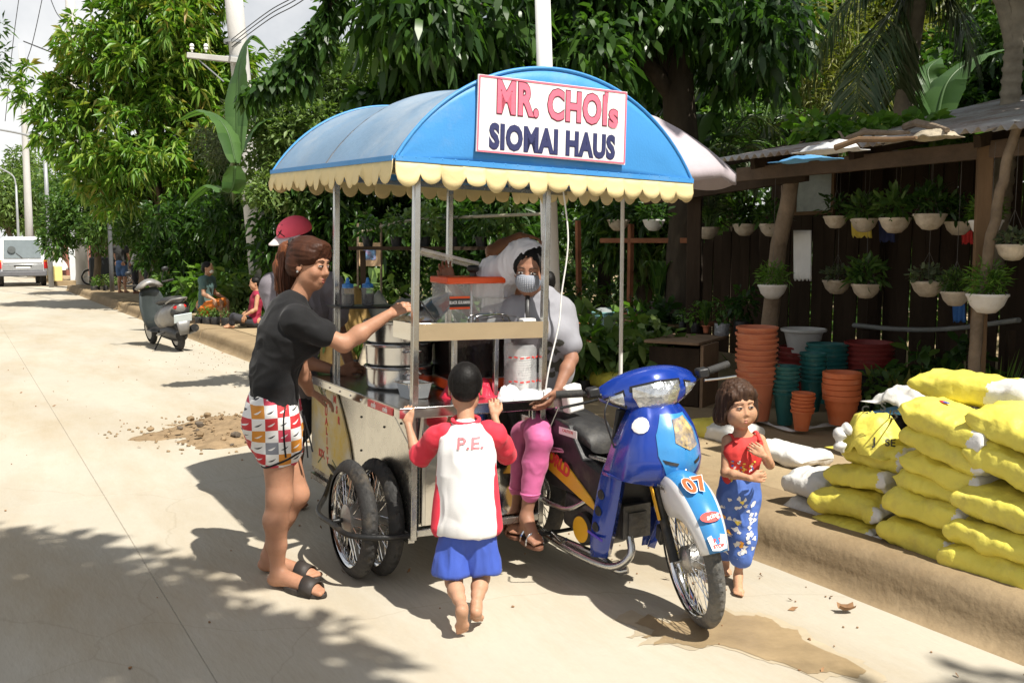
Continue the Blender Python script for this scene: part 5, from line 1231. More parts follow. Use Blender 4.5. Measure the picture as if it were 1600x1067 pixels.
# motorcycle
BIKE0=CART0+FW*-.335+LF*.845;BIKE0.z=0
bike=thing('motorcycle','blue underbone motorcycle with number 07 on its mudguard, coupled to the cart','motorcycle',BIKE0,HEAD)
BLUEM=M('blue_body_plastic',(0.009,0.042,0.31),.24,.15,var=.12,scale=4,bump=.015,bscale=20,dirt=((.10,.22,.42),.2),dscale=3,coat=.6,spec=.6)
LBLUE=M('light_blue_decal',(0.04,0.23,0.52),.3,var=.12,scale=8,bump=.01,coat=.4)
WHITEB=M('white_body_plastic',(.70,.70,.70),.3,var=.06,bump=.02,dirt=((.4,.33,.24),.2),dscale=6,coat=.4)
YELB=M('yellow_body_plastic',(.72,.38,.02),.35,var=.08,bump=.02,coat=.3)
SEATM=M('seat_vinyl',(.028,.028,.029),.48,var=.3,scale=7,bump=.12,bscale=120,dirt=((.13,.12,.10),.35),dscale=4)
LENS=M('clear_lens',(.62,.64,.66),.16,.75,var=.35,scale=22,bump=.5,bscale=24,coat=1.0,spec=.8)
REFL=M('lamp_reflector',(.75,.76,.78),.12,1.0,var=.2,scale=16,bump=.5,bscale=26)
ENG=M('engine_metal',(.14,.14,.14),.45,.8,var=.3,scale=8,bump=.3,bscale=40,dirt=((.2,.16,.11),.35),dscale=8)
STEER=R(-20);HP=Vector((.985,0,.86));AXF=Vector((1.245,0,.283))
RAKE=(HP-AXF).normalized()
SM=Matrix.Translation(HP)@Matrix.Rotation(STEER,4,RAKE)@Matrix.Translation(-HP)
def steer(o):o.matrix_local=SM;return o
def tubep(name,pts,r,m,parent=bike,n=10,sm=False,k=6):
 mb=MB();mb.tube(curve_pts(pts,k)if len(pts)>2 else pts,r,n);o=mb.build(name,m,parent);return steer(o)if sm else o
wf=wheel('front_wheel',bike,None,.283,.068,tyre=TYRED,matrix=SM@Matrix.Translation(AXF),drum=.055)
mb=MB();ring(mb,.055,.11,-.046,-.042,40);mb.build('brake_disc',CHROME,wf,angle=30)
wheel('rear_wheel',bike,(0,0,.285),.285,.085,tyre=TYRED,drum=.075)
for s in(-1,1):
 tubep('fork_leg',[AXF+Vector((0,s*.075,0)),AXF+RAKE*.36+Vector((0,s*.075,0))],.021,BLACKM,sm=True)
 tubep('fork_leg',[AXF+RAKE*.36+Vector((0,s*.075,0)),AXF+RAKE*.52+Vector((0,s*.072,0))],.0145,CHROME,sm=True)
mb=MB();q=AXF+RAKE*.10;mb.box(q+Vector((-.05,-.085,0)),(.05,.035,.08),Matrix.Rotation(R(25),3,'Y'));steer(mb.build('brake_caliper',BLACKM,bike,bevel=.006))
o=MB();o.bar(AXF+RAKE*.18+Vector((.016,-.099,0)),AXF+RAKE*.34+Vector((.016,-.099,0)),.03,.006,up=(0,1,0));steer(o.build('fork_guard',YELB,bike,bevel=.003))
def fender():
 rows_w,rows_b=[],[]
 for i in range(25):
  a=R(24+i*(150-24)/24);t=i/24
  rr=.312+.028*math.sin(math.pi*t);hw=.052+.026*math.sin(math.pi*min(1,t*1.15));dp=.05+.085*math.exp(-((t-.52)/.22)**2)+.02*t
  e=Vector((math.cos(a),0,math.sin(a)))
  sec=[]
  for y,d in((-1,dp),(-1.02,dp*.55),(-.96,.012),(-.72,-.010),(-.36,-.022),(0,-.027),(.36,-.022),(.72,-.010),(.96,.012),(1.02,dp*.55),(1,dp)):
   sec.append(AXF+e*(rr-d)+Vector((0,y*hw,0)))
  rows_w.append(sec);
 return rows_w
fr_=fender()
fm=MB();fm.grid([r[0:4]for r in fr_],0);fm.grid([r[7:11]for r in fr_],0);fm.grid([r[3:8]for r in fr_],1)
fend=steer(fm.build('front_mudguard',[WHITEB,LBLUE],bike,angle=60));fend.modifiers.new('thickness','SOLIDIFY').thickness=.003
def fpos(a,y,up=.031):
 e=Vector((math.cos(R(a)),0,math.sin(R(a))));t=Vector((math.sin(R(a)),0,-math.cos(R(a))))
 return AXF+e*(.312+.028*math.sin(math.pi*(a-24)/126)+up)+Vector((0,y,0)),t,e
ORNG=M('orange_number',(.85,.12,.04),.4,var=.05)
p,t,e=fpos(70,0,.0335);fmx=frame(p,Vector((0,1,0)),-t+e*.0)
text_mesh('number_outline','07',.125,fend,SIGNW,frame(p-e*.0008,(0,1,0),-t),offset=.008,sx=.72)
text_mesh('number','07',.125,fend,ORNG,frame(p,(0,1,0),-t),offset=.0045,sx=.72)
p,t,e=fpos(46,0,.031)
em=MB();em.add([p+Vector((0,.042*math.cos(k*.45),0))-t*(.022*math.sin(k*.45))for k in range(14)],[tuple(range(14))]);em.build('sticker',PRED,fend,angle=0)
text_mesh('lettering','Racing',.03,fend,SIGNW,frame(p+e*.0012,(0,1,.15),-t),shear=.3,sx=.8,offset=.0004)
p,t,e=fpos(30,0,.025)
em=MB();em.add([p+Vector((0,y*.036,0))-t*(z*.028)for y,z in((-1,.9),(-.5,1.1),(0,.85),(.5,1.1),(1,.9),(.8,-.9),(0,-1.1),(-.8,-.9))],[tuple(range(8))]);em.build('sticker',SIGNW,fend,angle=0)
text_mesh('lettering','PIT',.022,fend,PRED,frame(p+e*.0012+t*-.008,(0,1,0),-t),offset=.0006);text_mesh('lettering','STOP',.018,fend,PRED,frame(p+e*.0012+t*.013,(0,1,0),-t),offset=.0006)
p,t,e=fpos(100,0,-.03);text_mesh('lettering','JASONIR',.03,fend,BLACKP,frame(p+Vector((0,-.0815,0)),t*-1+e*.0,e),shear=.2,sx=.8).matrix_local=Matrix.Identity(4)
def sect(z):
 T=[(.905,.085,1.055,.995),(.86,.122,1.105,1.005),(.80,.155,1.145,1.005),(.73,.180,1.172,.99),(.66,.195,1.182,.975),(.61,.203,1.165,.965),(.565,.204,1.12,.955)]
 zs=[q[0]for q in T][::-1]
 return[float(np.interp(z,zs,[q[k]for q in T][::-1]))for k in(1,2,3)]
rows=[]
for z in np.linspace(.565,.905,18):
 w,xn,xb=sect(z);r=[]
 for i in range(33):
  s=-1+2*i/32;a=abs(s)
  xx=xn-(xn-xb)*(1.02*a**2.2)+.012*math.exp(-(a/.18)**2)-.010*math.exp(-((a-.45)/.16)**2)
  yy=w*math.sin(math.pi/2*min(1,a*1.02))**.92*(1 if s>0 else-1)
  if a>.9:xx-=(a-.9)*.5
  r.append(Vector((xx,yy,z+.02*(1-a)*(z<.6)*-1+.035*a*(z<.57))))
 rows.append(r)
nose=MB().grid(rows).build('front_cowl',BLUEM,bike,angle=70)
nose.modifiers.new('thickness','SOLIDIFY').thickness=.004
def nose_pt(s,z,up=.004):
 w,xn,xb=sect(z);a=abs(s);xx=xn-(xn-xb)*(1.02*a**2.2)+.012*math.exp(-(a/.18)**2)-.010*math.exp(-((a-.45)/.16)**2)
 return Vector((xx+up,w*math.sin(math.pi/2*min(1,a*1.02))**.92*(1 if s>0 else-1),z+up*.3))
def decal(name,mat,outline,up,n=6):
 c=(sum(p[0]for p in outline)/len(outline),sum(p[1]for p in outline)/len(outline));rows=[]
 m=len(outline);pts=[]
 for i in range(m):
  a,b=outline[i],outline[(i+1)%m]
  for k in range(5):pts.append((a[0]+(b[0]-a[0])*k/5,a[1]+(b[1]-a[1])*k/5))
 for j in range(n+1):rows.append([nose_pt(c[0]+(x-c[0])*max(.02,j/n),c[1]+(z-c[1])*max(.02,j/n),up)for x,z in pts])
 return MB().grid(rows,close=True).build(name,mat,nose,angle=180)
decal('decal',LBLUE,[(-.30,.86),(.30,.86),(.44,.78),(.42,.68),(.22,.62),(0,.60),(-.22,.62),(-.36,.70),(-.40,.78)],.0045)
decal('sticker',SIGNW,[(-.74+.20*math.cos(k*.52),.815+.032*math.sin(k*.52))for k in range(12)],.007)
decal('sticker',M('scuffed_sticker',(.55,.38,.14),.45,var=.9,scale=26,bump=.05,dirt=((.06,.10,.22),.75),dscale=16),[(-.10,.84),(.20,.85),(.34,.79),(.30,.73),(.08,.715),(-.12,.75)],.007)
for s in(-1,1):decal('vent',BLACKP,[(s*.12+.03,.668),(s*.34+.03,.685),(s*.30+.03,.668),(s*.14+.03,.655)],.006)
em=MB();em.sphere(nose_pt(.02,.628,.006),(.006,.010,.013),10,6);em.build('badge',CHROME,nose)
for s,nm in((-1,'leg_shield'),(1,'leg_shield')):
 rows=[]
 for i in range(15):
  t=i/14;z=.80-.615*t;xf=1.035-.205*t+.012*math.sin(math.pi*t);xb=.955-.235*t-.022*math.sin(math.pi*t)+.02*(t>.85)*(t-.85)*6
  wy=.196-.045*t-.06*max(0,.3-t)/.3
  rows.append([Vector((xf,s*(wy-.050),z+.012)),Vector((xf+.012,s*(wy-.018),z)),Vector((xf-.01,s*wy,z)),Vector(((xf+xb)/2,s*(wy+.012),z-.006)),Vector((xb+.01,s*(wy+.006),z-.012)),Vector((xb,s*(wy-.012),z-.014))])
 o=MB().grid(rows).build(nm,BLUEM,bike,angle=50);o.modifiers.new('thickness','SOLIDIFY').thickness=.005
 for k,z in enumerate((.485,.405,.325)):
  t=(.80-z)/.615;q=Vector((.978-.215*t,s*(.196-.045*t+.016),z))
  MB().lathe([(0,.003),(.019,.003),(.022,0),(.022,-.004)],20,q,Matrix.Rotation(R(90*s)*-1,3,'X')).build('hole',BLACKP,o)
 MB().box((.81,s*.176,.285),(.11,.006,.010),Matrix.Rotation(R(8),3,'Y')).build('trim',M('violet_edge',(.10,.06,.5),.3),o)
MB().box((.87,0,.62),(.02,.30,.5),Matrix.Rotation(R(12),3,'Y')).build('inner_panel',BLACKP,bike,bevel=.02)
hm=MB();rows=[]
for i in range(29):
 s=-1+2*i/28;a=abs(s);y=s*.222
 xf=1.075-.115*a**1.7;xb=.90+.01*a;zt=.990+.056*(1-a**2)-.018*a**4;zb=.845+.075*a**1.6;zm=(zt+zb)/2+.01
 rows.append([Vector((xb,y,zb+.02)),Vector((xb+(xf-xb)*.5,y,zb)),Vector((xf-.03,y,zb+.006)),Vector((xf,y,zb+.03)),Vector((xf+.004*(1-a),y,zm)),Vector((xf-.03,y,zt-.018)),Vector((xf-.075,y,zt)),Vector((xb+.03,y,zt-.004)),Vector((xb,y,zt-.03))])
hd=steer(hm.grid(rows,close=True).add(rows[0],[tuple(range(9))]).add(rows[-1],[tuple(range(9))]).build('headlight_cowl',BLUEM,bike,angle=50))
ss=hd.modifiers.new('smooth','SUBSURF');ss.levels=ss.render_levels=1
def face_pt(s,h,up):
 a=abs(s);xf=1.075-.115*a**1.7;zt=.990+.056*(1-a**2)-.018*a**4;zb=.845+.075*a**1.6
 return Vector((xf+up-.022*max(0,(h-.45))*1.6-.02*(1-h)**3,s*.222,zb+(zt-zb)*h))
def lamp(name,mat,outline,up,bulge):
 c=(sum(p[0]for p in outline)/len(outline),sum(p[1]for p in outline)/len(outline));m=len(outline);pts=[]
 for i in range(m):
  a,b=outline[i],outline[(i+1)%m]
  for k in range(6):pts.append((a[0]+(b[0]-a[0])*k/6,a[1]+(b[1]-a[1])*k/6))
 rows=[]
 for j in range(9):
  f=max(.02,j/8);rows.append([face_pt(c[0]+(x-c[0])*f,c[1]+(z-c[1])*f,up+bulge*(1-f**2.5))for x,z in pts])
 return steer(MB().grid(rows,close=True).build(name,mat,hd if False else bike,angle=60))
lamp('headlight',BLACKP,[(-.50,.72),(0,.77),(.50,.72),(.52,.45),(.40,.12),(0,.04),(-.40,.12),(-.52,.45)],.0015,.0)
lamp('headlight',LENS,[(-.46,.68),(0,.73),(.46,.68),(.475,.45),(.37,.16),(0,.08),(-.37,.16),(-.475,.45)],.006,.018)
for s in(-1,1):
 lamp('turn_signal',BLACKP,[(s*.60,.66),(s*.84,.54),(s*.97,.32),(s*.80,.12),(s*.57,.08)],.0015,0)
 lamp('turn_signal',LENS,[(s*.63,.58),(s*.82,.48),(s*.92,.32),(s*.78,.18),(s*.61,.15)],.005,.010)
for s in(-1,1):
 tubep('handlebar',[(.955,s*.20,.945),(.935,s*.27,.965),(.905,s*.34,.975)],.011,BLACKM,sm=True)
 tubep('grip',[(.925,s*.285,.968),(.895,s*.395,.976)],.0165,RUBBER,sm=True,n=14)
 tubep('lever',[(.985,s*.24,.945),(.975,s*.30,.938),(.955,s*.40,.93)],.006,CHROME if s>0 else BLACKM,sm=True)
 MB_=MB();MB_.box((.95,s*.248,.972),(.055,.05,.04));steer(MB_.build('switch_box',BLACKP,bike,bevel=.008))
tubep('brake_cable',[(.97,-.22,.93),(.99,-.26,.86),(.96,-.2,.74),(.93,-.12,.6)],.004,BLACKP,sm=False)
tubep('frame_tube',[(.95,0,.80),(.80,0,.55),(.55,0,.44),(.30,0,.46),(.0,0,.56)],.034,BLACKM)
mb=MB();mb.box((.57,0,.29),(.30,.19,.18),Matrix.Rotation(R(8),3,'Y'));mb.build('crankcase',ENG,bike,bevel=.03,seg=3)
mb=MB()
for k in range(9):mb.box((.79+.011*k,0,.335+.001*k),(.005,.15,.15))
mb.box((.83,0,.335),(.12,.10,.10));tag(mb.build('cylinder_fins',ENG,bike),kind='stuff')
mb=MB();mb.lathe([(0,.020),(.062,.018),(.075,.008),(.078,-.02)],32,(.64,-.118,.262),Matrix.Rotation(R(90),3,'X'));mb.build('clutch_cover',BLACKM,bike)
MB().lathe([(0,.0225),(.060,.0205),(.060,.017)],32,(.64,-.118,.262),Matrix.Rotation(R(90),3,'X')).build('clutch_cap',YELB,bike)
tubep('exhaust_pipe',[(.86,-.03,.30),(.90,-.05,.20),(.80,-.10,.13),(.5,-.15,.15),(.2,-.16,.2)],.018,STEELB)
tubep('muffler',[(.25,-.165,.20),(-.25,-.18,.30)],[.038,.045],BLACKM,n=16)
tubep('footpeg_bar',[(.42,-.30,.19),(.42,.27,.19)],.0095,BLACKM)
for s in(-1,1):tubep('footpeg',[(.42,s*.21,.195),(.42,s*.30,.195)],.016,RUBBER)
tubep('brake_pedal',[(.45,-.17,.2),(.56,-.19,.19),(.62,-.2,.22)],.008,CHROME)
def side_cover(s,mat,o2,y0,name,y1=.012):
 return MB().prism(o2,lambda a,b:Vector((a,s*(y0-y1),b)),lambda a,b:Vector((a,s*y0,b))).build(name,mat,bike,bevel=.008,seg=3)
for s in(-1,1):
 side_cover(s,BLACKP,[(.86,.52),(.80,.42),(.60,.40),(.34,.40),(-.25,.62),(-.42,.76),(-.42,.80),(.25,.76),(.50,.72),(.62,.58)],.115,'side_cover',.09)
 yc=side_cover(s,YELB,[(.76,.36),(.60,.40),(.36,.47),(.10,.56),(-.10,.62),(.02,.66),(.25,.60),(.52,.52),(.70,.42)],.124,'yellow_cover')
 if s<0:
  p=Vector((.40,-.1262,.535));text_mesh('lettering','WORLD',.085,yc,PRED,frame(p,(1,0,-.30),(0,0,1)),offset=.004,sx=.85)
  p=Vector((.50,-.117,.685));lb2=MB().box(p,(.15,.002,.035)).build('label',WHITEP,bike);text_mesh('lettering','CAUTION',.02,lb2,PRED,frame(p+Vector((0,-.0015,.004)),(1,0,0),(0,0,1)))
rows=[]
for i in range(26):
 t=i/25;x=.64-1.0*t;w=.085+.055*min(1,t*2.2)-.03*max(0,t-.8)*3;zt=float(np.interp(t,[0,.06,.2,.45,.55,.9,1],[.665,.715,.745,.755,.795,.80,.775]));zb=float(np.interp(t,[0,.3,1],[.60,.665,.72]))
 rows.append([Vector((x,w*math.cos(a)*(1 if abs(math.cos(a))<.98 else 1),zb+(zt-zb)*(.5+.5*math.sin(a))**(.55 if math.sin(a)>0 else 1)))for a in np.linspace(0,2*math.pi,20,endpoint=False)])
sd=MB().grid(rows,close=True).add(rows[0],[tuple(range(20))]).add(rows[-1],[tuple(range(20))]).build('saddle',SEATM,bike,angle=60)
mb=MB();mb.tube(curve_pts([(-.36,.12,.74),(-.48,.1,.80),(-.5,0,.81),(-.48,-.1,.80),(-.36,-.12,.74)],5),.011,8);mb.build('grab_rail',CHROME,bike)
rows=[]
for i in range(12):
 a=R(20+i*10);e=Vector((-math.cos(a),0,math.sin(a)));rows.append([Vector((0,0,.285))+e*(.335-d)+Vector((0,y,0))for y,d in((-.06,.06),(-.058,.0),(0,-.012),(.058,0),(.06,.06))])
MB().grid(rows).build('rear_mudguard',BLACKP,bike,angle=60)
for s in(-1,1):
 tubep('shock_absorber',[(-.02,s*.11,.32),(-.12,s*.12,.66)],.022,CHROME,n=12);tubep('swing_arm',[(.32,s*.09,.30),(0,s*.095,.285)],.018,BLACKM)
tubep('centre_stand',[(.38,-.12,.18),(.20,-.16,.08)],.010,BLACKM)
# people
from mathutils.bvhtree import BVHTree
class SDF:
 """smoothly joined rounded cones and ellipsoids, turned into ONE continuous skin (surface nets)"""
 def __init__(s):s.P=[]
 def cone(s,a,b,ra,rb,k=.02,flat=None,op='+'):
  s.P.append(('c',np.array(a,float),np.array(b,float),ra,rb,k,flat,op));return s
 def ell(s,c,r,rot=None,k=.02,op='+'):
  r=np.array([r]*3 if np.isscalar(r)else r,float)
  s.P.append(('e',np.array(c,float),r,np.array(rot)if rot is not None else np.eye(3),None,k,None,op));return s
 def cut(s,p,n):
  s.P.append(('p',np.array(p,float),np.array(n,float),0,0,0,None,'-'));return s
 def mesh(s,vox):
  lo,hi=np.full(3,1e9),np.full(3,-1e9)
  for q in s.P:
   if q[7]!='+':continue
   if q[0]=='c':r=max(q[3],q[4]);l,h=np.minimum(q[1],q[2])-r,np.maximum(q[1],q[2])+r
   else:r=q[2].max();l,h=q[1]-r,q[1]+r
   lo,hi=np.minimum(lo,l),np.maximum(hi,h)
  org=lo-.03;n=np.ceil((hi-lo+.06)/vox).astype(int)+2
  D=np.full(n,1.0,np.float32)
  for q in s.P:
   k=q[5]
   if q[0]=='p':
    ax=[org[i]+vox*np.arange(n[i])for i in range(3)]
    d=((ax[0][:,None,None]-q[1][0])*q[2][0]+(ax[1][None,:,None]-q[1][1])*q[2][1]+(ax[2][None,None,:]-q[1][2])*q[2][2]).astype(np.float32)
    D=np.maximum(D,d);continue
   if q[0]=='c':r=max(q[3],q[4]);l,h=np.minimum(q[1],q[2])-r,np.maximum(q[1],q[2])+r
   else:r=q[2].max();l,h=q[1]-r,q[1]+r
   i0=np.clip(((l-k-4*vox-org)/vox).astype(int),0,n-1);i1=np.clip(((h+k+4*vox-org)/vox).astype(int)+1,1,n)
   if np.any(i1<=i0):continue
   ax=[(org[i]+vox*np.arange(i0[i],i1[i])).astype(np.float32)for i in range(3)]
   X,Y,Z=ax[0][:,None,None],ax[1][None,:,None],ax[2][None,None,:]
   if q[0]=='c':
    a,b=q[1],q[2];ba=b-a;L2=max(1e-9,ba@ba)
    px,py,pz=X-a[0],Y-a[1],Z-a[2]
    t=np.clip((px*ba[0]+py*ba[1]+pz*ba[2])/L2,0,1)
    qx,qy,qz=px-t*ba[0],py-t*ba[1],pz-t*ba[2]
    if q[6]is not None:
     f,sc=q[6];f=np.array(f,float);m=(qx*f[0]+qy*f[1]+qz*f[2])*(1/sc-1)
     qx,qy,qz=qx+m*f[0],qy+m*f[1],qz+m*f[2]
    d=np.sqrt(qx*qx+qy*qy+qz*qz)-(q[3]+(q[4]-q[3])*t)
    if q[6]is not None:d=d*(q[6][1]**.5)
   else:
    Rm=q[3];px,py,pz=X-q[1][0],Y-q[1][1],Z-q[1][2]
    u=[(px*Rm[0,i]+py*Rm[1,i]+pz*Rm[2,i])for i in range(3)]
    k0=np.sqrt((u[0]/q[2][0])**2+(u[1]/q[2][1])**2+(u[2]/q[2][2])**2)
    k1=np.sqrt((u[0]/q[2][0]**2)**2+(u[1]/q[2][1]**2)**2+(u[2]/q[2][2]**2)**2)
    d=k0*(k0-1)/np.maximum(k1,1e-6)
   sl=tuple(slice(i0[i],i1[i])for i in range(3));E=D[sl]
   if q[7]=='+':
    hh=np.maximum(k-np.abs(E-d),0)/max(k,1e-6);D[sl]=np.minimum(E,d)-hh*hh*k*.25
   else:
    hh=np.maximum(k-np.abs(E+d),0)/max(k,1e-6);D[sl]=np.maximum(E,-d)+hh*hh*k*.25
  return surface_nets(D,org,vox)
def surface_nets(D,org,vox):
 S=D<0
 cnt=np.zeros(tuple(x-1 for x in D.shape),np.int8)
 for a in(0,1):
  for b in(0,1):
   for c in(0,1):cnt+=S[a:S.shape[0]-1+a,b:S.shape[1]-1+b,c:S.shape[2]-1+c]
 act=(cnt>0)&(cnt<8);I=np.argwhere(act);idx=np.full(act.shape,-1,np.int32);idx[act]=np.arange(len(I))
 acc=np.zeros((len(I),3));num=np.zeros(len(I));cs=[np.array((a,b,c))for a in(0,1)for b in(0,1)for c in(0,1)]
 for a in cs:
  for ax in range(3):
   if a[ax]:continue
   b=a.copy();b[ax]=1
   da,db=D[tuple((I+a).T)],D[tuple((I+b).T)];m=(da<0)!=(db<0)
   t=np.where(m,da/np.where(m,da-db,1),0);acc[m]+=(a+(b-a)*t[:,None])[m];num+=m
 V=(I+acc/num[:,None])*vox+org;F=[]
 for ax in range(3):
  o1,o2=(ax+1)%3,(ax+2)%3
  lo=[slice(None)]*3;hi=[slice(None)]*3;lo[ax],hi[ax]=slice(0,-1),slice(1,None)
  A,Bm=S[tuple(lo)],S[tuple(hi)];E=np.argwhere(A!=Bm);E=E[(E[:,o1]>0)&(E[:,o2]>0)]
  fl=A[tuple(E.T)]
  def at_(d1,d2):
   q=E.copy();q[:,o1]-=d1;q[:,o2]-=d2;return idx[tuple(q.T)]
  Q=np.stack([at_(1,1),at_(0,1),at_(0,0),at_(1,0)],1);Q[~fl]=Q[~fl][:,::-1];F.append(Q)
 return V,np.concatenate(F)
def vnormals(V,F):
 n=np.cross(V[F[:,2]]-V[F[:,0]],V[F[:,3]]-V[F[:,1]]);N=np.zeros_like(V)
 for i in range(4):np.add.at(N,F[:,i],n)
 return unit(N)
def relax(V,F,it=1,w=.5):
 for _ in range(it):
  A=np.zeros_like(V);c=np.zeros(len(V))
  for i in range(4):
   for j in((i+1)%4,(i+3)%4):np.add.at(A,F[:,i],V[F[:,j]]);np.add.at(c,F[:,i],1)
  V=V*(1-w)+w*A/np.maximum(c,1)[:,None]
 return V
def body(sdf,name,mat,parent,vox,disp=None,smooth=1):
 V,F=sdf.mesh(vox);V=relax(V,F,smooth)
 if disp is not None:V=V+vnormals(V,F)*disp(V)[:,None]
 o=link_mesh(np_mesh(name,V,F),name,mat,parent,angle=180)
 o_bvh[o.name]=BVHTree.FromPolygons([Vector(v)for v in V],[list(map(int,f))for f in F])if name in KEEP_BVH else None
 return o
o_bvh,KEEP_BVH={},{'shirt','trousers','vest','shorts','cap','mask'}
def folds(amp=.005,sc=(9,9,9),seed=0,sharp=True):
 def f(V):
  w=V+.05*(fbm(V*5+seed,seed+5,2)-.5)[:,None];a=fbm(w*np.array(sc)+seed*3.7,seed,2);b=fbm(w*np.array(sc)*[2.1,2.1,1.6]+seed,seed+2,2)
  return amp*(np.clip(1-np.abs(a-.5)*5,-.15,1)+.5*np.clip(1-np.abs(b-.5)*6,-.1,1))
 return f
def onto(o,mesh_obj,direc,lift=.002,par=None):
 """push a flat print onto the cloth surface along direc"""
 bvh=o_bvh[o.name];d=Vector(direc).normalized();me=mesh_obj.data
 for v in me.vertices:
  h=bvh.ray_cast(v.co-d*.4,d)
  if h[0]is not None:v.co=h[0]-d*lift
 me.update();mesh_obj.parent=o;return mesh_obj
def patch(o,c,up,direc,outline,mat,name='print',lift=.0022,n=3):
 d=Vector(direc).normalized();u=Vector(up);u=(u-d*u.dot(d)).normalized();r=d.cross(u);c=Vector(c);rows=[]
 for j in range(n+1):rows.append([c+r*(x*max(.03,j/n))+u*(y*max(.03,j/n))for x,y in outline])
 return onto(o,MB().grid(rows,close=True).build(name,mat,angle=180),d,lift)
def skinmat(name,c):
 return M(name,c,.52,var=.14,scale=9,bump=.09,bscale=150,sss=.10,spec=.38,rvar=.16,dirt=((c[0]*.78,c[1]*.66,c[2]*.62),.34),dscale=7)
SKIN_W=skinmat('skin_woman',(.40,.205,.125));SKIN_B=skinmat('skin_boy',(.45,.25,.155));SKIN_G=skinmat('skin_girl',(.50,.275,.165));SKIN_V=skinmat('skin_vendor',(.30,.15,.095));SKIN_M=skinmat('skin_man',(.22,.10,.055))
def hairmat(name,c):return M(name,c,.55,var=.4,scale=40,bump=.15,bscale=70,stretch=(1,1,.12),spec=.25)
HAIR_BR=hairmat('brown_hair',(.050,.018,.009));HAIR_RED=hairmat('dyed_hair',(.17,.058,.024));HAIR_BK=hairmat('black_hair',(.006,.005,.0045));HAIR_DB=hairmat('dark_brown_hair',(.055,.029,.018))
EYEW=M('eye_white',(.75,.72,.69),.2,var=.03,bump=0);IRIS=M('dark_iris',(.015,.008,.005),.12,bump=0);LIP=M('lips',(.30,.085,.065),.4,var=.1,bump=.05);BROW=M('eyebrow',(.03,.02,.015),.7)
def nrm(v):return Vector(v).normalized()
def head(S,c,f,u,s=1.0,cheeks=1.0,jaw=1.0,ns=1.0):
 """adds a head to a body; c = centre at eye level, f = where the face looks, u = up"""
 c,f,u=Vector(c),nrm(f),nrm(u);l=u.cross(f).normalized();u=f.cross(l).normalized()
 Rm=np.array(Matrix((f,l,u)).transposed())
 P=lambda a,b,d:c+(f*a+l*b+u*d)*s
 e=lambda a,b,d,r,k=.02,op='+':S.ell(P(a,b,d),np.array(r)*s,Rm,k*s,op)
 e(-.012,0,.038,(.094,.075,.085),.02);e(.022,0,-.03,(.066,.061,.078),.03)
 e(.052,0,-.090,(.026*jaw,.026*jaw,.022),.035);e(.02,.040,-.062,(.035,.02,.03),.03);e(.02,-.040,-.062,(.035,.02,.03),.03)
 for b in(-1,1):
  e(.062,b*.036,-.030,(.022*cheeks,.024*cheeks,.022*cheeks),.025)
  S.cone(P(.078,b*.012,.028),P(.070,b*.046,.026),.010*s,.009*s,.015*s)
  e(.096,b*.032,.004,(.016,.018,.011),.012,'-')
  e(.080,b*.031,.003,(.0135,.0165,.0125),.006)
  e(-.008,b*.077,-.008,(.020,.008,.032),.008);e(.000,b*.085,-.004,(.009,.008,.018),.006,'-')
  e(.090,b*.011,-.036,(.010*ns,.0085*ns,.0075*ns),.008)
 S.cone(P(.084,0,.012),P(.104-.016*(1-ns),0,-.028),.009*s*ns,.0115*s*ns,.014*s)
 S.cone(P(.082,-.020,-.060),P(.082,.020,-.060),.0065*s,.0065*s,.010*s);S.cone(P(.087,0,-.060),P(.087,0,-.060),.007*s,.007*s,.01*s)
 S.cone(P(.080,-.016,-.073),P(.080,.016,-.073),.008*s,.008*s,.010*s)
 return P,Rm,(f,l,u)
def face_parts(root,P,Rm,ax,s,lips=LIP,open_=.8,bt=1.0):
 f,l,u=ax;Mx=Matrix(Rm)
 for b in(-1,1):
  eb=MB().sphere(P(.0845,b*.031,.003),(.0125*s,.0150*s,.0072*s*open_),14,8,Mx).build('eye',EYEW,root,angle=180)
  MB().sphere(P(.0935,b*.030,.003),(.0046*s,.0068*s,.0066*s*open_),12,8,Mx).build('iris',IRIS,eb,angle=180)
  MB().tube(curve_pts([P(.090,b*.014,.0095*open_+.002),P(.098,b*.030,.0115*open_+.002),P(.088,b*.048,.006)],5),.0019*s,6).build('eyelid',BROW,eb,angle=180)
  MB().tube(curve_pts([P(.091,b*.012,.026),P(.090,b*.030,.031),P(.076,b*.050,.026)],5),lerp_list([.0035*s*bt,.0040*s*bt,.0015*s*bt],11),6,flat=.6).build('eyebrow',BROW,root,angle=180)
 mb=MB();mb.tube(curve_pts([P(.078,-.025,-.065),P(.0895,-.008,-.0605),P(.0905,0,-.062),P(.0895,.008,-.0605),P(.078,.025,-.065)],4),lerp_list([.0015*s,.0050*s,.0045*s,.0050*s,.0015*s],17),8)
 mb.tube(curve_pts([P(.078,-.023,-.067),P(.0885,0,-.0735),P(.078,.023,-.067)],6),lerp_list([.0015*s,.0065*s,.0015*s],13),8);mb.build('lips',lips,root,angle=180)
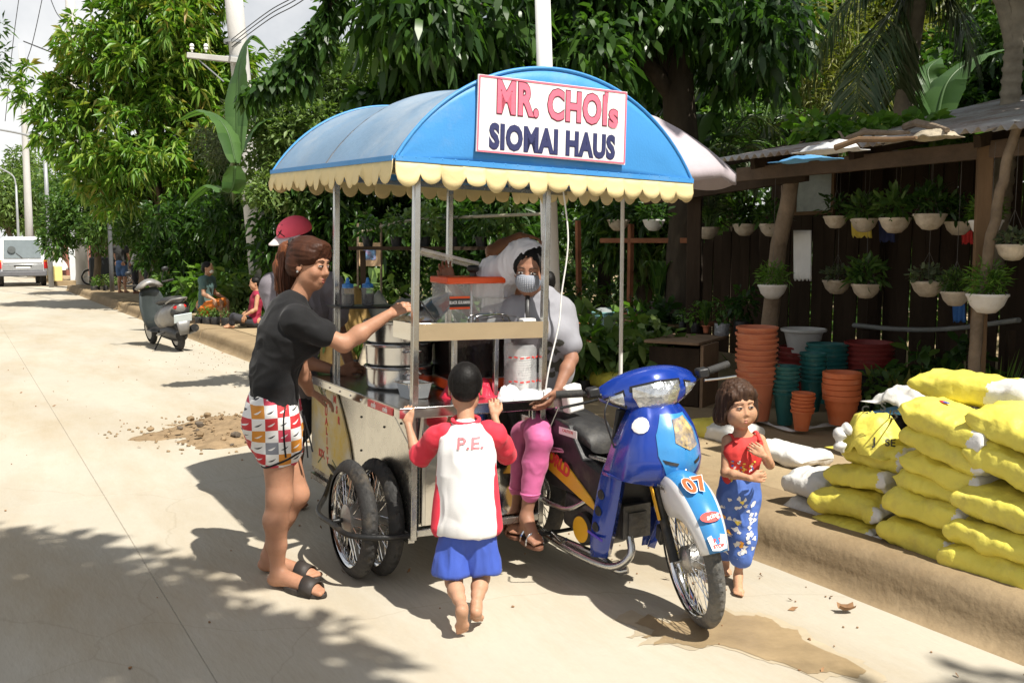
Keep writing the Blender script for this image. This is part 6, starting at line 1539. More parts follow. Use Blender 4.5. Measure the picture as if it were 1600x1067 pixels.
def hand(S,w,d,n,side,s=1.0,curl=(.25,.45,.35),spread=.08,thumb=.6):
 """w = wrist, d = direction of the fingers, n = the way the palm faces, side = +1/-1 for the side of the thumb (d x n)"""
 w,d,n=Vector(w),nrm(d),Vector(n);n=(n-d*n.dot(d)).normalized();x=d.cross(n).normalized()*side
 Rm=np.array(Matrix((d,x,n)).transposed())
 S.cone(w,w+d*.03*s,.023*s,.026*s,.012*s,(n,.62))
 S.cone(w+d*.035*s+x*.014*s,w+d*.082*s+x*.022*s,.021*s,.019*s,.012*s,(n,.62));S.cone(w+d*.035*s-x*.012*s,w+d*.078*s-x*.024*s,.020*s,.017*s,.012*s,(n,.62))
 for i,(off,ln)in enumerate(((.028,.92),(.010,1.0),(-.009,.95),(-.027,.76))):
  p=w+d*(.084-abs(off)*.15)*s+x*off*s;a=0;dd=(d+x*spread*(1.2-i*.8)).normalized();r=.0088*s
  for j,L in enumerate((.042,.027,.022)):
   a+=curl[j];v=(dd*math.cos(a)+n*math.sin(a));q=p+v*L*ln*s
   S.cone(p,q,r,r*.9,.004*s);p=q;r*=.9
 p=w+d*.026*s+x*.020*s;v=(d*.62+x*.62+n*.35*thumb).normalized();q=p+v*.042*s;S.cone(p,q,.0145*s,.011*s,.010*s)
 v2=(d*.85+x*.1*(1-thumb)+n*.55*thumb).normalized();q2=q+v2*.030*s;S.cone(q,q2,.0105*s,.0095*s,.004*s);S.cone(q2,q2+(v2+n*.2*thumb).normalized()*.022*s,.0095*s,.0075*s,.004*s)
def foot(S,an,toe,s=1.0,up=(0,0,1),side=1):
 """an = ankle, toe = tip of the foot on the ground"""
 an,toe,u=Vector(an),Vector(toe),nrm(up);d=toe-an;d=(d-u*d.dot(u)).normalized();x=d.cross(u).normalized()*side
 base=toe-d*.02*s;heel=an-u*(an-toe).dot(u)*.72-d*.022*s
 S.ell(heel,.029*s,None,.02*s);S.cone(an,heel+d*.02*s,.032*s,.03*s,.02*s)
 S.cone(an+d*.015*s-u*.02*s,base-d*.045*s+u*.016*s,.034*s,.026*s,.02*s);S.cone(heel,base-d*.04*s+u*.008*s,.028*s,.026*s,.02*s,(u,.8))
 S.cone(base-d*.045*s-x*.02*s+u*.01*s,base-d*.035*s+x*.022*s+u*.01*s,.022*s,.022*s,.015*s,(u,.7))
 for i in range(5):
  o=(.026,.010,-.004,-.017,-.029)[i];L=(.0,.0,-.006,-.014,-.024)[i];r=(.0125,.0095,.009,.0085,.0080)[i]
  S.cone(base+x*o*s-d*.03*s+u*.008*s,base+x*o*s+d*(.016+L)*s+u*.004*s,r*s,r*.95*s,.005*s)
def limbs(S,J,k,bf,fat=1.0,arms=True,legs=True):
 if arms:
  for q in 'LR':
   a,b,c=J['sh'+q],J['el'+q],J['wr'+q]
   S.cone(a,b,.043*k*fat,.034*k*fat,.03*k);S.cone(b,b+(c-b)*.35,.034*k*fat,.036*k*fat,.02*k);S.cone(b+(c-b)*.35,c,.036*k*fat,.0225*k*fat,.02*k)
 if legs:
  for q in 'LR':
   a,b,c=J['hip'+q],J['kn'+q],J['an'+q];bk=-Vector(bf)
   S.cone(a,b,.080*k*fat,.054*k*fat,.04*k)
   m=b+(c-b)*.32+bk*.014*k;S.cone(b,m,.052*k*fat,.053*k*fat,.03*k);S.cone(m,m+(c-m)*.5,.053*k*fat,.041*k*fat,.02*k);S.cone(m+(c-m)*.5,c,.041*k*fat,.029*k*fat,.02*k)
def torso(S,J,k,bf,g=0.0,fat=1.0,bust=0.0,butt=1.0,up_to='neck',kk=.05):
 f=Vector(bf);fl=(f,.72)
 pe,wa,ch,ne=J['pelvis'],J['waist'],J['chest'],J['neck']
 S.cone(pe,wa,.150*k*fat+g,.122*k*fat+g,kk,fl);S.cone(wa,ch,.122*k*fat+g,.142*k+g,kk,(f,.70))
 S.cone(ch,ch.lerp(ne,.62),.142*k+g,.085*k+g,kk,(f,.66));S.cone(J['shL'].lerp(J['shR'],.12),J['shL'].lerp(J['shR'],.88),.052*k+g,.052*k+g,kk*.7)
 for q in 'LR':
  if butt:S.ell(J['hip'+q]-f*.045*k*butt+Vector((0,0,.035*k)),(.088*k*butt+g),None,.04)
  if bust:l=Vector((0,0,1)).cross(f)*(.062*k if q=='L' else-.062*k);S.ell(ch+f*.085*k+l-Vector((0,0,.035*k)),.058*k*bust+g,None,.04)
def neck(S,J,hc,u,k):S.cone(J['neck']-Vector(u)*.03*k,Vector(hc)-Vector(u)*.06*k,.052*k,.048*k,.03*k)
def joints(base,**kw):
 Bv=Vector(base);return{k:Vector(v)-Bv for k,v in kw.items()}
def sleeve(S,J,q,k,g,frac,flare=.006,r0=.050,r1=.046):
 a,b=J['sh'+q],J['el'+q];S.ell(a+Vector((0,0,.004)),r0*k+g+.006,None,.03);S.cone(a,a.lerp(b,frac),r0*k+g,r1*k+g+flare,.03)
A3=lambda x,y,Y:at(x,y,Y)
# woman in the black T-shirt
base=ground(440,925);base.z=0
w=thing('person','woman in black T-shirt and checked shorts reaching over the cart, with reddish ponytail','person',base)
an_r,an_l=A3(434,893,4.10),A3(419,880,4.30);an_r.z,an_l.z=.085,.085
J=joints(base,pelvis=A3(428,652,4.20),waist=A3(428,585,4.19),chest=A3(446,522,4.18),neck=A3(458,474,4.19),shR=A3(466,502,4.05),shL=A3(466,496,4.34),elR=A3(537,538,4.09),wrR=A3(607,492,4.16),elL=A3(468,575,4.42),wrL=A3(484,612,4.52),hipR=A3(434,668,4.11),hipL=A3(430,668,4.29),knR=A3(437,775,4.09),knL=A3(463,772,4.27),anR=an_r,anL=an_l,toeR=ground(507,934),toeL=ground(497,908))
for q in('toeR','toeL'):J[q].z=.022
HC=A3(484,414,4.20)-base;bf=nrm((.93,.28,0));hf=nrm((.90,-.40,-.12));hu=nrm((.12,0,1))
S=SDF();torso(S,J,.98,bf,fat=.98,bust=1.0);limbs(S,J,1.0,bf,fat=1.05);neck(S,J,HC,hu,.95)
hp_=head(S,HC,hf,hu,.92,1.1)
hand(S,J['wrR'],(.93,.10,.45),(-.2,.55,-.9),1,.93,(.5,.7,.5));hand(S,J['wrL'],(.8,.2,-.4),(0,0,-1),-1,.93)
foot(S,J['anR'],J['toeR'],.98,side=1);foot(S,J['anL'],J['toeL'],.98,side=-1)
body(S,'body',SKIN_W,w,.0052);face_parts(w,hp_[0],hp_[1],hp_[2],.92,LIP,.6)
T=SDF();torso(T,J,.98,bf,.012,.98,bust=1.0,butt=.9);sleeve(T,J,'R',1,.008,.54,.006,.046,.042);sleeve(T,J,'L',1,.008,.52,.006,.046,.042)
T.cone(J['neck']-Vector((0,0,.02)),J['neck']-Vector((0,0,.0)),.07,.062,.03);T.cut(J['pelvis']+Vector((0,0,-.035)),(0.1,0,-1));
BTEE=M('black_jersey',(.011,.011,.012),.8,var=.25,scale=6,bump=.12,bscale=240,sheen=.08,spec=.25)
body(T,'shirt',BTEE,w,.0062,folds(.009,(5,7,8),3))
m=bpy.data.materials.new('checked_print');m.use_nodes=True;t=m.node_tree;N_,L_=t.nodes.new,t.links.new;pb_=t.nodes['Principled BSDF'];pb_.inputs['Roughness'].default_value=.7
tcn=N_('ShaderNodeTexCoord');sx=N_('ShaderNodeSeparateXYZ');L_(tcn.outputs['Object'],sx.inputs[0])
def mth(op,a,b=None,c=None):
 n=N_('ShaderNodeMath');n.operation=op
 for i,v in enumerate((a,b,c)):
  if v is None:continue
  if isinstance(v,(int,float)):n.inputs[i].default_value=v
  else:L_(v,n.inputs[i])
 return n.outputs[0]
cell=.058
uu=mth('ADD',mth('MULTIPLY',sx.outputs[0],1/cell),mth('MULTIPLY',sx.outputs[1],.35/cell));vv=mth('MULTIPLY',sx.outputs[2],1/(cell*.92))
fu,fv=mth('FLOOR',uu),mth('FLOOR',vv);cu_,cv_=mth('SUBTRACT',mth('FRACT',uu),.5),mth('SUBTRACT',mth('FRACT',vv),.5)
cb=N_('ShaderNodeCombineXYZ');L_(fu,cb.inputs[0]);L_(fv,cb.inputs[1]);wn=N_('ShaderNodeTexWhiteNoise');wn.noise_dimensions='2D';L_(cb.outputs[0],wn.inputs['Vector'])
alt=mth('MODULO',mth('ABSOLUTE',mth('ADD',fu,mth('MULTIPLY',fv,1.0))),2.0)
r=N_('ShaderNodeValToRGB');r.color_ramp.interpolation='CONSTANT';els=r.color_ramp.elements
for i,(p,c)in enumerate(((0,(.50,.025,.03)),(.36,(.60,.24,.03)),(.62,(.20,.21,.24)),(.80,(.55,.05,.09)))):
 e_=els[i]if i<2 else els.new(p);e_.position=p;e_.color=(*c,1)
L_(wn.outputs['Value'],r.inputs['Fac'])
mx=N_('ShaderNodeMix');mx.data_type='RGBA';mx.inputs[7].default_value=(.72,.71,.69,1);L_(mth('LESS_THAN',alt,.5),mx.inputs[0]);L_(r.outputs['Color'],mx.inputs[6])
lo_=mth('SUBTRACT',mth('MULTIPLY',mth('POWER',mth('ADD',cu_,.16),2.0),1.5),.16);up_=mth('ADD',mth('MULTIPLY',cu_,.42),.02)
tick=mth('MULTIPLY',mth('MULTIPLY',mth('LESS_THAN',lo_,cv_),mth('LESS_THAN',cv_,up_)),mth('MULTIPLY',mth('GREATER_THAN',cu_,-.34),mth('LESS_THAN',cu_,.40)))
mk=N_('ShaderNodeMix');mk.data_type='RGBA';L_(mth('LESS_THAN',alt,.5),mk.inputs[0]);mk.inputs[6].default_value=(.72,.71,.69,1);mk.inputs[7].default_value=(.03,.03,.035,1)
mx2=N_('ShaderNodeMix');mx2.data_type='RGBA';L_(tick,mx2.inputs[0]);L_(mx.outputs[2],mx2.inputs[6]);L_(mk.outputs[2],mx2.inputs[7]);L_(mx2.outputs[2],pb_.inputs['Base Color'])
bn=N_('ShaderNodeTexNoise');bn.inputs['Scale'].default_value=30;bpn=N_('ShaderNodeBump');bpn.inputs['Strength'].default_value=.15;L_(bn.outputs['Fac'],bpn.inputs['Height']);L_(bpn.outputs[0],pb_.inputs['Normal'])
T=SDF();T.cone(J['pelvis']+Vector((0,0,.03)),J['pelvis']+Vector((0,0,-.05)),.152,.158,.04,(bf,.80))
for q in 'LR':T.ell(J['hip'+q]-bf*.05+Vector((0,0,.03)),.100,None,.04);T.cone(J['hip'+q],J['hip'+q].lerp(J['kn'+q],.30),.098,.098,.03)
so=body(T,'shorts',m,w,.0055,folds(.006,(8,8,6),5))
for q in 'R':
 c,ax_=J['hip'+q].lerp(J['kn'+q],.44),(J['kn'+q]-J['hip'+q]).normalized();bv=o_bvh[so.name];pts=[]
 for k in range(28):
  a=2*math.pi*k/28;d=Vector((math.cos(a),math.sin(a),0));cc=c+Vector((0,0,.035*math.cos(a-.4)));h=bv.ray_cast(cc+d*.3,-d);pts.append((h[0]if h[0]is not None else cc+d*.09)+d*.002)
 mb=MB();mb.tube(pts+[pts[0]],.005,6);mb.build('binding',BTEE,so,angle=180)
 h0=J['hip'+q];pts=[]
 for k in range(9):
  cc=h0+Vector((.045+.01*k/8,0,.10-.027*k));h=bv.ray_cast(cc+Vector((0,-.4,0)),Vector((0,1,0)));pts.append((h[0]if h[0]is not None else cc)+Vector((0,-.002,0)))
 MB().tube(pts,.004,6).build('binding',BTEE,so,angle=180)
mb=MB();d0=J['pelvis']+bf*.135+Vector((0,-.03,.03));mb.tube([d0,d0+Vector((.015,-.01,-.1)),d0+Vector((.02,0,-.22))],.004,6);mb.tube([d0,d0+Vector((.03,-.02,-.1)),d0+Vector((.045,-.01,-.19))],.004,6);mb.build('drawstring',BTEE,so)
Pw,Rw,aw=hp_;fq,lq,uq=aw
Hh=SDF();Hh.ell(Pw(-.020,0,.050),(.100*.98,.084*.98,.086*.98),Rw,.02)
for b in(-1,1):Hh.ell(Pw(.018,b*.058,.050),(.055,.028,.042),Rw,.02);Hh.ell(Pw(-.045,b*.055,-.01),(.045,.030,.055),Rw,.02)
Hh.ell(Pw(.050,0,.092),(.045,.06,.030),Rw,.02);Hh.ell(Pw(-.075,0,-.01),(.04,.055,.06),Rw,.03)
Hh.cut(Pw(.088,0,.04),fq*1.0)
def strands(amp=.006,seed=1,dirv=(0,0,1)):
 def fn(V):
  Q=V*np.array([110,110,110.0]);dv=np.array(dirv,float);dv/=np.linalg.norm(dv);Q=Q-(Q@dv)[:,None]*dv[None]*.95
  return amp*(fbm(Q,seed,2)-.45)*2
 return fn
ho=body(Hh,'hair',HAIR_BR,w,.0045,strands(.0035,2,fq),smooth=1)
Pt=SDF();tl_=[Pw(-.095,.0,.075),Pw(-.135,-.0,.05),Pw(-.150,0,-.03),Pw(-.135,0,-.12),Pw(-.10,0,-.17)]
rr_=[.026,.040,.048,.042,.012]
for a in range(4):Pt.cone(tl_[a],tl_[a+1],rr_[a],rr_[a+1],.03,(lq,.85))
for b,e_ in((.02,.01),(-.025,.0),(.0,.02)):Pt.cone(tl_[3],Pw(-.12+e_,b,-.20),.03,.004,.02)
body(Pt,'ponytail',HAIR_RED,w,.0045,strands(.006,4,(0,0,1)))
wm=MB();rg=np.random.default_rng(9)
for i in range(130):
 a,j=rg.uniform(0,6.28),rg.uniform(.0,.6);c_=tl_[1].lerp(tl_[2],j)+(lq*math.cos(a)+fq*math.sin(a))*.044;e2=tl_[4]+(lq*math.cos(a)+fq*math.sin(a))*rg.uniform(.01,.05)-uq*rg.uniform(.0,.07)
 wm.tube(curve_pts([c_,c_.lerp(e2,.5)+(lq*math.cos(a)+fq*math.sin(a))*.014,e2],4),lerp_list([.0026,.002,.0005],9),5,caps=False)
for i in range(90):
 a,e2=rg.uniform(-2.9,2.9),rg.uniform(.1,1.3);d=Vector((math.cos(a)*math.cos(e2),math.sin(a)*math.cos(e2),math.sin(e2)));q=Pw(-.02+.096*d.x*.98,.082*d.y,.05+.084*d.z);en=Pw(-.105,.01,.08)
 wm.tube(curve_pts([q,q.lerp(en,.5)+(fq*d.x+lq*d.y+uq*d.z)*rg.uniform(.014,.03),en],4),lerp_list([.0012,.0018,.0016],9),5,caps=False)
tag(wm.build('hair_strands',HAIR_BR,w,angle=180,fix=False),kind='stuff')
mb=MB();mb.lathe([(.018,-.016),(.034,-.012),(.038,0),(.034,.012),(.018,.016)],16,Pw(-.105,0,.082),Matrix.Rotation(R(60),3,'Y'),wob=.15);mb.build('hair_tie',BLACKP,w,angle=180)
MB().sphere(Pw(-.004,-.086,-.036),.006,10,6).build('earring',CHROME,w)
fk=MB();p0=J['wrR']+Vector((.10,.02,.055));fk.tube([p0+Vector((-.03,.02,.04)),p0+Vector((.05,-.01,.0)),p0+Vector((.12,.0,-.10))],.004,6)
o=fk.build('food_pick',BLACKM,None,loc=base);tag(o,'thin dark food pick in the hand of the woman in black','food pick')
def slide(o,an,toe,k,sgn,mat,band):
 an,toe=Vector(an),Vector(toe);d=toe-an;d.z=0;d.normalize();x=Vector((-d.y,d.x,0));L=.245*k;c=toe-d*L*.46;c.z=0
 ol=[(.5*math.cos(t_)*L,(.5*math.sin(t_))*L*(.37-.05*math.cos(t_+3.14)))for t_ in np.linspace(0,2*math.pi,28,endpoint=False)]
 so_=MB().prism(ol,lambda a,b:c+d*a+x*b+Vector((0,0,.003)),lambda a,b:c+d*a*.98+x*b*.97+Vector((0,0,.022+.006*(a<-.1*L)))).build('slide',mat,o,bevel=.004)
 rows=[]
 for i in range(13):
  t_=math.pi*i/12;rows.append([c+d*(a*k)+x*(.049*k*math.cos(t_))+Vector((0,0,.016+(.062+(-.010 if j else.008))*k*math.sin(t_)**.8))for j,a in((0,.005),(1,.075))])
 q=MB().grid(rows).build('strap',band,so_,angle=180);q.modifiers.new('thickness','SOLIDIFY').thickness=.006
SLD=M('dark_rubber_slide',(.035,.028,.024),.6,var=.2,bump=.1,dirt=((.3,.22,.15),.25));
slide(w,J['anR'],J['toeR'],1.0,1,SLD,SLD);slide(w,J['anL'],J['toeL'],1.0,-1,SLD,SLD)
# boy seen from behind
base=ground(732,992);base.z=0
b_=thing('person','small boy seen from behind in white red shirt and blue shorts holding the counter','person',base)
bf=nrm((.10,1,0))
J=joints(base,pelvis=A3(729,818,3.74),waist=A3(729,772,3.75),chest=A3(730,712,3.78),neck=A3(728,660,3.82),shL=A3(682,682,3.83),shR=A3(776,678,3.84),elL=A3(652,716,3.90),elR=A3(792,712,3.98),wrL=A3(638,664,3.965),wrR=A3(773,652,4.05),hipL=A3(711,838,3.74),hipR=A3(747,836,3.74),knL=A3(709,908,3.72),knR=A3(752,902,3.76),anL=A3(714,958,3.60),anR=A3(752,957,3.70),toeL=ground(722,999),toeR=ground(745,978))
UPS={'L':nrm((0,.86,.5)),'R':nrm((0,.5,.86))}
for q,a_,c_ in(('L',.115,.040),('R',.12,.05)):
 u_=UPS[q];J['toe'+q].z=.012;J['toe'+q].y+=.03;J['an'+q]=J['toe'+q]-Vector((0,u_.z,-u_.y))*a_+u_*c_
HC=A3(727,606,3.86)-base;hf=nrm((-.04,1,-.06));hu=nrm((0,.05,1))
S=SDF();torso(S,J,.58,bf,butt=.5,kk=.03);limbs(S,J,.64,bf,fat=1.0);neck(S,J,HC,hu,.72)
hb=head(S,HC,hf,hu,.86)
hand(S,J['wrL'],(0,.32,.95),(.10,.8,-.3),1,.66,(.35,.75,.6));hand(S,J['wrR'],(-.05,.32,.95),(-.1,.8,-.3),-1,.66,(.35,.75,.6))
for q,sd_ in(('L',-1),('R',1)):
 foot(S,J['an'+q],J['toe'+q],.70,up=UPS[q],side=sd_)
body(S,'body',SKIN_B,b_,.0043);face_parts(b_,hb[0],hb[1],hb[2],.86)
Ph,Rh,ah=hb;Hh=SDF();Hh.ell(Ph(-.014,0,.042),(.098*.86,.080*.86,.088*.86),Rh,.02);Hh.ell(Ph(-.055,0,-.012),(.046*.86,.066*.86,.052*.86),Rh,.02);Hh.ell(Ph(.05,0,.085),(.035,.05,.025),Rh,.02)
for s_ in(-1,1):Hh.ell(Ph(-.01,s_*.062,.02),(.05*.86,.018,.04*.86),Rh,.015)
body(Hh,'hair',HAIR_BK,b_,.0038,lambda V:.0012*(fbm(V*120,3,2)-.5)*2)
mb=MB();Hq=Ph(-.09,.0,.075);mb.sphere(Hq+Vector((0,.0075,-.004)),(.012,.006,.012),10,6);mb.build('crown_spot',SKIN_B,b_,angle=180)
WTEE=M('white_cotton',(.76,.74,.72),.8,var=.04,scale=5,bump=.1,bscale=240,sheen=.1,dirt=((.6,.55,.46),.15));RTEE=M('red_cotton',(.66,.028,.055),.75,var=.1,scale=6,bump=.1,bscale=240,sheen=.1)
T=SDF();tk=.60
torso(T,J,tk,bf,.014,1.04,butt=.6,kk=.03);T.cone(J['chest'],J['pelvis']+Vector((0,0,.0)),.114,.126,.03,(bf,.86));T.cut(J['pelvis']+Vector((0,0,-.035)),(0,0,-1))
sh=body(T,'shirt',WTEE,b_,.0052,folds(.008,(7,7,3.5),8))
for q in 'LR':
 T=SDF();a,e_=J['sh'+q],J['el'+q];inn=J['neck'].lerp(a,.72);T.cone(inn+Vector((0,-.010,.006)),a+Vector((0,-.004,-.006)),.037,.040,.02);T.cone(a,a.lerp(e_,1.1),.040,.047,.02);T.cut(a.lerp(e_,.98),(e_-a).normalized())
 body(T,'sleeve',RTEE,sh,.0045,folds(.006,(9,9,9),5))
 sgn=-1 if q=='L' else 1;T=SDF();x_=sgn*.097;T.cone(J['chest']+Vector((sgn*.090,-.012,-.03)),J['pelvis']+Vector((sgn*.112,-.004,-.012)),.030,.036,.01,(nrm((0,1,0)),1.35))
 body(T,'side_panel',RTEE,sh,.0045,folds(.004,(9,9,5),5))
mb=MB();nb=J['neck']+Vector((0,.0,-.002));mb.tube([nb+Vector((.056*math.cos(a),.046*math.sin(a),.014+.010*math.sin(a)))for a in np.linspace(0,2*math.pi,26)],.0085,8);mb.build('collar',RTEE,sh,angle=180)
PEC=M('faded_red_print',(.62,.20,.22),.7,var=.1)
pe=text_mesh('lettering','P.E.',.062,None,PEC,frame(A3(735,693,3.70)-base,(1,-.02,0),(0,0,1)),offset=.0012,sx=1.25);onto(sh,pe,(.05,1,0),.006)
T=SDF();T.cone(J['pelvis']+Vector((0,.012,-.01)),J['pelvis']+Vector((0,.012,-.03)),.100,.106,.03,(bf,.72))
for q,dx in(('L',-.012),('R',.012)):T.cone(J['hip'+q],J['hip'+q].lerp(J['kn'+q],.95)+Vector((dx,0,0)),.062,.074,.02)
BSH=M('blue_jersey',(.045,.095,.44),.6,var=.12,scale=6,bump=.08,bscale=200,sheen=.1);T.cut(J['hipL'].lerp(J['knL'],.80),(0,0,-1))
body(T,'shorts',BSH,b_,.0048,folds(.010,(11,11,3.5),6))
# girl in the red top
base=ground(1146,920);base.z=0
g_=thing('person','barefoot little girl with messy dark bob, red vest and blue printed trousers','person',base)
bf=nrm((.28,-.96,0))
J=joints(base,pelvis=A3(1154,762,4.16),waist=A3(1156,738,4.15),chest=A3(1160,705,4.14),neck=A3(1160,676,4.15),shR=A3(1136,688,4.14),shL=A3(1188,687,4.18),elR=A3(1133,738,4.10),wrR=A3(1172,747,4.015),elL=A3(1203,726,4.14),wrL=A3(1194,712,4.03),hipR=A3(1141,776,4.17),hipL=A3(1166,776,4.16),knR=A3(1138,838,4.20),knL=A3(1162,838,4.12),anR=A3(1132,880,4.30),anL=A3(1153,912,4.13),toeR=ground(1138,903),toeL=ground(1154,934))
J['anR'].z,J['anL'].z=.055,.055;J['toeR'].z=J['toeL'].z=.012
HC=A3(1153,633,4.12)-base;hf=nrm((.22,-.97,-.03));hu=nrm((-.05,0,1))
S=SDF();torso(S,J,.53,bf,butt=.8,kk=.03);limbs(S,J,.56,bf,fat=1.02);neck(S,J,HC,hu,.62)
hg=head(S,HC,hf,hu,.86,1.4,.85,.62)
for s_ in(-1,1):S.ell(hg[0](.042,s_*.036,-.046),.031,None,.03)
hand(S,J['wrR'],(.95,-.05,.05),(.1,1,.0),1,.58,(.5,.7,.5));hand(S,J['wrL'],(-.75,.0,.5),(.0,1,-.1),-1,.58,(.5,.7,.5))
foot(S,J['anR'],J['toeR'],.62,side=1);foot(S,J['anL'],J['toeL'],.62,side=-1)
body(S,'body',SKIN_G,g_,.0036);face_parts(g_,hg[0],hg[1],hg[2],.86,M('girl_lips',(.40,.15,.11),.45),.62,.5)
Ph,Rh,ah=hg;fq,lq,uq=ah;Hh=SDF();k=.86
Hh.ell(Ph(-.020,0,.050),(.104*k,.092*k,.092*k),Rh,.02)
for s_ in(-1,1):
 Hh.ell(Ph(-.015,s_*.080,.0),(.058*k,.028*k,.085*k),Rh,.02);Hh.ell(Ph(-.01,s_*.088,-.055),(.042*k,.022*k,.050*k),Rh,.02);Hh.ell(Ph(.05,s_*.055,.062),(.03*k,.03*k,.03*k),Rh,.015)
Hh.ell(Ph(-.07,0,-.035),(.050*k,.088*k,.085*k),Rh,.03);Hh.ell(Ph(.062,.012,.082),(.026*k,.052*k,.026*k),Rh,.012);Hh.ell(Ph(-.03,-.10,-.06),(.04,.02,.03),Rh,.02)
gh=body(Hh,'hair',HAIR_DB,g_,.0040,strands(.006,6,(0,0,1)))
mb=MB();rg=np.random.default_rng(4)
for i in range(330):
 a=rg.uniform(-2.5,2.5)+math.pi;e_=rg.uniform(-.2,1.0);d=Vector((math.cos(a)*math.cos(e_),math.sin(a)*math.cos(e_),math.sin(e_)))
 q=Ph(-.02+.092*k*d.x,.088*k*d.y,.045+.088*k*d.z);out=(fq*d.x+lq*d.y+uq*d.z)
 fr0=d.x>.5
 mb.tube(curve_pts([q,q+out*.014-uq*.02+lq*rg.normal()*.004,q+out*(.010+rg.uniform(0,.028))-uq*rg.uniform(.05,.115)*(0.55 if fr0 else 1)+lq*rg.normal()*.014],4),lerp_list([.0024,.0018,.0005],9),5,caps=False)
tag(mb.build('hair_strands',HAIR_DB,gh,angle=180,fix=False),kind='stuff')
RVEST=M('red_vest_cotton',(.62,.045,.04),.75,var=.1,scale=7,bump=.1,bscale=240)
T=SDF();torso(T,J,.53,bf,.010,1.0,butt=.5,kk=.03);T.cut(J['pelvis']+Vector((0,0,-.005)),(0,0,-1));T.cut(J['chest']+Vector((0,0,.068)),(0,0,1.0))
for q in 'LR':
 T.ell(J['sh'+q]+Vector((0,0,.012)),.038,None,.008,'-')
vs=body(T,'vest',RVEST,g_,.0040,folds(.005,(10,10,10),4))
for q in(-1,1):
 mb=MB();top_=J['neck']+lq*.062*q*-1+Vector((0,0,-.012));
 mb.tube(curve_pts([J['chest']+bf*.052+lq*.056*q*-1+Vector((0,0,.055)),top_+bf*.035+Vector((0,0,-.005)),top_+Vector((0,0,.012)),top_-bf*.05+Vector((0,0,-.04))],5),.0085,8,flat=.5);mb.build('strap',RVEST,vs,angle=180)
FL=[M('print_white',(.74,.72,.70),.7),M('print_orange',(.80,.35,.04),.7),M('print_blue',(.06,.15,.45),.7),M('print_yellow',(.8,.6,.1),.7)]
rg=np.random.default_rng(8)
for i in range(46):
 x,z=rg.uniform(-.06,.06),rg.uniform(-.085,.015);c=J['waist']+Vector((x,-.3,z+.055-.25*abs(x)*0));a=rg.uniform(0,6)
 ol=[(.008*math.cos(t_)*rg.uniform(.4,1.3)+.0,.006*math.sin(t_)*rg.uniform(.4,1.2))for t_ in np.linspace(0,6.28,7,endpoint=False)]
 patch(vs,c,(math.sin(a),0,math.cos(a)),(0,1,0),ol,FL[i%4],n=1)
T=SDF();T.cone(J['pelvis']+Vector((0,0,.02)),J['pelvis']+Vector((0,0,-.02)),.092,.096,.03,(bf,.82))
for q in 'LR':T.cone(J['hip'+q],J['kn'+q],.058,.048,.02);T.cone(J['kn'+q],J['kn'+q].lerp(J['an'+q],.52),.048,.050,.02)
PANT=M('blue_print_cotton',(.075,.15,.46),.75,var=.14,scale=9,bump=.1,bscale=200)
pt=body(T,'trousers',PANT,g_,.0042,folds(.008,(11,11,5),12))
for i in range(54):
 q='L' if i%2 else 'R';h_,kn,an=J['hip'+q],J['kn'+q],J['an'+q];t_=rg.uniform(-.1,1.45);c=h_.lerp(kn,t_)if t_<1 else kn.lerp(an,t_-1);c=c+Vector((rg.uniform(-.05,.05),-.3,0));a=rg.uniform(0,6)
 ol=[((.011+.004*math.sin(t2*3+i))*math.cos(t2)*rg.uniform(.5,1.2),.010*math.sin(t2)*rg.uniform(.5,1.3))for t2 in np.linspace(0,6.28,9,endpoint=False)]
 patch(pt,c,(math.sin(a),0,math.cos(a)),(0,1,0),ol,FL[0]if i%4 else FL[(i//4)%4],n=1)
for q in 'LR':
 c=J['kn'+q].lerp(J['an'+q],.53);mb=MB();mb.tube([c+Vector((.052*math.cos(a),.052*math.sin(a),.004))for a in np.linspace(0,2*math.pi,22)],.004,6);mb.build('hem',FL[0],pt,angle=180)
# vendor on the saddle
def bw(x,y,z):return BIKE0+FW*x+LF*y+Vector((0,0,z))
base=bw(.1,0,0)
v_=thing('person','masked woman vendor with white head cloth and pink leggings sitting on the motorcycle','person',base)
bf=nrm((.12,-1,0))
J=joints(base,pelvis=bw(.03,-.03,.85),waist=A3(852,575,4.62),chest=A3(848,508,4.56),neck=A3(842,462,4.56),shL=A3(879,488,4.56),shR=A3(804,484,4.60),elL=A3(893,560,4.46),wrL=A3(872,608,4.34),elR=A3(745,500,4.72),wrR=A3(706,446,4.78),hipL=bw(.06,.04,.82),hipR=bw(.05,-.12,.80),knL=bw(.30,-.14,.66),knR=bw(.40,-.21,.64),anL=bw(.22,-.26,.27),anR=bw(.37,-.265,.275),toeL=bw(.36,-.31,.19),toeR=bw(.53,-.29,.185))
HC=A3(829,424,4.53)-base;hf=nrm((-.22,-.97,-.12));hu=nrm((.05,-.05,1))
S=SDF();torso(S,J,1.0,bf,bust=.9);limbs(S,J,.92,bf);neck(S,J,HC,hu,.95);hv=head(S,HC,hf,hu,.98)
hand(S,J['wrL'],(-.55,-.35,-.75),(-.6,.3,.5),-1,.93,(.3,.4,.3));hand(S,J['wrR'],(-.35,.0,.95),(.1,-.5,.1),-1,.93,(.4,.6,.4))
foot(S,J['anR'],J['toeR'],.95,side=1);foot(S,J['anL'],J['toeL'],.95,side=-1)
body(S,'body',SKIN_V,v_,.0055);face_parts(v_,hv[0],hv[1],hv[2],.98,LIP,.75)
GTEE=M('pale_grey_cotton',(.275,.275,.305),.8,var=.05,scale=5,bump=.1,bscale=220,sheen=.1)
T=SDF();torso(T,J,.97,bf,.014,1.0,bust=.95,butt=.7);sleeve(T,J,'L',1,.008,.70,.012,.041,.040);sleeve(T,J,'R',1,.008,.66,.008,.041,.040)
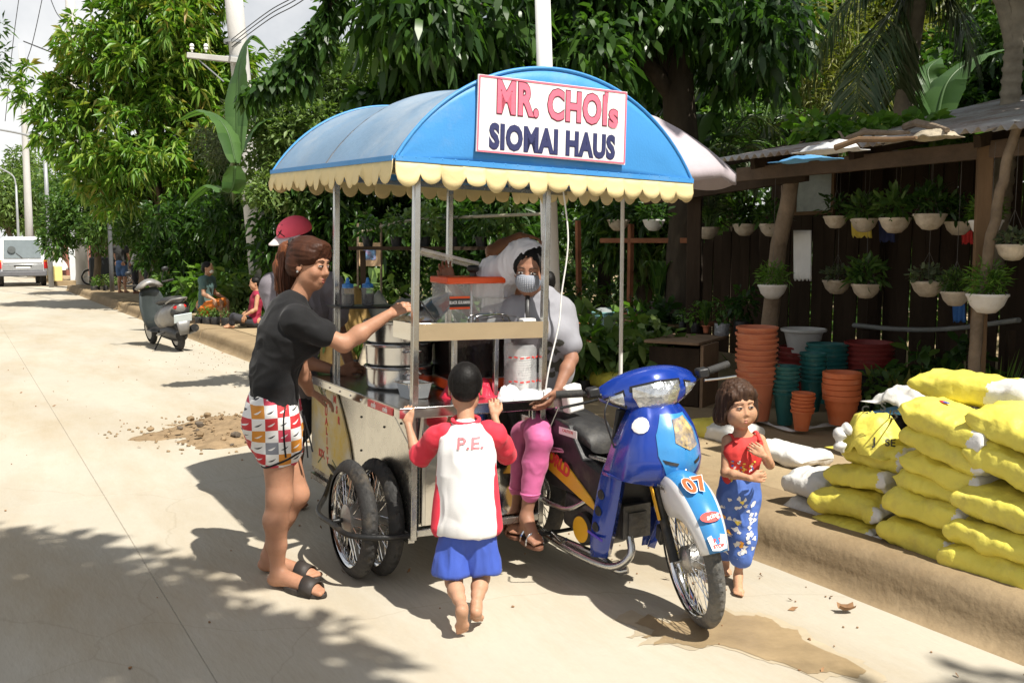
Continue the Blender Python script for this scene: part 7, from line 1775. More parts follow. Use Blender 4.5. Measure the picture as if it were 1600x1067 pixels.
T.cone(J['neck']-Vector((0,0,.03)),J['neck']-Vector((0,0,.012)),.075,.066,.03);T.cut(J['pelvis']+Vector((0,0,-.07)),(0,0,-1))
vsh=body(T,'shirt',GTEE,v_,.0062,folds(.006,(7,7,5),7))
rg=np.random.default_rng(3)
for i in range(16):patch(vsh,J['waist']+Vector((rg.uniform(-.02,.08),-.4,rg.uniform(-.06,.2))),(0,0,1),(0,1,0),[(.02*math.cos(t2)*rg.uniform(.3,1.3),.018*math.sin(t2)*rg.uniform(.3,1.4))for t2 in np.linspace(0,6.28,8,endpoint=False)],PRNT,n=2)
mb=MB();rows=[]
ml=J['neck']+Vector((-.055,-.05,.03));mb.tube(curve_pts([J['neck']+Vector((-.06,.02,.05)),ml,J['chest']+Vector((-.075,-.14,.05)),J['waist']+Vector((-.04,-.16,.0))],6),.011,8,flat=.25);mb.build('lanyard',BLACKP,vsh,angle=180)
LEG=M('pink_leggings',(.56,.12,.29),.65,var=.1,scale=7,bump=.08,bscale=200,sheen=.1)
T=SDF();T.cone(J['pelvis'],J['hipL'].lerp(J['hipR'],.5),.150,.14,.04)
for q in 'LR':T.cone(J['hip'+q],J['kn'+q],.082,.058,.03);m2_=J['kn'+q].lerp(J['an'+q],.3);T.cone(J['kn'+q],m2_-Vector(bf)*.012,.058,.058,.02);T.cone(m2_-Vector(bf)*.012,J['kn'+q].lerp(J['an'+q],.70),.058,.044,.02)
lg=body(T,'trousers',LEG,v_,.0055,folds(.003,(9,9,16),9))
for q in 'LR':
 c=J['kn'+q].lerp(J['an'+q],.70);mb=MB();mb.tube([c+Vector((.044*math.cos(a),.044*math.sin(a),.0))for a in np.linspace(0,2*math.pi,22)],.007,6);mb.build('cuff',LEG,lg,angle=180)
Pv,Rv,av=hv;fq,lq,uq=av;k=.98
Hh=SDF();Hh.ell(Pv(-.022,0,.045),(.100*k,.083*k,.086*k),Rv,.02);Hh.ell(Pv(-.09,.01,-.035),(.045,.05,.05),Rv,.02)
for s_ in(-1,1):Hh.ell(Pv(.0,s_*.066,.03),(.055,.020,.05),Rv,.02)
Hh.ell(Pv(-.07,.085,-.055),(.04,.03,.05),Rv,.02)
body(Hh,'hair',HAIR_BK,v_,.0048,strands(.0015,3,fq))
T=SDF();T.ell(Pv(-.052,-.030,.058),(.098,.088,.092),Rv,.02);T.cone(Pv(-.05,-.070,.05),A3(776,436,4.70)-base,.072,.088,.04,((0,1,0),.7));T.cone(A3(776,430,4.70)-base,A3(772,452,4.72)-base,.088,.105,.04,((0,1,0),.6));T.cut(A3(776,462,4.70)-base,(0,0,-1))
body(T,'head_cloth',M('white_shirt_cloth',(.70,.69,.74),.8,var=.04,bump=.1,bscale=200),v_,.0058,folds(.010,(15,15,3),9))
MK=M('dotted_mask',(.26,.28,.33),.8,var=.12,scale=5,bump=.15,bscale=200)
T=SDF();T.ell(Pv(.050,0,-.040),(.064,.064,.058),Rv,.01);T.ell(Pv(.088,0,-.035),(.026,.03,.034),Rv,.03);T.cut(Pv(.02,0,0),-fq);T.cut(Pv(0,0,-.004),uq*1.0)
mo=body(T,'mask',MK,v_,.0045)
mb=MB();DOT=M('mask_dots',(.62,.64,.68),.8)
rows=[]
for i in range(9):
 for j in range(9):
  o_=Pv(.3,-.044+i*.011,-.018-.009*j);h=o_bvh[mo.name].ray_cast(o_,-fq)
  if h[0]is not None:mb.sphere(h[0],.0022*k,6,4)
tag(mb.build('dots',DOT,mo,angle=180),kind='stuff')
mb=MB()
for s_ in(-1,1):mb.tube(curve_pts([Pv(.045,s_*.062,-.02),Pv(.01,s_*.084,-.01),Pv(-.02,s_*.086,.005)],4),.002,5)
mb.build('ear_loops',WHITEP,mo)
SND=M('brown_sandal',(.16,.07,.04),.6)
slq=J['anR'];mb=MB();toe=J['toeR'];d=(toe-slq);d.z=0;d.normalize();x=Vector((-d.y,d.x,0))
for q in 'LR':
 toe=J['toe'+q];an=J['an'+q];d=toe-an;d.z=0;d.normalize();x=Vector((-d.y,d.x,0));c=toe-d*.11
 ol=[(.5*math.cos(t_)*.24,.5*math.sin(t_)*.09)for t_ in np.linspace(0,2*math.pi,24,endpoint=False)];z0=toe.z-.018
 so_=MB().prism(ol,lambda a,b:Vector((c.x,c.y,0))+d*a+x*b+Vector((0,0,z0-.012)),lambda a,b:Vector((c.x,c.y,0))+d*a+x*b+Vector((0,0,z0+.006))).build('sandal',SND,v_,bevel=.003)
 mb=MB()
 for off in(.05,-.02):mb.tube([Vector((c.x,c.y,z0))+d*off+x*(.043*math.cos(a))+Vector((0,0,.055*math.sin(a)))for a in np.linspace(0,math.pi,12)],.006,6)
 mb.build('strap',CHROME if q=='R' else SND,so_)
o=MB().box((0,0,0),(.06,.09,.13)).build('paper_cup_sleeve',WHITEP,bevel=.01,loc=A3(894,622,4.36),rot=(R(10),0,HEAD));tag(o,'white paper pouch held in the left hand of the masked vendor','pouch')
# person behind the vendor with raised arm, wrapped head
base=at(790,600,5.75);base.z=0
o_=thing('person','person in white shirt behind the vendor with one arm bent up over the head','person',base)
bf=nrm((-.3,-.95,0))
J=joints(base,pelvis=A3(800,640,5.75),waist=A3(800,585,5.75),chest=A3(802,515,5.75),neck=A3(806,468,5.75),shR=A3(772,480,5.75),shL=A3(842,482,5.8),elR=A3(768,392,5.62),wrR=A3(812,368,5.7),elL=A3(860,550,5.8),wrL=A3(850,610,5.7),hipL=A3(815,660,5.75),hipR=A3(785,660,5.75),knL=A3(815,740,5.72),knR=A3(785,740,5.72),anL=A3(815,790,5.75),anR=A3(785,790,5.75),toeL=A3(812,800,5.6),toeR=A3(780,800,5.6))
for q in 'LR':J['an'+q].z=.085;J['toe'+q].z=.02;J['kn'+q].z=.44
HC=A3(815,425,5.75)-base
S=SDF();torso(S,J,1.0,bf);limbs(S,J,1.0,bf);neck(S,J,HC,(0,0,1),.95);ho_=head(S,HC,bf,(0,0,1),1.0);hand(S,J['wrR'],(.95,.0,-.1),(0,0,-1),1,.95);hand(S,J['wrL'],(0,0,-1),(-1,0,0),-1,.95)
for q in 'LR':foot(S,J['an'+q],J['toe'+q])
body(S,'body',SKIN_M,o_,.007);face_parts(o_,ho_[0],ho_[1],ho_[2],1.0)
WSH=M('white_shirt_cloth',(.70,.69,.74),.8,var=.04,bump=.1,bscale=200)
T=SDF();torso(T,J,1.0,bf,.018,1.05);sleeve(T,J,'L',1,.016,.6);
sleeve(T,J,'R',1,.016,.45)
T.cut(J['pelvis']+Vector((0,0,-.05)),(0,0,-1));body(T,'shirt',WSH,o_,.006,folds(.008,(16,16,2.5),9))
DEN=M('denim',(.07,.13,.26),.85,var=.2,scale=9,bump=.15,bscale=160);DARKT=M('dark_trousers',(.03,.03,.035),.85,var=.2)
def trousers(o,J,k,mat,frac=1.0,vox=.008,r=.085):
 T=SDF();T.cone(J['pelvis'],J['hipL'].lerp(J['hipR'],.5),.155*k,.15*k,.04)
 for q in 'LR':
  T.cone(J['hip'+q],J['hip'+q].lerp(J['kn'+q],min(1,frac*2)),r*k+.008,(.068 if frac>.5 else r)*k+.006,.03)
  if frac>.5:T.cone(J['kn'+q],J['kn'+q].lerp(J['an'+q],frac*2-1),.066*k,.052*k,.02)
 return body(T,'trousers' if frac>.5 else 'shorts',mat,o,vox,folds(.006,(9,9,6),4))
trousers(o_,J,1.0,DARKT,.95)
# man in the red cap
base=at(470,700,5.35);base.z=0
m_=thing('person','man in grey T-shirt and red cap leaning on the cart behind the woman','person',base)
bf=nrm((.75,-.45,0))
J=joints(base,pelvis=A3(448,640,5.35),waist=A3(455,570,5.33),chest=A3(468,485,5.32),neck=A3(466,425,5.33),shR=A3(428,448,5.25),shL=A3(515,446,5.42),elR=A3(455,560,5.1),wrR=A3(530,580,5.04),elL=A3(531,520,5.5),wrL=A3(548,575,5.25),hipR=A3(436,655,5.3),hipL=A3(462,655,5.4),knR=A3(438,745,5.3),knL=A3(464,745,5.4),anR=A3(436,800,5.33),anL=A3(462,800,5.43),toeR=A3(450,810,5.25),toeL=A3(478,810,5.35))
for q in 'LR':J['an'+q].z=.085;J['toe'+q].z=.02;J['kn'+q].z=.46
HC=A3(462,378,5.30)-base;hf=nrm((-.55,-.80,-.35));hu=nrm((-.1,-.2,1))
S=SDF();torso(S,J,1.05,bf,butt=.8);limbs(S,J,1.08,bf);neck(S,J,HC,hu,1.05);hm_=head(S,HC,hf,hu,1.02)
hand(S,J['wrR'],(.9,.1,.25),(.1,.8,-.6),-1,1.0,(.6,.8,.6));hand(S,J['wrL'],(.5,-.6,.1),(0,0,-1),1,1.0,(.4,.5,.4))
for q in 'LR':foot(S,J['an'+q],J['toe'+q])
body(S,'body',SKIN_M,m_,.0068);face_parts(m_,hm_[0],hm_[1],hm_[2],1.02)
T=SDF();torso(T,J,1.05,bf,.018,1.05,butt=.6);sleeve(T,J,'R',1,.016,.62,.012);sleeve(T,J,'L',1,.016,.62,.012);T.cone(J['neck']-Vector((0,0,.03)),J['neck']-Vector((0,0,.0)),.078,.07,.03);T.cut(J['pelvis']+Vector((0,0,-.06)),(0,0,-1))
body(T,'shirt',M('mauve_grey_jersey',(.20,.18,.20),.85,var=.1,bump=.1,bscale=200),m_,.0068,folds(.011,(6,6,7),6));trousers(m_,J,1.02,DARKT,.55)
MB().lathe([(.029,-.013),(.032,-.01),(.032,.01),(.029,.013)],16,J['wrR']+(J['elR']-J['wrR'])*.1,Vector((0,0,1)).rotation_difference(J['wrR']-J['elR']).to_matrix()).build('watch',BLACKP,m_)
Pm,Rm_,am=hm_;fq,lq,uq=am
Hh=SDF();Hh.ell(Pm(-.02,0,.03),(.098,.082,.07),Rm_,.02);Hh.ell(Pm(-.075,0,-.02),(.04,.06,.05),Rm_,.02);body(Hh,'hair',HAIR_BK,m_,.006)
CAPR=M('coral_red_cap',(.86,.10,.16),.75,var=.08,bump=.1,bscale=160);CAPW=M('pale_cap_brim',(.62,.55,.53),.75,var=.06,bump=.1,bscale=160)
T=SDF();T.ell(Pm(-.012,0,.062),(.108,.092,.082),Rm_,.01);T.cut(Pm(0,0,.048),-uq);cpo=body(T,'cap',CAPR,m_,.005)
rows=[]
for i in range(15):
 t_=-1+2*i/14;a=t_*1.25;rows.append([Pm(-.012+(.106+e_)*math.cos(a*.95)*(1 if e_==0 else 1.02),(.090+e_*.10)*math.sin(a),.055-.012*e_/.07-.018*(e_/.07)*abs(t_)**2)for e_ in(0,.035,.06,.075)])
q=MB().grid(rows).build('brim',CAPW,m_,angle=180);q.modifiers.new('thickness','SOLIDIFY').thickness=.005
mb=MB();c0=Pm(.094,0,.083)
for a_,l_ in((90,.040),(215,.036),(325,.036),(60,.018),(150,.014)):mb.bar(c0,c0+(lq*math.cos(R(a_))+uq*math.sin(R(a_)))*l_,.006,.004,up=fq)
emb=mb.build('emblem',BLACKP,None);onto(cpo,emb,-fq,.003)
# people further off
def simple(label,base,hgt,facing,top,bottom,frac,skin,hair,pose='stand',sleeves=.45,lean=0,group=None):
 k=hgt/1.65;o=thing('person',label,'person',base);f=nrm(facing);l=Vector((0,0,1)).cross(f);Z=Vector((0,0,1))
 if pose=='stand':
  pv=Z*.88*k;kn=lambda s:l*s*.09*k+Z*.46*k+f*.02;an=lambda s:l*s*.10*k+Z*.085*k;to=lambda s:an(s)+f*.17*k-Z*.065*k
 else:
  pv=Z*(.30 if pose=='stool' else.12)*1.0;kn=lambda s:pv+f*.36*k+l*s*.12*k+Z*.06;an=lambda s:f*.40*k+l*s*.12*k+Z*.08;to=lambda s:an(s)+f*.15*k-Z*.06
 ln=f*lean;J={'pelvis':pv,'waist':pv+Z*.17*k+ln*.3,'chest':pv+Z*.36*k+ln*.7,'neck':pv+Z*.53*k+ln}
 for q,s in(('L',1),('R',-1)):
  J['sh'+q]=J['neck']+l*s*.17*k-Z*.06*k;J['hip'+q]=pv+l*s*.085*k-Z*.04*k;J['kn'+q],J['an'+q],J['toe'+q]=kn(s),an(s),to(s)
  J['el'+q]=J['sh'+q]-Z*.25*k+l*s*.05*k+f*.04*k;J['wr'+q]=J['el'+q]-Z*(.20 if pose=='stand' else.10)*k+f*(.08 if pose=='stand' else.2)*k
 HC=J['neck']+Z*.155*k+f*.03*k;S=SDF();torso(S,J,k,f,kk=.04);limbs(S,J,k,f);neck(S,J,HC,Z,k);hh=head(S,HC,f-Z*.1,Z,k*1.02)
 for q,s in(('L',1),('R',-1)):hand(S,J['wr'+q],f*.3-Z,-l*s,s,k);foot(S,J['an'+q],J['toe'+q],k)
 body(S,'body',skin,o,.011);T=SDF();torso(T,J,k,f,.018,1.04,butt=.6,kk=.04)
 if sleeves:
  for q in 'LR':sleeve(T,J,q,k,.014,sleeves)
 T.cut(J['pelvis']+Vector((0,0,-.05*k)),(0,0,-1));body(T,'shirt',top,o,.011,folds(.008,(6,6,6),2));trousers(o,J,k,bottom,frac,.011)
 Hh=SDF();P=hh[0];Hh.ell(P(-.02,0,.042),(.1*k,.084*k,.086*k),hh[1],.02);Hh.ell(P(-.07,0,-.02),(.045*k,.07*k,.06*k),hh[1],.03);body(Hh,'hair',hair,o,.011)
 return o,J,hh
gz=.18
def gp(px,y):p=at(px,400,y);p.z=gz;return p
so_,J1,h1=simple('child in teal shirt and orange shorts sitting on an orange stool beside the flower pots',gp(318,16.9),1.62,(.95,-.15,0),M('teal_grey_jersey',(.085,.15,.145),.85),M('orange_shorts',(.72,.20,.03),.8),.42,SKIN_B,HAIR_BK,'stool',.45,.05)
mk=MB().sphere(h1[0](.06,0,-.045),(.05,.06,.045),12,8,Matrix(h1[1])).build('mask',WHITEP,so_,angle=180)
stl=thing('stool','small orange plastic stool under the child in the teal shirt','stool',gp(318,16.9));STO=M('orange_stool_plastic',(.70,.22,.06),.5)
MB().lathe([(0,.245),(.12,.245),(.13,.235),(.13,.215),(.11,.21),(0,.21)],20).build('seat',STO,stl)
for k in range(4):a=R(45+90*k);MB().bar((.085*math.cos(a),.085*math.sin(a),.22),(.12*math.cos(a),.12*math.sin(a),0),.035,.018).build('leg',STO,stl,bevel=.004)
simple('child in dark red vest and black trousers sitting on the ground among plant pots',gp(394,15.7),1.5,(-.9,-.3,0),M('dark_red_vest',(.28,.015,.045),.8),DARKT,.95,SKIN_G,HAIR_BK,'floor',0,-.06)
simple('woman in dark top and denim shorts standing with her back to the camera',gp(189,27.5),1.62,(.2,.97,0),M('dark_olive_top',(.03,.03,.028),.85),DEN,.35,SKIN_W,HAIR_BK,'stand',.4)
simple('man in pale shirt and black trousers bending beside the woman in denim shorts',gp(209,27),1.62,(.9,.2,0),M('pale_shirt',(.45,.43,.42),.85),DARKT,.95,SKIN_M,HAIR_BK,'stand',.5,.22)
simple('slim shirtless looking person in brown standing in the shade right of the denim shorts woman',gp(234,26.5),1.6,(.4,-.9,0),M('brown_vest',(.10,.055,.035),.85),M('grey_shorts',(.06,.06,.06),.85),.45,SKIN_M,HAIR_BK,'stand',0)
# poles, wires, vehicles and plants further off
CPOLE=M('pale_concrete_pole',(.52,.51,.49),.85,var=.14,scale=1.2,bump=.2,bscale=30,spec=.2,stretch=(1,1,.3),dirt=((.30,.28,.25),.3),dscale=1.5)
GSTEEL=M('grey_painted_steel',(.34,.35,.36),.5,.3,var=.12,bump=.04)
def pole(label,b,t,r0,r1,n=14,m=CPOLE,name='utility_pole',cat='pole'):
 b,t=Vector(b),Vector(t);o=thing(name,label,cat,b)
 MB().tube([(0,0,0),(t-b)*.33,(t-b)*.66,t-b],lerp_list([r0,r1],4),n).build('shaft',m,o,angle=180)
 return o
def gnd(px,y,z=.17):p=at(px,400,y);p.z=z;return p
Y=18.0
b=gnd(410,Y);t=at(352,-140,Y+.1)
o=pole('tall tapered white grey concrete utility pole with a crossarm left of the canopy',b,t,.21,.16)
a0,a1=at(293,87,Y-.2)-b,at(372,95,Y-.2)-b
MB().bar(a0,a1,.10,.10).build('crossarm',CPOLE,o,bevel=.01)
MB().bar(at(312,95,Y-.2)-b,at(350,128,Y-.2)-b,.035,.02).build('brace',GSTEEL,o)
for y_ in(66,92):q=at(365 if y_<80 else 366,y_,Y)-b;MB().lathe([(.172,-.03),(.182,-.028),(.182,.028),(.172,.03)],16,q).build('band',GSTEEL,o)
for px in(300,322):q=at(px,82,Y-.2)-b;MB().lathe([(.0,.16),(.03,.15),(.045,.11),(.025,.09),(.045,.06),(.02,.04),(.015,0)],10,q).build('insulator',WHITEP,o)
b=gnd(869,7.0);t=at(846,-60,7.0)
pole('slim white painted steel pole standing right behind the cart on the kerb',b,t,.072,.056,18,M('white_painted_pole',(.74,.74,.73),.4,var=.05,bump=.02,dirt=((.5,.46,.4),.15),dscale=3),'street_pole')
b=ground(127,440,.0);b=gnd(127,34,0);pole('distant pale concrete pole behind the white van at left',b,at(104,-120,34),.22,.15)
b=gnd(47,46,0);o=pole('far concrete pole with a short crossarm at the left edge',b,at(33,70,46),.2,.12);MB().bar(at(8,121,46)-b,at(40,121,46)-b,.1,.12).build('crossarm',CPOLE,o)
pole('thin dark grey steel post standing on the sidewalk beside the far customers',gnd(173,28.5),at(169,300,28.5),.065,.06,12,M('dark_grey_post',(.10,.105,.11),.6),'post','post')
b=gnd(78,33,.1);o=pole('grey street lamp with arm curving over the road left of the mango tree',b,at(70,240,33),.085,.06,12,GSTEEL,'street_lamp','street lamp')
MB().tube(curve_pts([at(70,240,33)-b,at(64,222,33)-b,at(40,211,33)-b,at(0,203,33)-b,at(-25,200,33)-b],5),lerp_list([.055,.03],21),10).build('arm',GSTEEL,o);MB().sphere(at(-35,201,33)-b,(.35,.12,.07),12,8).build('lamp_head',GSTEEL,o)
b=gnd(30,50,.1);o=pole('farther slim street lamp with short curved arm near the left edge',b,at(25,290,50),.08,.05,10,GSTEEL,'street_lamp','street lamp')
MB().tube(curve_pts([at(25,290,50)-b,at(20,275,50)-b,at(0,263,50)-b,at(-15,261,50)-b],5),.04,8).build('arm',GSTEEL,o)
WIREB=M('black_cable',(.03,.03,.032),.6)
def wire(label,pts,r):
 p0=Vector(pts[0]);o=MB();o.tube(curve_pts([Vector(p)-p0 for p in pts],8),r,5);tag(o.build('power_line',WIREB,loc=p0),label,'power line')
for k,(y0,y1)in enumerate(((62,-18),(68,-12),(74,-4))):
 wire('%s of the three cables rising from the crossarm pole over the trees'%('upper','middle','lower')[k],[at(362,y0,Y-.18),at(420,(y0+y1)/2-4,15),at(480,y1,14),at(640,y1-130,11)],.008)
wire('thick short black cable ending against the sky left of the mango tree',[at(37,65,30),at(80,82,28),at(120,98,26),at(200,130,22)],.02)
wire('cable dropping from the top left to the far pole',[at(72,-20,40),at(88,20,38),at(104,38,34)],.018)
wire('steep thin cable left of the distant pole at the far left',[at(32,-20,46),at(20,70,46),at(8,190,46)],.018)
wire('thin slanting cable crossing the pale sky at the far left',[at(70,-20,44),at(50,70,45),at(33,116,46)],.018)
wire('low slack cable between the two far left poles',[at(0,136,47),at(20,160,46),at(36,170,40)],.018)
VANW=M('white_van_paint',(.66,.67,.68),.25,var=.04,bump=.01,coat=.6,dirt=((.45,.4,.33),.15));VANG=M('silver_van_paint',(.40,.41,.42),.3,.5,var=.06,coat=.5);GLASS=M('van_glass',(.16,.19,.20),.06,.0,var=.1,spec=1.0,bump=0);TAIL=M('red_tail_lamp',(.5,.02,.02),.2);AMB=M('amber_lamp',(.7,.25,.03),.2)
vy=36.0;vb=gnd(35,vy,0);van=thing('parked_van','silver and white family van driving away at the left edge of the road','van',vb,RANG)
def sec(x,w0,w1,z0,zb,zt):return[Vector((x,-w0,z0)),Vector((x,-w0*1.01,zb)),Vector((x,-w1,zt-.06)),Vector((x,-w1+.10,zt)),Vector((x,w1-.10,zt)),Vector((x,w1,zt-.06)),Vector((x,w0*1.01,zb)),Vector((x,w0,z0))]
rows=[sec(0,.84,.80,.42,1.02,1.04),sec(.10,.86,.74,.40,1.05,1.50),sec(.22,.87,.70,.40,1.06,1.88),sec(.5,.88,.70,.40,1.06,1.93),sec(2.2,.88,.70,.40,1.06,1.93),sec(2.9,.88,.68,.40,1.05,1.80),sec(3.4,.87,.80,.40,1.04,1.12),sec(4.3,.80,.72,.42,.9,.96)]
MB().grid(rows,close=True).add(rows[0],[tuple(range(8))]).add(rows[-1],[tuple(range(8))]).build('body',VANW,van,bevel=.03)
MB().add([(-.03,-.64,1.10),(-.03,.64,1.10),(.165,.60,1.80),(.165,-.60,1.80),(-.01,-.64,1.10),(-.01,.64,1.10),(.185,.60,1.80),(.185,-.60,1.80)],[(3,2,1,0),(4,5,6,7),(0,1,5,4),(1,2,6,5),(2,3,7,6),(3,0,4,7)]).build('rear_window',GLASS,van)
MB().box((-.02,0,.98),(.05,1.36,.14)).build('tailgate_trim',VANW,van,bevel=.015)
MB().box((-.02,0,.74),(.06,1.40,.26)).build('tailgate',VANG,van,bevel=.02)
pl_=MB().box((-.055,.0,.76),(.015,.50,.13)).build('plate',WHITEP,van,bevel=.005);MB().box((-.052,0,.80),(.03,.62,.05)).build('plate_lamp_bar',BLACKP,van)
for s in(-1,1):
 tl=MB().box((-.02,s*.79,.82),(.09,.13,.26)).build('tail_lamp',TAIL,van,bevel=.02);MB().box((-.022,s*.79,.99),(.085,.13,.07)).build('turn_lamp',AMB,tl,bevel=.01)
 for x0,x1 in((.45,1.2),(1.3,2.1),(2.2,2.85)):MB().add([(x0,s*.90,1.12),(x1,s*.90,1.12),(x1-.05,s*.745,1.74),(x0+.03,s*.745,1.74),(x0,s*.87,1.12),(x1,s*.87,1.12),(x1-.05,s*.715,1.74),(x0+.03,s*.715,1.74)],[(0,1,2,3),(7,6,5,4),(0,4,5,1),(1,5,6,2),(2,6,7,3),(3,7,4,0)]).build('side_window',GLASS,van)
 for x in(.75,3.45):
  wv=thing('wheel',None,None);wv.parent=van;wv.location=(x,s*.74,.32)
  MB().lathe([(.20,-.09),(.30,-.09),(.32,-.06),(.32,.06),(.30,.09),(.20,.09)],26,mat=Matrix.Rotation(R(90),3,'X'),caps=(True,True)).build('tyre',RUBBER,wv);MB().lathe([(0,.095),(.17,.092),(.19,.08)],20,mat=Matrix.Rotation(R(90*-s),3,'X')).build('rim',ALU,wv)
MB().box((-.09,0,.50),(.16,1.62,.20)).build('bumper',M('grey_bumper',(.12,.12,.13),.5),van,bevel=.03)
MB().tube([(-.05,.0,1.10),(.01,.22,1.30)],.012,6).build('wiper',BLACKP,van)
MB().lathe([(0,0),(.14,.0),(.14,.01),(0,.012)],20,(.0,.36,1.42),Matrix.Rotation(R(-75),3,'Y')).build('window_sticker',M('window_sticker',(.05,.06,.06),.5),van)
sp=ground(281,548);sp=Vector((sp.x,sp.y,0));sd_=Vector((-.62,.78,0))
sc=thing('parked_scooter','dusty grey scooter parked at the kerb, seen from behind with red tail lamp','scooter',sp,math.atan2(sd_.y,sd_.x));sc.rotation_euler.x=R(-7)
SGREY=M('dusty_grey_paint',(.20,.195,.19),.4,.2,var=.12,bump=.03,dirt=((.42,.36,.27),.35),dscale=5,coat=.2);SGRN=M('dark_green_grey_paint',(.05,.06,.06),.35,.2,var=.1,coat=.3)
def swheel(name,x,rad,w):
 wv=thing(name,None,None);wv.parent=sc;wv.location=(x,0,rad)
 tyre_mesh(rad,w,.003,30,90).build('tyre',RUBBER,wv,angle=30);MB().lathe([(0,-.03),(rad*.35,-.035),(rad*.62,-.04),(rad*.62,.04),(rad*.35,.035),(0,.03)],24,mat=Matrix.Rotation(R(90),3,'X')).build('rim',ALU,wv)
swheel('rear_wheel',0,.235,.105);swheel('front_wheel',1.24,.23,.09)
def loftx(name,secs,m,n=16,ang=60):
 rows=[[Vector((x,w*math.cos(a)if abs(math.cos(a))<2 else 0,z0+(z1-z0)*(.5+.5*math.sin(a))))for a in np.linspace(0,2*math.pi,n,endpoint=False)]for x,w,z0,z1 in secs]
 return MB().grid(rows,close=True).add(rows[0],[tuple(range(n))]).add(rows[-1],[tuple(range(n))]).build(name,m,sc,angle=ang)
loftx('rear_body',[(-.36,.05,.62,.72),(-.30,.10,.55,.76),(-.1,.15,.40,.74),(.2,.17,.32,.70),(.45,.16,.30,.62),(.52,.10,.28,.5)],SGREY)
loftx('engine_cover',[(-.20,.09,.16,.34),(.1,.13,.14,.42),(.45,.12,.16,.36)],BLACKP)
loftx('seat',[(-.34,.06,.74,.80),(-.2,.12,.73,.84),(.1,.135,.71,.82),(.4,.12,.68,.76),(.5,.06,.66,.72)],SEATM)
loftx('footboard',[(.45,.14,.24,.32),(.7,.15,.24,.29),(.95,.15,.24,.32)],BLACKP)
rows=[[Vector((x+dx*(y/.2)**2*-1,y,z))for y in np.linspace(-1,1,11)*w]for x,w,z,dx in((.93,.14,.26,.04),(.98,.20,.45,.08),(1.02,.21,.65,.09),(1.03,.17,.82,.07),(1.02,.12,.92,.04))]
q=MB().grid(rows).build('leg_shield',SGRN,sc,angle=60);q.modifiers.new('thickness','SOLIDIFY').thickness=.03
rows=[[Vector((x,y*w,z0+(z1-z0)*(1-y*y)))for y in np.linspace(-1,1,9)]for x,w,z0,z1 in((.86,.13,.95,1.0),(.95,.22,.93,1.06),(1.05,.2,.92,1.04),(1.12,.1,.90,.98))]
q=MB().grid(rows).build('handlebar_cover',SGREY,sc,angle=60);q.modifiers.new('thickness','SOLIDIFY').thickness=.04
for s in(-1,1):
 MB().tube([(.93,s*.2,.98),(.86,s*.36,1.0)],.017,8).build('grip',RUBBER,sc);MB().tube([(.96,s*.2,.99),(.97,s*.25,1.12),(.95,s*.27,1.16)],.006,6).build('mirror_stem',BLACKM,sc);MB().sphere((.94,s*.28,1.18),(.02,.055,.035),10,6).build('mirror',BLACKP,sc)
rows=[[Vector((-.27-.06*math.cos(a),.085*math.sin(a*1),.68+.045*t_))for a in np.linspace(-1.4,1.4,10)]for t_ in(-1,0,1)]
MB().sphere((-.31,0,.68),(.05,.10,.045),14,8).build('tail_lamp',TAIL,sc,angle=180)
MB().sphere((-.27,0,.60),(.08,.14,.09),14,8).build('tail_cover',BLACKP,sc,angle=180)
MB().box((-.37,.0,.52),(.012,.26,.13),Matrix.Rotation(R(-22),3,'Y')).build('number_plate',M('pale_blue_plate',(.62,.70,.74),.4,var=.1),sc,bevel=.004)
q=MB().grid([[Vector((-.36+.03*t_,y*(.10-.035*t_),.47-.20*t_))for y in np.linspace(-1,1,5)]for t_ in(0,.5,1)]).build('mud_flap',SGREY,sc);q.modifiers.new('thickness','SOLIDIFY').thickness=.006
MB().tube(curve_pts([(-.12,.13,.74),(-.33,.11,.80),(-.40,0,.81),(-.33,-.11,.80),(-.12,-.13,.74)],5),.014,8).build('grab_rail',SGREY,sc,angle=180)
MB().tube([(.2,-.15,.25),(-.05,-.17,.28),(-.28,-.185,.34)],[.035,.055,.06],14).build('muffler',BLACKM,sc)
MB().tube([(.42,.1,.22),(.40,.24,.02)],.012,8).build('side_stand',BLACKM,sc);MB().bar((.1,.15,.3),(.05,.27,.28),.05,.02).build('footrest',ALU,sc)
tp=gnd(139,33,.17);tr_=thing('tricycle','far parked tricycle with pale front wheel and dark roofed sidecar','tricycle',tp,R(205))
wheel('front_wheel',tr_,(0,0,.29),.29,.08,drum=.05);wheel('rear_wheel',tr_,(-1.2,0,.29),.29,.08,drum=.05)
MB().tube(curve_pts([(0,0,.3),(-.12,0,.6),(-.24,0,.95)],3),.03,8).build('fork',CHROME,tr_);MB().tube([(-.25,-.33,1.0),(-.2,0,.95),(-.25,.33,1.0)],.014,8).build('handlebar',BLACKM,tr_)
q=MB().grid([[Vector((-.02+.3*math.cos(a),y,.29+.34*math.sin(a)))for y in(-.07,0,.07)]for a in np.linspace(.2,2.6,12)]).build('mudguard',WHITEP,tr_,angle=180);q.modifiers.new('thickness','SOLIDIFY').thickness=.01
MB().box((-.55,0,.62),(.7,.22,.22)).build('tank_and_seat',BLACKP,tr_,bevel=.06);MB().box((-.6,0,.35),(.4,.22,.28)).build('engine',ENG,tr_,bevel=.03)
MB().box((-.6,.75,.62),(1.25,.85,.75)).build('sidecar',M('dark_sidecar_paint',(.03,.035,.04),.4),tr_,bevel=.06);MB().box((-.6,.55,1.50),(1.5,1.25,.05)).build('roof',M('sidecar_roof',(.10,.15,.15),.5),tr_,bevel=.02)
for x in(.02,-1.2):MB().bar((x,1.12,.9),(x,1.12,1.5),.03,.03,up=(1,0,0)).build('roof_post',CHROME,tr_)
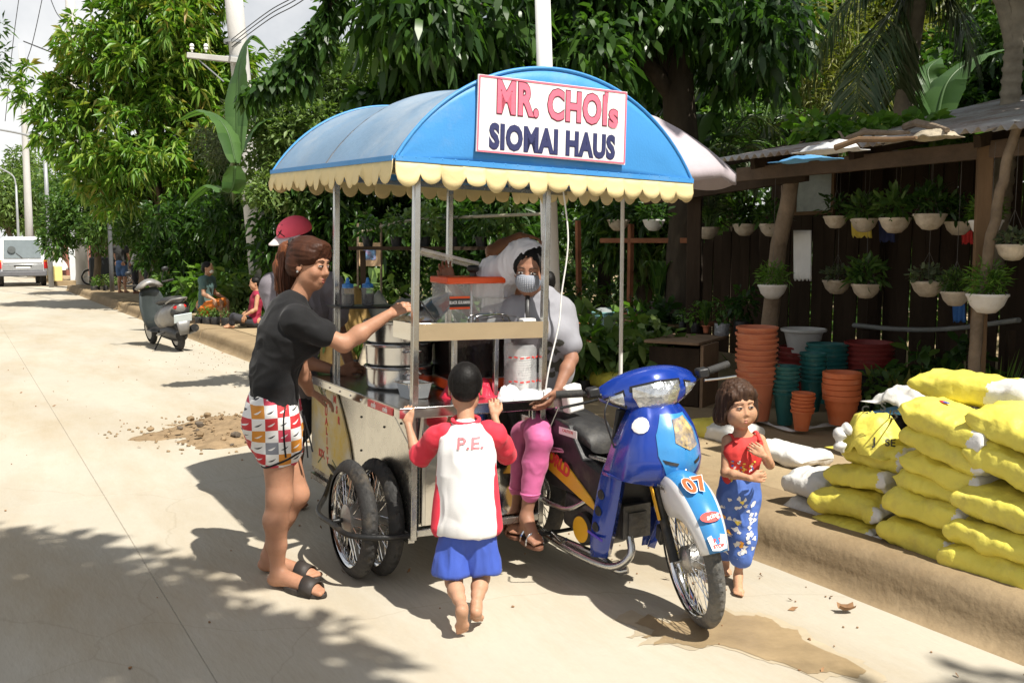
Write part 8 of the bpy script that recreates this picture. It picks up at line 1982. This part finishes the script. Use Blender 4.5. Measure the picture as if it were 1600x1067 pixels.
q=MB().grid([[Vector((.06+.05*t_,y,.85+.55*t_))for y in(.3,.7,1.1)]for t_ in(0,1)]).build('windscreen',GLASS,tr_);q.modifiers.new('thickness','SOLIDIFY').thickness=.01
MB().lathe([(.18,-.04),(.25,-.04),(.25,.04),(.18,.04)],20,(-.7,1.25,.25),Matrix.Rotation(R(90),3,'X'),caps=(True,True)).build('sidecar_wheel',RUBBER,tr_)
def shack(label,px,y,w,d,h,wall,roofm,rz=0.0):
 b=gnd(px,y,.05);o=thing('shack',label,'shack',b,RANG+rz)
 MB().box((0,d/2,h/2),(w,d,h)).build('wall',wall,o,bevel=.01)
 MB().add([(-w*.56,-.5,h+.02),(w*.56,-.5,h+.02),(w*.56,d+.3,h+.55),(-w*.56,d+.3,h+.55),(-w*.56,-.5,h-.03),(w*.56,-.5,h-.03),(w*.56,d+.3,h+.5),(-w*.56,d+.3,h+.5)],[(0,1,2,3),(7,6,5,4),(0,4,5,1),(1,5,6,2),(2,6,7,3),(3,7,4,0)]).build('roof',roofm,o)
 MB().box((w*.2,-.03,h*.62),(w*.25,.05,h*.3)).build('window',BLACKP,o);MB().box((-w*.2,-.03,h*.42),(w*.22,.05,h*.84)).build('door',WOODD,o)
shack('far reddish shack with a grey sheet roof right of the white van',95,46,4.5,3,2.4,M('red_wall',(.26,.10,.07),.85,var=.25,scale=1),GALV,R(180))
shack('low far shack with pale roof edge behind the tricycle',150,38,3.6,3,2.0,WOODD,GALV,R(180))
pn=gnd(121,38);MB_=MB();MB_.box((0,0,1.05),(.62,.05,2.1));q=MB_.build('board',M('pale_board',(.58,.60,.62),.6,var=.1),loc=pn,rot=(R(4),0,RANG+R(95)),bevel=.01);tag(q,'tall pale board leaning upright beside the far tricycle','board')
q=MB().box((0,0,.3),(.7,.5,.6)).build('crate',YEL,loc=gnd(84,37),rot=(0,0,RANG),bevel=.03);tag(q,'yellow crate standing on the far kerb right of the van','crate')
q=gnd(90,38);crumple('sack',(q.x,q.y,.6),.4,.3,.5,WSACK,'white sacks heaped behind the yellow crate','sacks',61)
Y=10.8
for k,(px,py,sx,sy,sz,m,lab)in enumerate([(640,470,.95,.6,.95,M('grey_green_tarp',(.24,.24,.20),.6,var=.3,scale=4,bump=.2),'big crumpled grey green tarp heap seen between the cart posts'),(668,470,.55,.4,.62,TARPT,'teal sheet folded over the right side of the tarp heap'),(572,468,.35,.3,.58,M('pale_teal_plastic_sheet',(.30,.42,.40),.4,var=.25,bump=.3),'pale teal plastic bundle left of the tarp heap'),(545,455,.38,.3,.85,M('ochre_sack',(.30,.19,.06),.8,var=.3,bump=.3),'round ochre brown sack behind the sauce jars'),(615,485,.6,.35,.42,TARPK,'tan cloth bundle at the foot of the tarp heap'),(690,480,.4,.3,.5,M('pale_plastic_heap',(.45,.44,.42),.45,var=.2,bump=.3),'pale plastic bags at the right foot of the tarp heap')]):
 q=at(px,py,Y-.12*k);crumple('tarp_heap' if k!=3 else 'sack',(q.x,q.y,.17),sx,sy,sz+.1,m,lab,'tarp' if k!=3 else 'sack',80+k,.3*k,40,32,.45)
q=at(578,395,11.2);o=thing('photo_board','small upright board with colourful printed pictures on a stick frame','board',(q.x,q.y,.17));hh=q.z-.17
for dx in(-.14,.14):MB().tube([(dx-.02,0,0),(dx,0,hh+.35)],.014,7).build('post',LOG,o)
bd=MB().box((0,-.02,hh-.02),(.26,.012,.28)).build('panel',M('printed_panel',(.62,.42,.25),.5,var=.2,scale=9),o)
MB().box((0,-.028,hh-.02),(.15,.006,.13)).build('picture',M('printed_picture',(.15,.3,.55),.4,var=.9,scale=16,dirt=((.6,.1,.1),.4),dscale=14),bd)
mb=MB();mb.tube(curve_pts([at(565,362,11.2),at(640,345,11),at(760,338,10.5),at(860,334,10)],5),.018,7);tag(mb.build('rail_pole',M('bamboo_rail',(.30,.27,.20),.6,var=.2)),'long pale bamboo rail strung across the nursery behind the cart','pole')
q=at(685,388,10.6);MB_=MB();MB_.box((0,0,0),(2.0,.3,.04));o=MB_.build('shelf_board',WOODD,loc=(q.x,q.y,q.z),rot=(0,0,.1));tag(o,'dark plank shelf behind the canopy posts carrying plants','shelf')
for dx in(-.85,.85):MB().box((dx,0,-q.z/2+.05),(.06,.06,q.z-.15)).build('leg',WOODD,o)
for k in range(6):
 potted('%s plant from the left on the dark plank shelf behind the posts'%ordw[k],(q.x-.8+.32*k,q.y+.03*k,q.z+.02),.07,.11,BLACKPOT,('bush',.28+.05*(k%3),(DARK,MID,LIGHT)[k%3],0,110),seed=200+k,group='plants on the dark plank shelf')
rg=np.random.default_rng(77);cnt=0
desc=['light green','dark green','yellow green','tall leafy','low bushy','fine leaved']
mats=[LIGHT,MID,FRESH,MID,LIGHT,FRESH]
def nursery(px0,px1,y,n,hmin,hmax,where,seed0,bag=True):
 global cnt
 for k in range(n):
  px=px0+(px1-px0)*(k+.5)/n+rg.uniform(-3,3);yy=y+rg.uniform(-.25,.25);h=rg.uniform(hmin,hmax);j=int(rg.integers(0,6))
  potted('%s potted plant, %s from left %s'%(desc[j],ordw[k],where),tuple(gnd(px,yy,.17)),.085,.15,BLACKPOT,('bush' if j!=3 else 'blade',h,mats[j],.04,90 if j!=3 else 26),group='plants in grow bags '+where,seed=seed0+k,bag=bag)
nursery(300,412,16.3,8,.10,.18,'in the front tray by the stool',300)
nursery(330,432,17.6,9,.45,.85,'behind the seated children',320)
nursery(290,425,19.5,11,.5,.95,'in the row before the concrete pole',340)
nursery(245,300,21.5,6,.5,.8,'beyond the scooter',360)
nursery(138,186,29.0,5,.2,.35,'at the foot of the grey post',380)
nursery(462,600,12.5,8,.5,.9,'behind the man in the cap',400)
nursery(470,560,10.4,6,.2,.4,'left of the tarp heap',420)
nursery(690,900,9.8,10,.4,.8,'behind the vendor',440)
nursery(700,880,8.4,8,.25,.5,'near the slim white pole',460)
nursery(880,1070,8.6,9,.4,.9,'under the pole frame',480)
bl=[(uv(u+.4*math.sin(v*3),v,.55+.5*(v>11)+.4*(v>13.5)+.25*math.sin(u*2.3)),(.75,.6,.65+.5*(v>11)+.5*(v>13.5)))for u in np.arange(9,40,1.15)for v in((7.6,9.6,11.6,14.0)if u>13 else(10.0,12.2,14.4))]
bl+=[(uv(u,v,.9),(.8,.7,.9))for u in np.arange(-2,9,1.2)for v in(10.8,12.6,14.5)]
tag(crown('undergrowth',bl,42000,.17,.07,MID,None,seed=91,per=4,spread=.85,inner=.35,hang=.1),kind='stuff')
P=[];
for k in range(900):
 u,v=rg.uniform(6,34),rg.uniform(6.5,12);P.append(list(uv(u,v,.17)))
P=np.array(P);D=unit(rg.normal(size=P.shape)*[.5,.5,.1]+[0,0,1]);wd=link_mesh(leaf_mesh('grass',P,D,unit(rg.normal(size=P.shape)),rg.uniform(.08,.25,len(P)),.02,True,.1),'grass',FRESH,angle=0);tag(wd,kind='stuff')
bpy.context.view_layer.update()
iv=ob.matrix_world.inverted();me_=ob.data
o_bvh[ob.name]=BVHTree.FromPolygons([v.co.copy()for v in me_.vertices],[list(p.vertices)for p in me_.polygons])
dl=(iv.to_3x3()@Vector((.33,.92,-.2))).normalized();xl,zl=iv.to_3x3()@Vector((.92,-.3,0)),iv.to_3x3()@Vector((0,0,1))
for s_,px,py,sz in(('S',1380,636,.06),('IS',1396,648,.055),('C',1352,640,.05),('J',1366,690,.055),('SE',1392,692,.05)):
 q=iv@onv(px,py,V0+.1);onto(ob,text_mesh('lettering',s_,sz,None,PRNT,frame(q,xl,zl),offset=.001),dl,.004)
